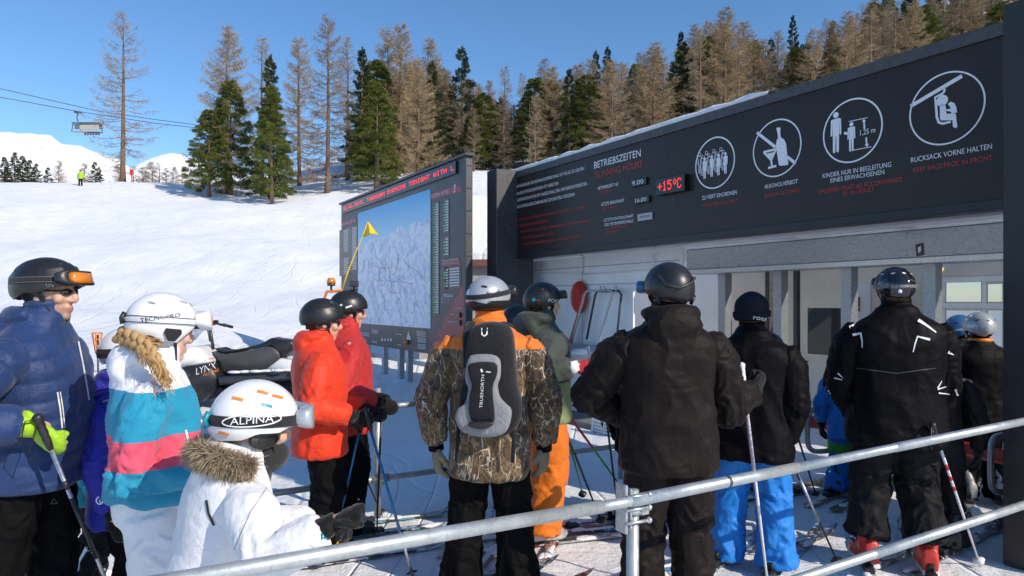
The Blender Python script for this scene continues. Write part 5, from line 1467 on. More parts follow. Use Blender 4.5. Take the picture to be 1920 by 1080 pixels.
def text_px(s, a, b, cap, shear=0.0, bow=0.0):
    """text on the photo line a-b (px) with cap height cap, bow: sideways arch in px"""
    V, F = text_uv(s); L = math.dist(a, b); dx, dy = (b[0]-a[0])/L, (b[1]-a[1])/L
    P = []
    for x, y in V:
        u = x*L+shear*y*cap; v = y*cap-bow*4*x*(1-x)*-1
        P.append((a[0]+dx*u+dy*v, a[1]+dy*u-dx*v))
    return P, F

# ---- skis and poles
def ski_pole(label, top, tip, col, group='ski poles', grip=None, strap=True, r=.0078, band=None, basket=None, sleeve=True):
    top, tip = Vector(top), Vector(tip); d = (tip-top).normalized(); L = (tip-top).length
    o = thing('ski_pole', label, 'ski pole', tip, 0, group); I = Matrix.Translation(-tip)
    mb = MB(); mb.tube([top+d*.10, top+d*L*.55, tip-d*.03], [r*1.08, r, r*.62], 10, True, I); sh = mb.build('shaft', col, o)
    mb = MB(); g = [top+d*q for q in (-.012, -.004, .006, .02, .035, .05, .065, .08, .095, .125, .14)]
    mb.tube(g, [.010, .019, .020, .0155, .0165, .0145, .0165, .0145, .0165, .013, .010], 12, True, I); mb.build('grip', grip or M['black_plastic'], o)
    e = d.orthogonal().normalized()
    if strap:
        mb = MB(); p = top+d*.01; mb.tube([p, p+e*.045-d*.0+Vector((0, 0, .012)), p+e*.06+Vector((0, 0, -.06)), p+e*.035+Vector((0, 0, -.13)), p+e*.012+Vector((0, 0, -.05)), p], .0065, 6, True, I, 0, False, .35); mb.build('strap', M['black_plastic'], o)
    mb = MB(); b = tip-d*.065; f = d.cross(e)
    R = [[b+d*q+(e*math.cos(2*PI*i/16)+f*math.sin(2*PI*i/16))*w_*(1-.16*(i % 4 == 0)) for i in range(16)] for q, w_ in ((-.012, .009), (-.002, .036), (.003, .036), (.010, .008))]
    mb.loft(R, I); mb.build('basket', basket or M['black_plastic'], o)
    mb = MB(); mb.tube([tip-d*.05, tip-d*.012, tip], [.0055, .004, .0015], 8, True, I); mb.build('tip', M['steel'], o)
    if band:
        for q0, q1, mm in band:
            mb = MB(); mb.tube([top+d*L*q0, top+d*L*q1], r*1.14, 10, True, I); mb.build('band', mm, o)
    return o
_skim = {}
def ski_mat(base, acc, seed):
    key = (base, acc, seed)
    if key in _skim: return _skim[key]
    t = NT('ski_topsheet'); co = t.coord(); mp = t.n('Mapping'); mp.inputs['Scale'].default_value = (6, 3.0, 1); mp.inputs['Location'].default_value = (seed, seed*2, 0); t.l(co, mp.inputs[0])
    f = t.noise(mp.outputs[0], 1.6, 2, .4, .6); g = t.noise(co, 26, 5, .7)
    c = t.ramp(f, [(.42, base), (.5, base), (.51, acc), (.58, acc), (.59, (.5, .5, .52)), (.64, base)], 'LINEAR')
    t.col(t.mix(t.ramp(g, [(.56, 0), (.66, .9)]), c, (.8, .82, .85))); t.set(Roughness=.3, Coat_Weight=.3); _skim[key] = t.m; return t.m
def ski(label, c, f, L=1.62, base=(.02, .02, .022), acc=(.3, .05, .04), seed=1, group='skis on the snow', bind=True, w=.034, snow=True):
    """ski with its boot centre at c, pointing along f"""
    f = Vector((f[0], f[1], 0)).normalized(); o = thing('ski', label, 'ski', c, math.atan2(-f.x, f.y), group)
    R = []
    for q in range(25):
        s = q/24; y = -L*.44+L*s
        wd = w*(1.0+.35*(2*abs(s-.5))**2.2); th = .004+.009*math.sin(PI*min(1, max(0, s)))**.5
        z = .012
        if s > .86: t_ = (s-.86)/.14; z += .075*t_**1.8; wd *= max(.12, (1-t_**3.0))
        if s < .04: wd *= .8
        R.append([(-wd, y, z), (wd, y, z), (wd, y, z+th), (-wd, y, z+th)])
    mb = MB(); mb.loft(R, None, 0, True, False); mb.build('board', ski_mat(base, acc, seed), o)
    if bind:
        mb = MB(); mb.box((0, .185, .034), (.065, .09, .034), None, 0, None, .008); mb.box((0, .15, .055), (.05, .035, .02), None, 0, None, .005); mb.build('toe_binding', M['black_plastic'], o)
        mb = MB(); mb.box((0, -.165, .036), (.062, .11, .040), None, 0, None, .008); mb.box((0, -.14, .075), (.036, .035, .05), None, 0, Matrix.Rotation(.4, 3, 'X'), .006); mb.build('heel_binding', M['black_plastic'], o)
    if snow:
        random.seed(seed*7+3); mb = MB()
        for q in range(7):
            y = random.choice((random.uniform(-L*.42, -.24), random.uniform(.25, L*.40))); mb.ball((random.uniform(-.02, .02), y, .022), (random.uniform(.015, .032), random.uniform(.04, .13), random.uniform(.006, .018)), None, 0, 10, 6)
        mb.build('clinging_snow', M['snow'], o)
    return o
def skis_for(P, who, base=(.02, .02, .022), acc=(.3, .05, .04), seed=1, L=1.62, f=None, w=.034, dy=0.0):
    fw = P.M.to_3x3() @ Vector((0, 1, 0)) if f is None else Vector((f[0], f[1], 0)).normalized()
    for sd, nm in ((-1, 'left'), (1, 'right')):
        an = P.M @ P.leg[sd][2]; c = Vector((an.x, an.y, P.root.location.z+.004))+fw*.01
        ski('%s ski under the %s foot of %s' % (('snowy', nm, who)), c, fw, L, base, acc, seed+sd, 'skis of the people waiting in the queue', True, w)

# ================================================================= clothing materials
def zones(name, attr, stops, rough=.7, crinkle=16, cr=.35, soft=0.0, wob=0.0, sheen=.15):
    """cloth cut from panels of several colours, the seams following a cloth coordinate"""
    t = NT(name); co = t.coord(); a = t.attr(attr)
    if wob: a = t.math('ADD', a, t.math('MULTIPLY', t.math('SUBTRACT', t.noise(co, 5, 2), .5), wob))
    c = t.ramp(a, stops, 'CONSTANT'); f = t.noise(co, 9, 4)
    t.col(t.mix(t.ramp(f, [(.3, .0), (.7, .16)]), c, (.02, .02, .03), 'MIX') if False else t.mix(.25, c, t.mix(f, (.35, .35, .35), (.65, .65, .65)), 'OVERLAY'))
    cloth_finish(t, co, rough, 420, .25, sheen, crinkle, cr); return t.m
M['navy'] = cloth('navy_quilt', (.012, .036, .125), .5, crinkle=22, cr=.25)
M['black_pants'] = cloth('black_pants', (.005, .005, .0055), .7, sheen=.0, spec=.07)
M['black_jacket'] = cloth('brown_black_shell', (.0125, .0090, .0080), .5, crinkle=13, cr=.32, sheen=.03, spec=.10)
M['black_shell'] = cloth('black_shell', (.0055, .005, .006), .5, crinkle=12, cr=.30, sheen=.0, spec=.07)
M['grey_pants'] = cloth('charcoal_pants', (.013, .0125, .0135), .55, crinkle=14, cr=.35, sheen=.0, spec=.08)
M['white_cloth'] = cloth('white_cloth', (.76, .76, .78), .7, crinkle=14, cr=.3, var=.05)
M['white_jacket'] = cloth('white_ski_jacket', (.78, .78, .79), .65, crinkle=18, cr=.35, var=.04)
M['red_jacket'] = cloth('orange_red_jacket', (.72, .040, .008), .55, crinkle=15, cr=.45, var=.08, sheen=.1)
M['dark_red'] = cloth('dark_red_jacket', (.46, .020, .020), .6, crinkle=15, cr=.35, var=.1)
M['royal'] = cloth('royal_blue_jacket', (.016, .020, .33), .6, var=.15)
M['blue_pants'] = cloth('bright_blue_pants', (.004, .19, .62), .5, crinkle=13, cr=.5, var=.1)
M['orange_pants'] = cloth('orange_pants', (.72, .17, .008), .6, crinkle=12, cr=.35, var=.1)
M['teal_puffer'] = cloth('teal_puffer', (.01, .28, .38), .35, crinkle=24, cr=.25)
M['black_glove'] = cloth('black_glove', (.007, .007, .0075), .55, crinkle=40, cr=.3, spec=.12)
M['lime'] = cloth('lime_glove', (.32, .56, .018), .5, crinkle=30, cr=.2)
M['taupe'] = cloth('taupe_glove', (.22, .19, .13), .8, crinkle=40, cr=.4)
M['red_glove'] = zones('red_white_glove', 'h', [(0, (.5, .02, .03)), (.5, (.6, .6, .6))])
M['turq'] = zones('turquoise_jacket', 'h', [(0, (.012, .255, .40)), (.28, (.70, .085, .145)), (.48, (.012, .27, .43)), (.79, (.74, .75, .80))], .65, 15, .35, 0, .03)
M['olive'] = zones('olive_jacket', 'h', [(0, (.23, .28, .12)), (.40, (.048, .058, .050)), (.88, (.040, .052, .040))], .7, 16, .4, 0, .04)
M['fur'] = twig_mat('fur_trim', (.16, .115, .07), (.52, .41, .28))
M['blond'] = twig_mat('blond_hair', (.30, .175, .07), (.62, .42, .20))
M['brown_hair'] = twig_mat('brown_hair', (.06, .03, .015), (.13, .07, .035))
# printed woodland camouflage: bark, twigs and pale leaves
t = NT('camouflage'); co = t.coord(); f1 = t.noise(co, 7, 6, .65, 1.2); f2 = t.noise(t.coord('Object', (1, 1, .45)), 22, 5, .7, 2.0)
c = t.ramp(f1, [(.30, (.018, .012, .008)), (.40, (.12, .07, .035)), (.46, (.03, .02, .014)), (.52, (.20, .125, .058)), (.57, (.05, .034, .02)), (.62, (.29, .21, .12)), (.68, (.02, .015, .010))])
v = t.n('TexVoronoi', feature='DISTANCE_TO_EDGE'); v.inputs['Scale'].default_value = 13; mp = t.n('Mapping'); mp.inputs['Scale'].default_value = (1.2, 1.2, .45); mp.inputs['Rotation'].default_value = (.4, .5, .3); t.l(co, mp.inputs[0])
dm = t.n('VectorMath', operation='ADD'); nz = t.n('TexNoise'); nz.inputs['Scale'].default_value = 9; t.l(mp.outputs[0], nz.inputs['Vector']); sc_ = t.n('VectorMath', operation='SCALE'); sc_.inputs['Scale'].default_value = .22; t.l(nz.outputs['Color'], sc_.inputs[0]); t.l(mp.outputs[0], dm.inputs[0]); t.l(sc_.outputs[0], dm.inputs[1]); t.l(dm.outputs[0], v.inputs['Vector'])
tw = t.ramp(v.outputs['Distance'], [(.018, 1), (.036, 0)])
c = t.mix(t.math('MULTIPLY', tw, t.ramp(f2, [(.44, 0), (.5, 1)])), c, (.52, .45, .35))
v2 = t.n('TexVoronoi'); v2.inputs['Scale'].default_value = 26; t.l(dm.outputs[0], v2.inputs['Vector'])
c = t.mix(t.ramp(v2.outputs['Distance'], [(.10, .8), (.2, 0)]), c, t.ramp(f2, [(.4, (.03, .02, .012)), (.6, (.30, .22, .12))]))
org = (.72, .18, .015)
yk = t.ramp(t.attr('h'), [(.83, 0), (.84, 1)]); so = t.ramp(t.attr('out'), [(.5, 0), (.52, 1)])
c = t.mix(t.math('MAXIMUM', yk, so), c, org)
t.col(c); cloth_finish(t, co, .6, 420, .25, .12, 18, .35); M['camo'] = t.m

M['helmet_black'] = simple('matte_black_shell', (.016, .0165, .018), .38, 0, 50, .2, spec=.5)
M['helmet_gloss'] = simple('gloss_black_shell', (.010, .010, .013), .14, 0, 40, .15, coat=.5)
M['helmet_white'] = simple('white_shell', (.74, .745, .755), .25, 0, 18, .03, coat=.4)
M['helmet_silver'] = simple('silver_shell', (.42, .45, .48), .3, .3, 25, .08, coat=.3)
M['helmet_blue'] = simple('blue_shell', (.02, .10, .25), .3, 0, 25, .1)
M['amber'] = simple('amber_lens', (.65, .20, .012), .08, 0, 6, .25, coat=.8)
M['dark_lens'] = simple('dark_lens', (.022, .018, .02), .06, 0, 6, .2, coat=.8)
M['mirror'] = simple('mirror_lens', (.30, .30, .33), .06, .9, 6, .25)
M['pad'] = cloth('helmet_pad', (.016, .016, .017), .8)
M['grey_text'] = simple('grey_print', (.13, .13, .135), .5)
M['white_print'] = simple('white_print', (.72, .72, .73), .5, 0, 40, .04)
M['black_print'] = simple('black_print', (.012, .012, .013), .5)
M['teal_plastic'] = simple('teal_plastic', (.01, .24, .33), .4)
M['strap_white'] = cloth('white_strap', (.62, .63, .67), .7, crinkle=60, cr=.05)
M['strap_black'] = cloth('black_strap', (.013, .013, .014), .75, crinkle=60, cr=.05)
M['blue_alu'] = simple('blue_aluminium', (.02, .20, .42), .28, .5, 60, .2)
M['green_alu'] = simple('green_aluminium', (.02, .42, .06), .35, .2, 60, .2)
M['red_alu'] = simple('red_aluminium', (.50, .05, .05), .35, .2, 60, .2)
M['silver_alu'] = simple('silver_aluminium', (.45, .47, .50), .28, .8, 60, .2)
M['white_alu'] = simple('white_aluminium', (.68, .68, .72), .35, .1, 60, .1)
M['black_alu'] = simple('black_aluminium', (.03, .03, .033), .35, .3, 60, .2)

# ================================================================= the people
Q = 'people waiting in the lift queue'
# 1 man in the navy quilted jacket at the left edge, seen in profile
P = Person('man in navy quilted jacket, black goggled helmet and sunglasses, lime glove', 64, 3.02, (1, .12), 1.835, Q, yaw=-.12, lean=.05, seed=3, wide=1.03)
P.set_hand(-1, P.I @ pt(60, 810, 3.25)); P.hand_w(1, pt(66, 800, 2.74), (.7, -1, -.1))
P.set_foot(1, (.12, -.26)); P.set_foot(-1, (-.11, -.02))
P.body(stub=.9)
P.jacket(M['navy'], .475, 1.10, True, True, puff=(.085, .0085, .25), amp=.7, hoodr=1.12, belly=1.06, sleeve=1.08)
P.trousers(M['black_pants'], .56, .96, 1.02)
P.glove(1, M['lime'], 1.3, palm=(-.6, .3, .1), size=1.12, fdir=(-.1, .62, -.70)); P.glove(-1, M['lime'], .9, size=1.1)
P.helmet(M['helmet_black'], M['pad'], sc=(1.02, 1.03, 1.0), ridge=.006, front=.06)
P.strap(M['strap_black'], .20, .05, .105, edge=M['grey_text'], clip=M['black_plastic']); P.goggles(M['black_plastic'], M['amber'], el=.26, h=.20, off=.012)
P.sunglasses(M['black_plastic'], M['dark_lens'])
P.boots(M['black_plastic'], M['rubber'])
P1 = P
mb = MB(); q = [P.sp(z*P.H, .100*P.H*b, .0) for z, b in ((.50, 1.08), (.60, 1.04), (.70, 1.06), (.78, .96), (.83, .74))]
# 2 child in teal puffer between the man and the royal blue jacket
P = Person('small child in teal puffer jacket and charcoal trousers, white boots', 160, 4.05, (.7, .7), 1.10, Q, seed=5, heads=.92)
P.body(); P.jacket(M['teal_puffer'], .44, 1.12, True, True, puff=(.062, .010, 0), amp=.4); P.trousers(M['grey_pants'], .56, 1.15, 1.15)
P.hair(M['blond'], down=.14); P.boots(M['white_paint'], M['rubber'], size=.95); P.helmet(M['helmet_black'], M['pad']); P.glove(1, M['black_glove'], .4); P.glove(-1, M['black_glove'], .4)
# 3 child in royal blue behind the woman
P = Person('child in royal blue jacket and white helmet half hidden behind the turquoise jacket', 236, 3.35, (.95, .2), 1.50, Q, seed=6, heads=.97, yaw=.1)
P.body(); P.jacket(M['royal'], .40, 1.06, True, True, hoodr=1.15); P.trousers(M['black_pants'], .54, 1.05)
P.helmet(M['helmet_white'], M['pad'], hard_ear=False, vents=()); P.strap(M['strap_black'], .02, .05, .17); P.goggles(M['black_plastic'], M['mirror'])
P.glove(1, M['black_glove'], .4); P.glove(-1, M['black_glove'], .4); P.boots(M['black_plastic'], M['rubber']); P3 = P
# 4 woman with the blond braid
P = Person('woman in white and turquoise jacket with pink band, white helmet, blond braid', 286, 2.76, (.93, .37), 1.665, Q, yaw=.52, pitch=.12, seed=9, lean=.02, wide=.90)
P.hand_w(1, pt(392, 880, 2.72), (.3, -1, -.15)); P.hand_w(-1, pt(322, 722, 2.98), (-.8, -.2, -1))
P.body(col=(.66, .39, .30))
P.jacket(M['turq'], .53, 1.02, True, True, hoodr=1.25, amp=1.5, sleeve=1.04); P.trousers(M['white_cloth'], .56, 1.06, 1.05)
P.helmet(M['helmet_white'], M['pad'], vent=M['seam'], hard_ear=True, sc=(.98, .99, .99), front=.08, vents=((1.15, .80), (-1.15, .80), (2.35, .62), (-2.35, .62), (.6, .75), (-.6, .75)), ventsize=.72)
P.strap(M['strap_white'], .10, .05, .115, edge=M['black_plastic'], clip=M['black_plastic']); P.goggles(M['white_paint'], M['amber'], el=.20, h=.235, off=.02, thick=.032)
P.glove(1, M['white_cloth'], .6); P.glove(-1, M['black_glove'], .95, palm=(.4, .3, 0))
P.boots(M['white_paint'], M['rubber'])
mb = MB()
def braid(mb, pts, r, n=30):
    pts = [Vector(p) for p in pts]
    def at(s): 
        i = min(len(pts)-2, int(s*(len(pts)-1))); f = s*(len(pts)-1)-i; return pts[i].lerp(pts[i+1], f), (pts[i+1]-pts[i]).normalized()
    for st in range(3):
        ps = []; rr = []
        for q in range(n+1):
            s_ = q/n; c, d = at(s_); ph = s_*PI*6.2+st*2*PI/3; e = d.cross(Vector((1, 0, 0))).normalized(); g = d.cross(e)
            rad = r*(1-.45*s_); ps.append(c+e*math.sin(ph)*rad*.95+g*math.sin(2*ph)*rad*.5); rr.append(rad*.70)
        mb.tube(ps, rr, 9, True, None, 0, True)
h = P.HM
braid(mb, [P.I @ pt(x, y, d) for x, y, d in ((226, 628, 2.70), (250, 636, 2.63), (276, 652, 2.585), (296, 682, 2.56), (312, 718, 2.55))], .024, 40)
br_o = mb.build('hair', M['blond'], P.root)
random.seed(4); V = []; F = []
for k in range(420):
    a = h @ Vector((random.uniform(-.02, .092), random.uniform(-.115, -.03), random.uniform(-.06, -.03))); b = P.I @ pt(240+random.gauss(0, 8), 634+random.gauss(0, 6), 2.65)
    d = (b-a).normalized(); s_ = d.cross(rv()).normalized(); m_ = a.lerp(b, .5)+s_*.006
    strip(V, F, a, m_, .0022, .0022, s_); strip(V, F, m_, b, .0022, .0012, s_)
for k in range(420):
    tt = random.random(); a = P.I @ pt(236+78*tt+random.gauss(0, 6), 632+86*tt**1.5+random.gauss(0, 5), 2.66-.12*min(1, tt*1.6)+random.gauss(0, .012)); d = (Vector((random.gauss(0, .4), random.gauss(.3, .4), -1))).normalized(); strip(V, F, a, a+d*.05, .0014, .0006, d.cross(rv()).normalized())
me = bpy.data.meshes.new('hair'); me.from_pydata([tuple(v) for v in V], [], F); me.materials.append(M['blond']); o = bpy.data.objects.new('hair', me); C.objects.link(o); o.parent = P.root
P4 = P
# 5 child in white leaning on the railing
P = Person('child in white fur-hooded jacket and white helmet leaning on the front railing', 380, 2.20, (.80, .60), 1.355, Q, yaw=.16, pitch=.05, lean=.26, seed=11, heads=1.0, wide=1.05)
P.hand_w(1, pt(630, 978, 1.985), (.6, -.6, -1)); P.hand_w(-1, pt(600, 985, 2.25), (-.5, -.5, -1))
P.body(); P.jacket(M['white_jacket'], .42, 1.10, True, True, hoodr=1.28, amp=1.0, sleeve=1.16, puff=(.16, .004, .4)); P.trousers(M['white_cloth'], .55, 1.08)
P.helmet(M['helmet_white'], M['pad'], hard_ear=False, sc=(1.05, 1.05, 1.05), front=.04, vents=())
P.strap(M['strap_black'], .05, .04, .125, clip=M['teal_plastic']); P.goggles(M['helmet_silver'], M['amber'], el=.12, h=.235, off=.02, thick=.03)
P.glove(1, M['black_glove'], 1.15, palm=(.1, -.2, -1), size=.84, cuff=.04); P.glove(-1, M['black_glove'], .7, palm=(.3, 0, -1))
P.boots(M['black_plastic'], M['rubber'])
mb = MB(); mb.ball((0, .035, -.085), (.070, .082, .062), P.HM, 0, 24, 14); mb.tube([(0, .0, -.10), (0, -.01, -.17)], [.066, .07], 18, True, P.HM); mb.build('neck_gaiter', M['pad'], P.root)
def fur(P, pts, n, rad, ln, seed):
    random.seed(seed); V = []; F = []; pts = [Vector(p) for p in pts]
    for k in range(n):
        s_ = random.random()*(len(pts)-1); i = min(int(s_), len(pts)-2); c = pts[i].lerp(pts[i+1], s_-i); t_ = (pts[i+1]-pts[i]).normalized()
        o = rv(); o = (o-t_*o.dot(t_)).normalized(); a = c+o*rad*random.uniform(.2, 1); d = (o*.8+t_*random.gauss(0, .3)+Vector((0, 0, -.35))+rv()*.25).normalized(); L = ln*random.uniform(.5, 1.15)
        sd = d.cross(rv()).normalized(); m_ = a+d*L*.55; e = m_+(d+Vector((0, 0, -.5))).normalized()*L*.45
        strip(V, F, a, m_, .0014, .0011, sd); strip(V, F, m_, e, .0011, .0003, sd)
    me = bpy.data.meshes.new('fur_trim'); me.from_pydata([tuple(v) for v in V], [], F); me.materials.append(M['fur'])
    o = bpy.data.objects.new('fur_trim', me); C.objects.link(o); o.parent = P.root; return o
hz = P.H
arc = [P.sp(.845*hz+.012*math.sin(PI*q/10), -.125*math.sin(PI*q/10)-.005, .150*math.cos(PI*q/10)) for q in range(11)]
fur(P, arc, 9500, .024, .046, 8)
mb = MB(); mb.tube(arc, [.016+.012*math.sin(PI*q/10) for q in range(11)], 10, True, None, 0, True); mb.build('hood_edge', M['fur'], P.root)
P5 = P
# 6, 7 pair in red looking at the board
P = Person('person in bright orange-red jacket and matte black helmet holding blue poles', 598, 4.45, (.93, .36), 1.65, Q, yaw=.06, pitch=.10, seed=13, wide=1.08)
P.hand_w(1, pt(664, 782, 4.28), (.4, -1, -.3)); P.hand_w(-1, pt(690, 770, 4.6), (-.5, -1, -.3))
P.body(); P.jacket(M['red_jacket'], .415, 1.12, True, True, hoodr=1.2, amp=.85, sleeve=1.15); P.trousers(M['black_pants'], .54, 1.05)
P.helmet(M['helmet_black'], M['pad'], vent=M['grey_text'], ridge=.004, sc=(1.0, 1.02, 1.0), vents=((1.0, .95), (1.25, .55), (-1.0, .95), (-1.25, .55), (.35, .7), (-.35, .7)), ventsize=.8)
P.sunglasses(M['black_plastic'], M['dark_lens']); P.hair(M['brown_hair'], down=.02)
P.glove(1, M['black_glove'], 1.0, size=1.12, cuff=.06); P.glove(-1, M['black_glove'], 1.0, size=1.12, cuff=.06)
P.boots(M['black_plastic'], M['rubber'], M['yellow']); P6 = P
P = Person('person in darker red jacket and glossy black helmet with an action camera', 648, 4.95, (.90, .44), 1.715, Q, yaw=.0, pitch=.08, seed=14, wide=1.05)
P.hand_w(1, pt(712, 757, 4.75), (.3, -1, -.4)); P.hand_w(-1, pt(700, 745, 5.1), (-.5, -1, -.3))
P.body(); P.jacket(M['dark_red'], .43, 1.08, True, True, hoodr=1.1, amp=1.0); P.trousers(M['black_pants'], .54, 1.05)
P.helmet(M['helmet_black'], M['pad'], ridge=.003, front=.06); P.sunglasses(M['black_plastic'], simple('red_lens', (.35, .03, .02), .1, coat=.6))
P.glove(1, M['black_glove'], 1.0, size=1.15, cuff=.06); P.glove(-1, M['black_glove'], .9, size=1.15)
P.boots(M['black_plastic'], M['rubber'])
gp = thing('action_camera', 'small action camera clipped on top of the glossy black helmet', 'camera', P.M @ (P.HM @ Vector((0, .02, .158))))
mb = MB(); mb.box((0, 0, .004), (.05, .05, .012), None, 0, None, .003); mb.tube([(0, 0, .008), (0, 0, .03)], .008, 8); mb.build('mount', M['black_plastic'], gp)
mb = MB(); mb.box((0, 0, .048), (.062, .034, .044), None, 0, None, .005); mb.tube([(0, .012, .052), (0, .030, .052)], .013, 12); mb.build('case', M['dark_steel'], gp)
P7 = P
# 8 man in camouflage
def camo_attr(V, bi, arc, ph, h):
    a = (bi > 0)*np.exp(-((ph[:, 2]-.75)/.28)**2)*np.clip(1.2-np.maximum(arc-.22, 0)*6, 0, 1)
    s_ = (bi == 0)*np.clip((np.abs(V[:, 0])/(.13*1.76)-.98)/.1, 0, 1)*(h < .62)*np.where(V[:, 0] > 0, 1.0, .55)
    return {'out': np.maximum(a*.75, s_)}
P = Person('man in camouflage jacket with orange shoulders, white helmet and grey backpack', 918, 3.95, (.10, 1), 1.785, Q, yaw=-.62, pitch=-.03, seed=17, wide=1.06)
P.hand_w(-1, pt(818, 842, 3.97), (-1.2, -.8, 0)); P.hand_w(1, pt(1020, 842, 3.97), (1.2, -.8, 0))
P.set_foot(-1, (-.17, .02)); P.set_foot(1, (.17, -.02))
P.body(); P.jacket(M['camo'], .375, 1.06, False, True, amp=1.1, sleeve=1.12, attrs=camo_attr); P.trousers(M['black_pants'], .52, 1.12, 1.12)
for sd in (-1, 1): P.glove(sd, M['taupe'], .32, palm=(-sd, .35, 0), size=1.18, cuff=.075, cuffmat=M['black_shell'])
P.helmet(M['helmet_silver'], M['pad'], sc=(1.0, 1.02, 1.0), back=-.12, front=.08, vents=((2.5, .55), (-2.7, .50)), ventsize=.9)
mb = MB(); R = [[P.hp(az, e, o_, (1, 1.0, 1)) for az in [.95+(2*PI-1.9)*i/40 for i in range(41)]] for e, o_ in ((-.10, .001), (-.28, .002), (-.50, -.004), (-.66, -.016), (-.60, -.03))]
mb.loft(R, P.HM, 0, False, True, False); mb.build('helmet_skirt', M['helmet_black'], P.root).parent = P.hel
P.strap(M['strap_black'], .22, .16, .10, off=.006); P.goggles(M['black_plastic'], M['dark_lens'], el=.25, h=.22, off=.015)
P.boots(M['black_plastic'], M['rubber']); P8 = P
# 9 person in olive with orange trousers
P = Person('person in dark olive jacket and orange trousers reaching out with red glove', 1014, 4.80, (.86, .50), 1.775, Q, yaw=-.10, pitch=-.06, seed=19, wide=1.0)
P.hand_w(1, pt(1083, 688, 4.45), (.5, -.6, -.8)); P.hand_w(-1, pt(1040, 760, 5.0), (-.5, -1, -.3)); P.set_foot(1, (.10, -.05)); P.set_foot(-1, (-.10, .12))
P.body(); P.jacket(M['olive'], .47, 1.08, True, True, hoodr=1.35, amp=1.0, sleeve=1.08); P.trousers(M['orange_pants'], .56, 1.28, 1.12, amp=.8, bottom=.10)
P.glove(1, M['red_glove'], .9, palm=(-.3, .4, -.6), size=1.12, cuff=.05, cuffmat=M['white_cloth']); P.glove(-1, M['red_glove'], .8)
P.helmet(M['helmet_black'], M['pad'], hard_ear=False, vents=((1.9, .65), (2.2, .05), (-1.9, .65), (.8, .7), (-.8, .7)), vent=M['orange_plastic'], ventsize=.30, back=-.40)
P.hair(M['brown_hair'], down=.05); P.goggles(M['black_plastic'], M['dark_lens'])
P.boots(simple('white_red_boot', (.55, .52, .52), .4, 0, 9, .7), M['rubber'], M['red_paint']); P9 = P
# someone in black mostly hidden behind the camouflage jacket
P = Person('person in black hood and helmet almost hidden between camouflage and olive jackets', 968, 5.5, (.8, .6), 1.60, Q, seed=20)
P.body(); P.jacket(M['black_shell'], .43, 1.05, True, True, hoodr=1.25); P.trousers(M['black_pants']); P.helmet(M['helmet_black'], M['pad']); P.glove(1, M['black_glove']); P.glove(-1, M['black_glove']); P.boots(M['black_plastic'], M['rubber'])
# 10 big man in brown-black shell
P = Person('tall man in brownish black shell jacket and matte black helmet holding white pole', 1254, 3.50, (-.02, 1), 1.835, Q, yaw=.36, pitch=-.02, seed=23, wide=1.06)
P.hand_w(1, pt(1414, 730, 3.72), (-.8, -.8, -.5)); P.hand_w(-1, pt(1180, 782, 3.74), (-1.0, -.35, .1))
P.body(); P.jacket(M['black_jacket'], .44, 1.06, True, True, hoodr=1.30, amp=1.25, sleeve=1.15); P.trousers(M['black_jacket'], .54, 1.12, 1.08, amp=1.2)
P.glove(1, M['black_glove'], 1.0, palm=(-.6, .3, .2), size=1.2, cuff=.05, fdir=(.5, .6, .30)); P.glove(-1, M['black_glove'], .5)
P.helmet(M['helmet_black'], M['pad'], sc=(1.04, 1.03, 1.06), ridge=.0, front=.04, back=-.58, vents=((2.2, .9), (-2.2, .9)), ventsize=.9)
P.goggles(M['helmet_blue'], M['mirror'], el=.06, h=.2, off=.012)
mb = MB(); mb.tube([P.hp(-2.0, .5, .004, P.sc), P.hp(-2.35, .12, .006, P.sc), P.hp(-2.85, .02, .006, P.sc), P.hp(2.9, .20, .006, P.sc), P.hp(2.62, .34, .006, P.sc)], [.006, .009, .008, .008, .006], 8, True, P.HM, 0, True)
mb.tube([P.hp(2.62, .36, .004, P.sc), P.hp(2.52, .38, .008, P.sc)], [.010, .008], 8, True, P.HM, 0, True); mb.build('strap_clip', M['black_plastic'], P.root).parent = P.hel
mb = MB(); R = []
for off, sh in ((-.004, 1.0), (.008, .95), (.010, .8)): R.append([P.hp(2.25+.34*sh*math.cos(a), -.42+.20*sh*math.sin(a), off, P.sc) for a in [2*PI*i/18 for i in range(18)]])
mb.loft(R, P.HM); mb.build('size_dial', M['black_plastic'], P.root).parent = P.hel
P.boots(M['black_plastic'], M['rubber']); P10 = P
# hidden person behind him: only boots and lower legs show
P = Person('person in black behind the tall man, only legs and snowy boots showing', 1186, 5.15, (.9, .42), 1.22, Q, seed=25)
P.body(); P.jacket(M['black_shell'], .44, .98, False, True); P.trousers(M['black_pants'], .55, .98); P.helmet(M['helmet_black'], M['pad']); P.glove(1, M['black_glove']); P.glove(-1, M['black_glove']); P.boots(M['black_plastic'], M['rubber'], M['steel']); PH = P
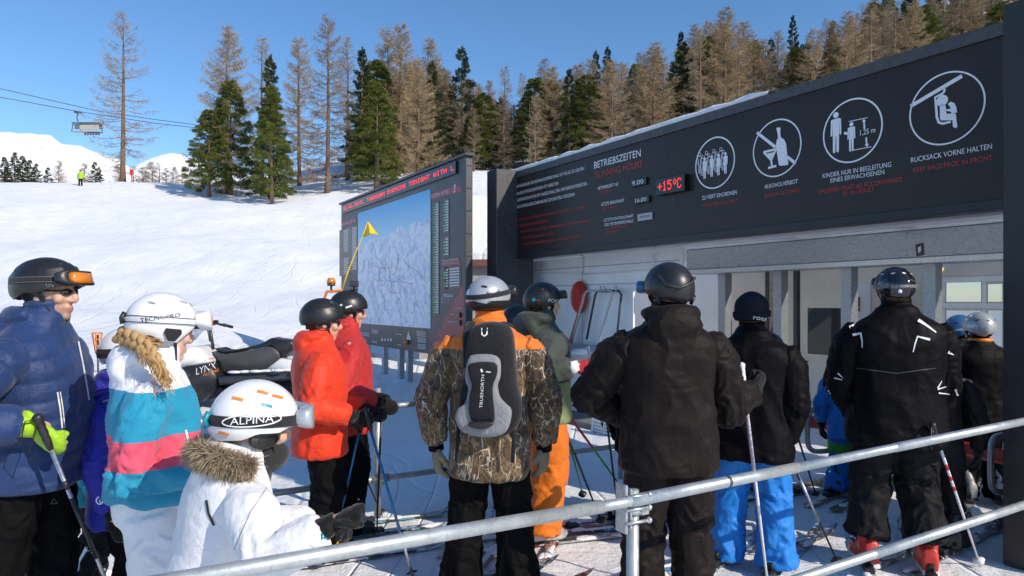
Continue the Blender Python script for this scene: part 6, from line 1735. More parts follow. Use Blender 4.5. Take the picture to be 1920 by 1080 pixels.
# 11 beanie and blue trousers
P = Person('person in black jacket, knitted black beanie and bright blue trousers', 1410, 4.30, (.42, .90), 1.70, Q, yaw=-.25, pitch=-.05, seed=27, wide=1.12)
P.hand_w(1, pt(1470, 838, 4.25), (.8, -.6, 0)); P.hand_w(-1, pt(1352, 800, 4.4), (-.9, -.6, 0)); P.set_foot(-1, (-.17, .03)); P.set_foot(1, (.15, -.02))
P.body(); P.jacket(M['black_shell'], .405, 1.08, False, True, amp=1.05, sleeve=1.1); P.trousers(M['blue_pants'], .52, 1.18, 1.12, amp=1.1)
P.glove(1, M['black_glove'], .9, size=1.15, cuff=.05, palm=(-1, .2, 0)); P.glove(-1, M['black_glove'], .5, size=1.1)
P.boots(simple('lime_boot', (.30, .50, .03), .4, 0, 14, .4), M['rubber'], size=.93)
t = NT('ribbed_knit'); co = t.coord(); wv = t.n('TexWave', wave_type='BANDS', bands_direction='X'); wv.inputs['Scale'].default_value = 38; t.l(t.attr('az'), wv.inputs['Vector']) if False else None
f = t.noise(co, 240, 2); t.col(t.ramp(f, [(.3, (.008, .009, .014)), (.7, (.022, .024, .034))])); t.set(Roughness=.9, Specular_IOR_Level=.1); t.bump(f, .8, .004); M['knit'] = t.m
mb = MB(); n = 72; R = []
for j in range(15):
    el = -.30+1.87*j/14; r = []
    for i in range(n):
        az = 2*PI*i/n; rib = .0016*math.sin(az*36)*math.cos(el)
        o_ = -.016+rib+.006*math.exp(-((el-.5)/.3)**2)
        r.append(P.hp(az, min(el, 1.565), o_, (1, .98, 1.10)))
    R.append(r)
mb.loft(R, P.HM); be = mb.build('beanie', M['knit'], P.root); P.hel = be
mb = MB(); R = []
for e, o_ in ((-.36, -.020), (-.38, -.008), (-.20, -.004), (-.02, -.005), (.0, -.014)):
    R.append([P.hp(2*PI*i/n, e+.05*math.cos(2*PI*i/n), o_+.0012*math.sin(36*2*PI*i/n), (1, .98, 1.10)) for i in range(n)])
mb.loft(R, P.HM, 0, False); mb.build('folded_brim', M['knit'], P.root).parent = be; P.hair(M['brown_hair'], down=.0)
P11 = P
# 12 man with white reflective marks and red boots
P = Person('man in black jacket with white flashes, glossy black helmet and red boots', 1680, 4.28, (.22, 1), 1.86, Q, yaw=-.10, pitch=-.04, seed=31, wide=1.16)
P.hand_w(1, pt(1748, 806, 4.42), (1.0, -.5, 0)); P.hand_w(-1, pt(1610, 782, 4.50), (-1.0, -.5, 0)); P.set_foot(-1, (-.17, .02)); P.set_foot(1, (.16, -.03))
P.body(); P.jacket(M['black_shell'], .415, 1.10, False, True, amp=1.15, sleeve=1.14); P.trousers(M['grey_pants'], .54, 1.16, 1.08, amp=1.35, bottom=.20)
P.glove(1, M['black_glove'], 1.0, size=1.1, cuff=.05); P.glove(-1, M['black_glove'], .8, size=1.1)
P.helmet(M['helmet_gloss'], M['pad'], vent=M['helmet_silver'], ridge=.006, sc=(1.0, 1.0, 1.0), vents=((2.75, .75), (-2.75, .75), (2.4, .35), (-2.4, .35), (2.0, .7), (-2.0, .7)), ventsize=.7)
P.strap(simple('patterned_strap', (.12, .125, .13), .5, 0, 90, 1.0), .08, .02, .075); P.goggles(M['black_plastic'], M['dark_lens'])
mb = MB(); mb.ball(P.hp(PI, -.16, .004), (.012, .005, .012), P.HM, 0, 12, 8); mb.build('badge', M['white_print'], P.root).parent = P.hel
P.hair(M['brown_hair'], down=.02); P.boots(M['red_paint'], M['white_paint'], simple('blue_buckle', (.25, .30, .55), .3, .5)); P12 = P
# 13 charcoal trousers, mostly hidden
P = Person('person in charcoal jacket and trousers hidden behind the man with red boots', 1754, 4.62, (.35, .94), 1.42, Q, seed=33)
P.body(); P.jacket(M['grey_pants'], .40, .94, False, True); P.trousers(M['grey_pants'], .52, 1.05, 1.1); P.helmet(M['helmet_black'], M['pad']); P.glove(1, M['black_glove']); P.glove(-1, M['black_glove']); P.boots(M['black_plastic'], M['rubber'], M['steel']); P13 = P
# 14, 15 at the gate on the right
P = Person('person in black jacket with orange collar and silver helmet at the right gate', 1838, 5.75, (.10, 1), 1.535, Q, seed=35, yaw=.05, wide=1.15)
P.hand_w(1, pt(1870, 720, 6.0), (1, -.3, 0)); P.hand_w(-1, pt(1815, 735, 6.0), (-1, -.3, 0))
P.body(); P.jacket(M['black_shell'], .42, 1.08, False, True); P.trousers(M['black_pants'], .54, 1.05); P.helmet(M['helmet_silver'], M['pad'], vents=((3.14, .45), (2.4, .5), (-2.4, .5)), ventsize=.8, back=-.45)
mb = MB(); mb.tube([P.sp(.872*P.H, .070*math.sin(2*PI*q/20), .074*math.cos(2*PI*q/20)) for q in range(21)], .018, 8, False); mb.build('collar', M['orange_plastic'], P.root)
P.glove(1, M['black_glove'], .6); P.glove(-1, M['black_glove'], .6); P.boots(simple('grey_boot', (.25, .25, .26), .4), M['rubber']); P14 = P
P = Person('person in dark jacket and blue helmet turned right beside the silver helmet', 1797, 6.35, (.9, .35), 1.50, Q, seed=36, pitch=-.1)
P.body(); P.jacket(M['black_shell'], .42, 1.05, True, True); P.trousers(M['black_pants']); P.helmet(M['helmet_blue'], M['pad']); P.strap(simple('pale_blue_strap', (.22, .32, .45), .5), .1, .1, .08); P.goggles(M['black_plastic'], M['amber']); P.glove(1, M['black_glove']); P.glove(-1, M['black_glove']); P.boots(M['black_plastic'], M['rubber'])
# 16 child in blue and green, legs visible at the left of the red boots
P = Person('child in blue and green ski clothes beside the left gate', 1592, 5.85, (.6, .8), 1.28, Q, seed=38, heads=.95)
P.body(); P.jacket(M['blue_pants'], .40, 1.1, False, True); P.trousers(zones('blue_green_pants', 'arc', [(0, (.004, .16, .55)), (.17, (.06, .38, .02)), (.31, (.004, .19, .62))]), .54, 1.2, 1.1); P.helmet(M['helmet_black'], M['pad']); P.glove(1, M['black_glove']); P.glove(-1, M['black_glove']); P.boots(M['black_plastic'], M['rubber'], M['led_green']); P16 = P
# 17 black trousers between beanie and red boots
P = Person('person in black with orange boots hidden behind the bright blue trousers', 1440, 5.95, (.8, .6), 1.34, Q, seed=40)
P.body(); P.jacket(M['black_shell'], .42, 1.0, False, True); P.trousers(M['black_pants'], .55, 1.0); P.helmet(M['helmet_black'], M['pad']); P.glove(1, M['black_glove']); P.glove(-1, M['black_glove']); P.boots(simple('orange_grey_boot', (.22, .12, .06), .4, 0, 12, .7), M['rubber']); P17 = P
# far skier on the crest
P = Person('far skier in yellow jacket and black trousers on the crest of the piste', 151, 74, (.3, -1), 1.72, None, seed=44, det=1, z=gz((151-CX)/FPX*74, 74))
P.root.pop('group', None)
P.body(vox=.03); P.jacket(M['lime'], .43, 1.1, True, True, vox=.03); P.trousers(M['black_pants'], vox=.03); P.glove(1, M['black_glove'], vox=.012); P.glove(-1, M['black_glove'], vox=.012); P.helmet(M['helmet_black'], M['pad'], vents=()); P.boots(M['black_plastic'], M['rubber'])

# ================================================================= lettering and marks on clothes and helmets
def first_hit(objs, x, y):
    best = None
    for o in objs:
        h = bvh_of(o).ray_cast(CAMP, ray(x, y))
        if h[0] is not None and (best is None or h[3] < best[0]): best = (h[3], o)
    return best[1] if best else None
def T(objs, name, s, a, b, cap, mat, off=.003, shear=0.0):
    objs = objs if isinstance(objs, (list, tuple)) else [objs]
    o = first_hit(objs, (a[0]+b[0])/2, (a[1]+b[1])/2-cap/2)
    if o is None: print('no surface for', s); return
    par = o.parent if o.parent and o.parent.parent else o       # never deeper than a sub-part
    return decal(objs, name, [text_px(s, a, b, cap, shear)], mat, off, None, par)
def S(objs, name, strokes, mat, off=.003, polys=()):
    objs = objs if isinstance(objs, (list, tuple)) else [objs]
    q = strokes[0][0] if strokes else polys[0][0]
    c = (sum(a[0] for a in q)/len(q), sum(a[1] for a in q)/len(q))
    o = first_hit(objs, *c)
    if o is None: print('no surface for', name, c); return
    par = o.parent if o.parent and o.parent.parent else o
    return decal(objs, name, list(polys), mat, off, strokes, par)
def allj(P): return [P.jk, P.sl[-1], P.sl[1]]
def oval(c, rx, ry, n=40, rot=0): return [(c[0]+rx*math.cos(2*PI*i/n)*math.cos(rot)-ry*math.sin(2*PI*i/n)*math.sin(rot), c[1]+rx*math.cos(2*PI*i/n)*math.sin(rot)+ry*math.sin(2*PI*i/n)*math.cos(rot)) for i in range(n+1)]
# 1
T([P1.stp, P1.hel], 'strap_lettering', 'uvex', (86, 538), (122, 540), 9, M['grey_text'])
S(allj(P1), 'pocket_zip', [([(107, 735), (112, 765), (116, 803)], 3), ([(112, 734), (117, 765), (121, 802)], 2)], M['white_print'])
S(allj(P1), 'front_zip', [([(146, 640), (156, 690), (166, 750)], 3)], M['white_print'])
S([P1.tr], 'trouser_mark', [([(96, 944), (101, 934), (107, 944), (96, 944)], 1.6)], M['grey_text'])
# 3
S(allj(P3)+[P3.tr], 'sleeve_mark', [(oval((188, 938), 7, 7, 14)[:11], 2.6), (oval((190, 939), 3, 3, 10)[:8], 2)], M['white_print'])
# 4
T([P4.stp, P4.hel], 'strap_lettering', 'TECNOPRO', (264, 604), (338, 594), 7, M['black_print'])
S(allj(P4), 'sleeve_zip', [([(348, 806), (352, 826), (356, 846)], 4)], M['white_print'])
# 5
T([P5.stp, P5.hel], 'strap_lettering', 'ALPINA', (432, 797), (512, 791), 13, M['white_print'], .004, .12)
S([P5.stp, P5.hel], 'strap_oval', [(oval((472, 788), 54, 11.5, 44, -.08), 2.4)], M['white_print'], .004)
for c, mt in (((446, 748), 'orange_plastic'), ((492, 736), 'orange_plastic'), ((520, 744), 'orange_plastic'), ((420, 812), 'orange_plastic'), ((500, 760), 'teal_plastic')):
    S([P5.hel], 'shell_mark', [([(c[0]-10, c[1]-2), (c[0], c[1]), (c[0]+10, c[1]+3)], 5)], M[mt], .003)
S(allj(P5), 'pocket_zip', [([(388, 938), (392, 962), (402, 985)], 5)], M['black_print'])
S(allj(P5), 'sleeve_patch', [([(606, 1000), (607, 1012)], 11)], M['teal_plastic'])
S(allj(P5), 'back_seam', [([(500, 915), (470, 960), (440, 1030)], 2)], M['seam'], .002)
# 7, 8, 9, 10, 11
T([P7.hel], 'helmet_lettering', 'uvex', (636, 588), (664, 592), 8, M['white_print'])
S([P7.hel], 'helmet_mark', [([(634, 575), (642, 571)], 3), ([(648, 577), (660, 573)], 3)], M['white_print'])
T([P8.hel], 'helmet_lettering', 'ALPINA', (912, 553), (938, 548), 5, M['black_print'])
T([P9.hel], 'helmet_lettering', 'POC', (1028, 566), (1046, 568), 6, M['white_print'])
S([P9.hel], 'helmet_mark', [([(998, 562), (1004, 562)], 6)], M['teal_plastic'])
T([P10.hel], 'helmet_lettering', 'cebe', (1294, 547), (1322, 550), 9, M['white_print'])
S([P10.hel], 'helmet_mark', [([(1262, 571), (1278, 573)], 3)], M['white_print'])
be2 = [c for c in P11.hel.children][0]
T([be2, P11.hel], 'brim_lettering', 'rossi', (1412, 598), (1440, 602), 8, M['white_print'])
# 12
def q5(*p): return [(1440+x/1.742, 460+y/1.742) for x, y in p]
for pts, wd in ((q5((268, 268), (287, 255)), 4), (q5((291, 249), (312, 242)), 4), (q5((490, 245), (520, 264), (548, 285)), 5), (q5((277, 293), (304, 288), (308, 310), (309, 335)), 4), (q5((528, 308), (488, 298), (480, 322), (473, 348)), 4), (q5((588, 348), (606, 358)), 4),
        (q5((218, 433), (243, 440)), 2.4), (q5((228, 418), (246, 434)), 2.4), (q5((553, 466), (566, 443)), 2.4), (q5((553, 470), (580, 462)), 2.4), (q5((556, 482), (592, 486)), 2.4), (q5((612, 470), (619, 490), (612, 515)), 3.5), (q5((190, 462), (205, 485)), 2.6)):
    S(allj(P12), 'reflective_mark', [(pts, lambda u, w=wd: w*(1.15-.75*u))], M['white_print'], .004)
S([P12.jk], 'back_seam', [([(1606, 690), (1680, 700), (1755, 690)], 1.6)], M['dark_steel'], .002)

# ================================================================= backpack on the camouflage jacket
bp = thing('backpack', 'black and grey backpack worn over the camouflage jacket', 'backpack', P8.M @ P8.sp(1.2, -.2), P8.root.rotation_euler.z)
BI = P8.I
def q3(pts): return [(760+x/1.8, 480+y/1.8) for x, y in pts]
def bpl(px, py, y):
    """point in the wearer's frame at local depth y behind the photo pixel (laid out at the pack's distance)"""
    v = BI @ pt(px, py, 3.70); return Vector((v.x, y, v.z))
def plate(pts, y0, y1, name, mat, rnd=.012):
    P = [bpl(x, y, 0) for x, y in pts]; c = sum(P, Vector())/len(P); R = []
    for y, k in ((y0, 1.0), (y1+(y0-y1)*.3, 1.0), (y1+(y0-y1)*.06, .955), (y1, .86), (y1-.004, .55)):
        R.append([Vector((c.x+(v.x-c.x)*k, y-.03*max(0, 1-((v.z-c.z)*k/.3)**2), c.z+(v.z-c.z)*k)) for v in P])
    mb = MB(); mb.loft(R); inv = mat_of(bp).inverted() @ P8.M
    mb.v = [tuple(inv @ Vector(v)) for v in mb.v]; return mb.build(name, mat, bp)
def smooth_poly(pts, k=4):
    out = []; n = len(pts)
    for i in range(n):
        p0, p1, p2, p3 = [Vector(pts[(i+j) % n]) for j in (-1, 0, 1, 2)]
        for q in range(k):
            t_ = q/k; out.append(tuple(.5*((2*p1)+(p2-p0)*t_+(2*p0-5*p1+4*p2-p3)*t_*t_+(3*p1-p0-3*p2+p3)*t_**3)))
    return out
M['pack_black'] = cloth('pack_black', (.012, .012, .014), .7, crinkle=30, cr=.3, spec=.2); M['pack_grey'] = cloth('pack_grey', (.24, .25, .265), .65, crinkle=22, cr=.4)
yb = -.175
plate(smooth_poly([(872, 640), (884, 612), (918, 604), (952, 612), (966, 640), (974, 720), (984, 765), (976, 800), (945, 818), (890, 816), (862, 795), (856, 745), (868, 700)]), yb+.08, yb-.10, 'main_bag', M['pack_black'])
plate(smooth_poly(q3([(213, 345), (240, 330), (300, 330), (330, 348), (332, 400), (322, 430), (330, 468), (350, 490), (372, 515), (360, 572), (330, 598), (270, 606), (195, 590), (168, 552), (172, 515), (203, 490), (214, 440), (202, 410)]), 3), yb-.06, yb-.135, 'front_panel', M['pack_grey'])
plate(smooth_poly(q3([(224, 358), (312, 355), (322, 392), (306, 440), (314, 535), (298, 548), (228, 545), (222, 470), (232, 430), (220, 395)]), 3), yb-.12, yb-.155, 'front_pocket', M['pack_black'])
plate(smooth_poly(q3([(222, 552), (262, 546), (305, 548), (306, 560), (264, 572), (224, 564)]), 3), yb-.14, yb-.168, 'lower_badge', M['black_plastic'])
def bstrap(pts, name, r=.016, flat=.3):
    mb = MB(); inv = mat_of(bp).inverted() @ P8.M; mb.tube([inv @ Vector(p) for p in pts], r, 8, True, None, 0, False, flat); return mb.build(name, M['pack_black'], bp)
for sd in (-1, 1):
    x = sd*.105
    bstrap([Vector((x*.8, -.26, 1.30)), Vector((x*.95, -.20, 1.465)), Vector((x, -.10, 1.535)), Vector((x*1.05, .02, 1.525)), Vector((x*1.15, .13, 1.43)), Vector((x*1.3, .175, 1.25)), Vector((x*1.7, .10, 1.02)), Vector((x*1.5, -.16, .97))], 'shoulder_strap', .034, .3)
    bstrap([bpl(855 if sd < 0 else 968, 790, -.24), bpl(852 if sd < 0 else 968, 830, -.235), bpl(849 if sd < 0 else 966, 868, -.232)], 'hanging_strap', .012)
mb = MB(); inv = mat_of(bp).inverted() @ P8.M; mb.tube([inv @ bpl(*q) for q in ((904, 615, -.27), (905, 627, -.285), (910, 630, -.285), (915, 626, -.285), (916, 615, -.27))], .005, 8); mb.build('grab_loop', M['white_paint'], bp)
fp = [c for c in bp.children if c.name.startswith('front_pocket')][0]
decal(fp, 'lettering', [text_px('TRUENORTH', (905, 765), (909, 703), 6)], M['white_print'], .003)
decal(fp, 'mark', [], M['white_print'], .003, [([(902, 692), (905, 698)], 4), ([(912, 697), (922, 698)], 2)])

bp.scale = (.92, 1, 1)
# ================================================================= ski poles
ski_pole('silver and black pole held by the lime glove', pt(70, 782, 2.70), pt(283, 1288, 2.96), M['silver_alu'], None, band=[(.22, .25, M['black_alu']), (.28, .50, M['black_alu'])])
ski_pole('blue pole held in the nearer black glove of the orange-red jacket', pt(684, 768, 4.30), pt(778, 1094, 4.10), M['blue_alu'], None, band=[(.62, 1.0, M['silver_alu'])])
ski_pole('blue pole slanting left under the gloves of the orange-red jacket', pt(682, 770, 4.45), pt(622, 1040, 4.55), M['blue_alu'], None)
ski_pole('black pole slanting right behind the blue poles', pt(640, 790, 4.95), pt(719, 972, 5.30), M['black_alu'], None)
ski_pole('dark grey upright pole in front of the rear railing post', pt(716, 744, 4.72), pt(706, 1012, 4.82), M['black_alu'], None)
ski_pole('green pole with red upper shaft slanting to the railing clamp', pt(1040, 742, 4.75), pt(1196, 956, 5.50), M['green_alu'], None, band=[(.0, .42, M['red_alu'])])
ski_pole('green pole hanging steeply beside the orange trousers', pt(1046, 740, 5.0), pt(1094, 934, 5.85), M['green_alu'], None, band=[(.0, .30, M['red_alu'])])
ski_pole('black pole in front of the green poles by the orange trousers', pt(1048, 775, 4.7), pt(1130, 985, 5.12), M['black_alu'], None)
ski_pole('thin dark pole behind the elbow of the tall man', pt(1134, 760, 5.05), pt(1160, 968, 5.35), M['black_alu'], None)
ski_pole('white pole with patterned shaft held by the tall man', pt(1390, 684, 3.68), pt(1446, 1150, 3.68), M['white_alu'], None, M['white_paint'], r=.0085, band=[(.17, .42, simple('pattern_wrap', (.35, .33, .42), .4, 0, 160, .9))], basket=M['white_paint'])
ski_pole('black and silver pole beside the bright blue trousers', pt(1474, 842, 4.18), pt(1576, 1066, 4.32), M['black_alu'], None, band=[(.25, .6, M['silver_alu'])])
ski_pole('purple dark pole behind the blue trousers', pt(1487, 790, 5.5), pt(1532, 935, 5.85), simple('purple_alu', (.06, .04, .10), .35, .2), None)
ski_pole('white pole with red print held by the man with red boots', pt(1748, 796, 4.05), pt(1840, 1066, 4.32), M['white_alu'], None, r=.0085, band=[(.26, .30, M['red_alu']), (.34, .37, M['red_alu']), (.41, .44, M['red_alu'])], basket=M['white_paint'])
ski_pole('short white pole in front of the blue and green child', pt(1600, 792, 5.65), pt(1592, 932, 5.83), M['white_alu'], None, band=[(.3, .45, M['red_alu'])])
ski_pole('silver pole held up by the woman in turquoise, black ribbed grip on top', P4.grip(-1)[0]+Vector((0, 0, .05)), pt(352, 1260, 3.0), M['silver_alu'], None, r=.009)
ski_pole('second silver pole held up beside the first by the woman in turquoise', P4.grip(-1)[0]+Vector((-.035, -.03, .01)), pt(326, 1275, 2.95), M['silver_alu'], None, r=.009)

# ================================================================= skis
def pairs(P, who, base, acc, seed, L=1.62, f=None): skis_for(P, who, base, acc, seed, L, f)
pairs(P6, 'the person in orange-red', (.02, .02, .025), (.45, .45, .48), 3, 1.60, (.9, .40))
pairs(P7, 'the person in darker red', (.03, .03, .03), (.10, .25, .30), 6, 1.60, (.9, .38))
pairs(P9, 'the person in orange trousers', (.30, .30, .30), (.40, .04, .03), 9, 1.65, (.93, .30))
pairs(PH, 'the hidden person in black', (.02, .02, .02), (.05, .20, .50), 12, 1.60, (.95, .25))
pairs(P11, 'the person in bright blue trousers', (.05, .05, .055), (.05, .20, .55), 15, 1.60, (.62, .78))
pairs(P12, 'the man with red boots', (.55, .55, .56), (.05, .06, .09), 18, 1.62, (.35, .94))
pairs(P13, 'the person in charcoal trousers', (.02, .02, .022), (.25, .25, .26), 21, 1.55, (.80, .60))
pairs(P14, 'the silver-helmeted person', (.3, .3, .3), (.4, .05, .04), 24, 1.55, (.4, .92))
pairs(P16, 'the blue and green child', (.16, .15, .03), (.02, .02, .02), 27, 1.25, (.75, .66))
pairs(P17, 'the person behind blue trousers', (.03, .03, .03), (.35, .16, .04), 30, 1.55, (.93, .36))
pairs(P8, 'the man in camouflage', (.02, .02, .022), (.35, .08, .04), 33, 1.66, (.30, .95))
pairs(P10, 'the tall man with white pole', (.02, .02, .022), (.05, .22, .55), 36, 1.66, (.86, .50))
for px, D, f, base, acc, sd, lb in ((786, 4.05, (.96, .28), (.03, .03, .035), (.12, .25, .28), 41, 'black snow-dusted ski left of the camouflage man'), (838, 3.88, (.97, .22), (.05, .03, .03), (.45, .04, .04), 43, 'red edged ski with tip just left of the camouflage man'),
      (1395, 4.55, (.9, .42), (.05, .05, .06), (.06, .2, .55), 45, 'ski with blue and white tip right of the bright blue trousers')):
    ski(lb, pt(px, HY+CAMZ*FPX/D, D), f, 1.55, base, acc, sd, 'skis of the people waiting in the queue', False)

# ================================================================= snowmobile
SD = 9.7
sx, sy = (430-CX)/FPX*SD, SD
sm = thing('snowmobile', 'white and black snowmobile with amber beacon and yellow flag parked on the snow', 'snowmobile', (sx, sy, gz(sx, sy)))
SI = mat_of(sm).inverted()
def zs(pts): return [(300+x/4.908, 560+y/4.909) for x, y in pts]
def side(pts, y0, y1, name, mat, rnd=.05, parent=None, flare=0):
    """a body of the sled: outline as seen from the side, given depth and rounded flanks"""
    P = [pt(x, y, SD)-Vector((0, SD, 0)) for x, y in pts]; c = sum(P, Vector())/len(P); R = []; w_ = y1-y0
    for f, k in ((0, .93), (.05, .985), (.16, 1.0), (.5, 1.0+flare), (.84, 1.0), (.95, .985), (1, .93)):
        R.append([Vector((c.x+(v.x-c.x)*k, SD+y0+w_*f, c.z+(v.z-c.z)*k)) for v in P])
    mb = MB(); mb.loft(R); inv = mat_of(parent or sm).inverted(); mb.v = [tuple(inv @ Vector(v)) for v in mb.v]
    return mb.build(name, mat, parent or sm)
M['sled_white'] = simple('sled_white', (.74, .74, .74), .25, 0, 10, .04, coat=.5); M['sled_black'] = simple('sled_black', (.020, .020, .022), .35, 0, 40, .3); M['vinyl'] = cloth('seat_vinyl', (.055, .056, .058), .4, crinkle=10, cr=.1)
side(smooth_poly([(318, 690), (320, 668), (337, 657), (360, 650), (388, 647), (402, 660), (414, 675), (392, 680), (367, 684), (345, 700)], 3), -.36, .36, 'cowl', M['sled_white'])
side([(330, 690), (367, 683), (414, 676), (430, 700), (427, 722), (403, 746), (361, 747), (335, 735)], -.40, .40, 'side_panel', M['sled_black'])
seat = side(smooth_poly([(411, 657), (431, 662), (495, 652), (519, 649), (534, 665), (520, 682), (502, 694), (434, 699), (420, 676)], 3), -.19, .19, 'seat', M['vinyl'])
side(smooth_poly([(410, 652), (432, 657), (494, 644), (515, 633), (524, 634), (556, 640), (552, 658), (536, 668), (520, 650), (494, 651), (432, 662)], 3), -.17, .17, 'seat_pad', M['sled_black'], parent=seat)
side([(504, 693), (536, 669), (560, 673), (600, 684), (600, 692)], -.24, .24, 'rear_panel', M['sled_white'])
side([(428, 701), (620, 692), (622, 704), (430, 716)], -.42, .42, 'running_board', M['dark_steel'])
side(smooth_poly([(436, 716), (640, 704), (662, 716), (655, 742), (620, 752), (470, 754), (445, 742)], 3), -.20, .20, 'track', M['rubber'])
side([(618, 648), (664, 640), (668, 668), (622, 676)], -.25, .25, 'rear_box', M['sled_black'])
mb = MB()
for k in range(9): mb.ball(pt(440+k*20, 698-k*.8, SD-.40+.1*math.sin(k*3)), (.10, .05, .022), SI, 0, 10, 6)
mb.build('clinging_snow', M['snow'], sm)
mb = MB(); mb.tube([SI @ pt(400, 655, SD), SI @ pt(393, 612, SD)], .022, 10); mb.tube([SI @ (pt(398, 640, SD)+Vector((0, -.07, 0))), SI @ (pt(393, 612, SD)+Vector((0, -.07, 0)))], .013, 8); mb.build('steering_column', M['dark_steel'], sm)
mb = MB(); h0 = pt(393, 610, SD); mb.tube([SI @ (h0+Vector((.13, -.38, -.03))), SI @ (h0+Vector((.03, -.20, .02))), SI @ h0, SI @ (h0+Vector((.03, .20, .02))), SI @ (h0+Vector((.13, .38, -.03)))], .014, 10)
hb = mb.build('handlebar', M['dark_steel'], sm)
for s_ in (-1, 1):
    mb = MB(); mb.tube([SI @ (h0+Vector((.07, s_*.29, .0))), SI @ (h0+Vector((.15, s_*.42, -.04)))], .022, 10); mb.build('grip', M['rubber'], sm).parent = hb
    mb = MB(); mb.tube([SI @ (h0+Vector((-.02, s_*.22, .02))), SI @ (h0+Vector((.05, s_*.40, -.03)))], .009, 8); mb.box(SI @ (h0+Vector((.01, s_*.18, .04))), (.07, .05, .06), None, 0, None, .012); mb.build('brake_lever', M['black_plastic'], sm).parent = hb
mb = MB(); mb.box(SI @ (h0+Vector((-.03, 0, .03))), (.10, .22, .06), None, 0, None, .02); mb.build('dash', M['black_plastic'], sm).parent = hb
t = NT('windshield'); t.set(Base_Color=(.5, .56, .62), Roughness=.05, Transmission_Weight=.75, IOR=1.2, Alpha=.75); M['wind'] = t.m
mb = MB(); R = []
for f in (-1, -.6, 0, .6, 1):
    y = SD+f*.30; R.append([pt(340+8*abs(f), 640, SD)+Vector((0, f*.30, 0)), pt(352+8*abs(f), 618+8*abs(f), SD)+Vector((0, f*.29, 0)), pt(372+6*abs(f), 598+14*f*f, SD)+Vector((0, f*.27, 0))])
R = [[SI @ v for v in r] for r in R]; R2 = [[v+Vector((.006, 0, .004)) for v in r][::-1] for r in R]
mb.loft([a+b for a, b in zip(R, R2)]); mb.build('windshield', M['wind'], sm)
mb = MB(); mb.tube([SI @ (pt(366, 640, SD)+Vector((0, -.30, 0))), SI @ (pt(384, 602, SD)+Vector((0, -.30, 0)))], .02, 8); mb.box(SI @ (pt(382, 606, SD)+Vector((0, -.34, 0))), (.22, .05, .10), None, 0, Matrix.Rotation(-.5, 3, 'Y'), .03); mb.build('mirror', M['sled_black'], sm)
for s_ in (-1, 1):
    mb = MB(); y = SD+s_*.45; mb.tube([SI @ Vector((pt(265, 0, SD).x, y, gz(sx, sy)+.22)), SI @ Vector((pt(285, 0, SD).x, y, gz(sx, sy)+.06)), SI @ Vector((pt(390, 0, SD).x, y, gz(sx, sy)+.03))], .07, 10, True, None, 0, True, .25); mb.tube([SI @ Vector((pt(335, 0, SD).x, y, gz(sx, sy)+.05)), SI @ Vector((pt(345, 0, SD).x, SD+s_*.25, gz(sx, sy)+.45))], .025, 8); mb.build('ski', M['sled_black'], sm)
sp_ = [c for c in sm.children if c.name.startswith('side_panel')][0]; cw = [c for c in sm.children if c.name.startswith('cowl')][0]
decal(sp_, 'lettering', [text_px('LYNX', (368, 703), (404, 691), 12, .35)], M['white_print'], .006)
decal(sp_, 'lettering', [text_px('ALPINE', (381, 706), (409, 697), 5.5, .3)], M['orange_plastic'], .007)
decal(cw, 'lettering', [text_px('69 RANGER', (384, 676), (404, 673), 3.2)], M['orange_plastic'], .006)
fr_ = MB(); fr_.tube([SI @ pt(604, 690, SD), SI @ pt(606, 565, SD), SI @ pt(613, 547, SD), SI @ pt(640, 545, SD), SI @ pt(654, 553, SD), SI @ pt(656, 690, SD)], .022, 10); fr_.build('orange_frame', M['orange_plastic'], sm)
mb = MB(); mb.tube([SI @ pt(621, 547, SD), SI @ pt(621, 533, SD)], .016, 8); mb.tube([SI @ pt(621, 536, SD), SI @ pt(621, 532, SD)], .055, 16); bc = mb.build('beacon', M['dark_steel'], sm)
mb = MB(); mb.tube([SI @ pt(621, 532, SD), SI @ pt(621, 526, SD), SI @ pt(621, 521, SD)], [.062, .060, .04], 16, True, None, 0, False); mb.build('amber_dome', M['amber'], sm).parent = bc
mb = MB(); mb.tube([SI @ pt(640, 548, SD), SI @ pt(652, 510, SD), SI @ pt(668, 470, SD), SI @ pt(682, 438, SD), SI @ pt(690, 416, SD)], [.012, .010, .008, .007, .006], 8); fpole = mb.build('flag_pole', M['yellow'], sm)
mb = MB(); n = 9; R = []
for i in range(n):
    f = i/(n-1); a = Vector((690, 415)).lerp(Vector((677, 441)), f); b = Vector((690, 415)).lerp(Vector((710, 441)), f); r = []
    for k in range(9):
        q = a.lerp(b, k/8); r.append(SI @ (pt(q.x, q.y+2*math.sin(k*.8)*f, SD)+Vector((0, .10*math.sin(k*.75+1)*f, 0))))
    R.append(r)
mb.loft(R, None, 0, False, True, False); fl_ = mb.build('flag', M['yellow'], sm)
so_ = fl_.modifiers.new('s', 'SOLIDIFY'); so_.thickness = .006
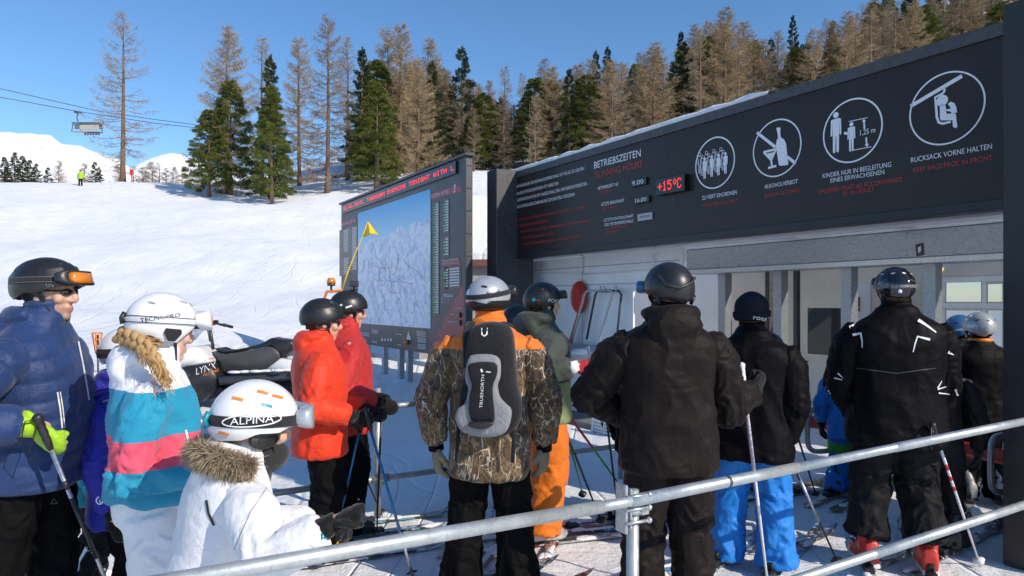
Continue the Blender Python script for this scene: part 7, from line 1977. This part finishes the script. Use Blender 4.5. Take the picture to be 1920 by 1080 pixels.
# orange mesh marker on the snow left of the woman's helmet and red marker on the crest
mk_ = thing('slope_marker', 'small orange mesh basket on a dark stake behind the white helmets', 'marker', (pt(183, 0, 11.5).x, 11.5, gz(pt(183, 0, 11.5).x, 11.5)))
KI = mat_of(mk_).inverted(); mb = MB(); mb.tube([KI @ pt(184, 700, 11.5), KI @ pt(183, 628, 11.5)], .014, 8); mb.build('stake', M['dark_steel'], mk_)
mb = MB()
for k in range(10):
    a = 2*PI*k/10; o_ = Vector((.075*math.cos(a), .075*math.sin(a), 0)); mb.tube([KI @ (pt(182, 624, 11.5)+o_), KI @ (pt(184, 662, 11.5)+o_*.55)], .006, 5)
for y, r in ((624, 1), (636, .86), (648, .72), (662, .55)): mb.tube([KI @ (pt(182+(y-624)/19, y, 11.5)+Vector((.075*r*math.cos(2*PI*k/16), .075*r*math.sin(2*PI*k/16), 0))) for k in range(17)], .008, 6, False)
mb.build('basket', M['orange_plastic'], mk_)
rm = thing('piste_marker', 'red marker box on the snow crest beside the lone larch', 'marker', (pt(247, 0, 79).x, 79, gz(pt(247, 0, 79).x, 79)))
mb = MB(); mb.box((0, 0, 1.15), (.34, .3, .6), None, 0, None, .04); mb.build('box', M['red_paint'], rm); mb = MB(); mb.tube([(0, 0, -.3), (0, 0, .9)], .06, 10); mb.build('stake', M['red_paint'], rm)

# ================================================================= chairlift above the slope
CD = 92
def cable(name, label, pts, r=.045):
    o = thing('lift_cable', label, 'cable', pts[0]); I = Matrix.Translation(-pts[0]); mb = MB(); mb.tube(pts, r, 6, True, I); mb.build('rope', M['dark_steel'], o); return o
cable('a', 'upper dark chairlift cable crossing the sky at the left', [pt(-160, 124, 80), pt(0, 166, 85), pt(178, 207, CD+3), pt(290, 224, 100), pt(390, 237, 110), pt(520, 250, 125)])
cable('b', 'lower dark chairlift cable carrying the chair', [pt(-160, 153, 80), pt(0, 182, 84), pt(146, 209, CD), pt(290, 231, 100), pt(390, 242, 110), pt(520, 252, 125)])
ch = thing('lift_chair', 'six-seat chairlift chair with grey bubble hanging in the sky by the lone larch', 'chairlift', pt(146, 209, CD))
CI = mat_of(ch).inverted()
mb = MB(); mb.tube([CI @ pt(139, 210, CD), CI @ pt(153, 211, CD)], .16, 8); mb.tube([CI @ pt(146, 209, CD), CI @ pt(144, 222, CD), CI @ pt(147, 232, CD)], .075, 8); mb.build('hanger', M['dark_steel'], ch)
mb = MB(); 
for a, b in (((136, 233), (194, 233)), ((134, 251), (196, 254)), ((136, 233), (133, 251)), ((194, 233), (197, 254)), ((152, 233), (151, 252))): mb.tube([CI @ pt(*a, CD), CI @ pt(*b, CD)], .055, 6)
mb.build('frame', M['dark_steel'], ch)
X = pt(0, 0, CD); u = CD/FPX
mb = MB(); R = []
for f in range(7):
    a = -.3+f/6*1.9; R.append([CI @ (pt(x, 243, CD)+Vector((0, .9*math.cos(a)-.4, .62*math.sin(a)+.1))) for x in (135, 155, 175, 195)])
R2 = [[v+Vector((0, .03, .03)) for v in r][::-1] for r in R]; mb.loft([a+b for a, b in zip(R, R2)]); mb.build('bubble', simple('bubble_grey', (.22, .25, .28), .12, 0, 3, .3, coat=.6), ch)
mb = MB(); mb.box(CI @ (pt(174, 244, CD)+Vector((0, -.5, 0))), (2.8, .10, .75), None, 0, None, .04); mb.box(CI @ (pt(166, 252, CD)+Vector((0, -.2, 0))), (4.0, .6, .14), None, 0, None, .04); mb.build('seat_back', simple('seat_pale', (.42, .40, .36), .5), ch)
mb = MB()
for k in range(6): mb.box(CI @ (pt(164+k*5.6, 256, CD)+Vector((0, -.3, 0))), (.18, .3, .45), None, 0, None, .04)
mb.build('foot_rest', M['dark_steel'], ch)

ch.scale = (.9, .9, .9)
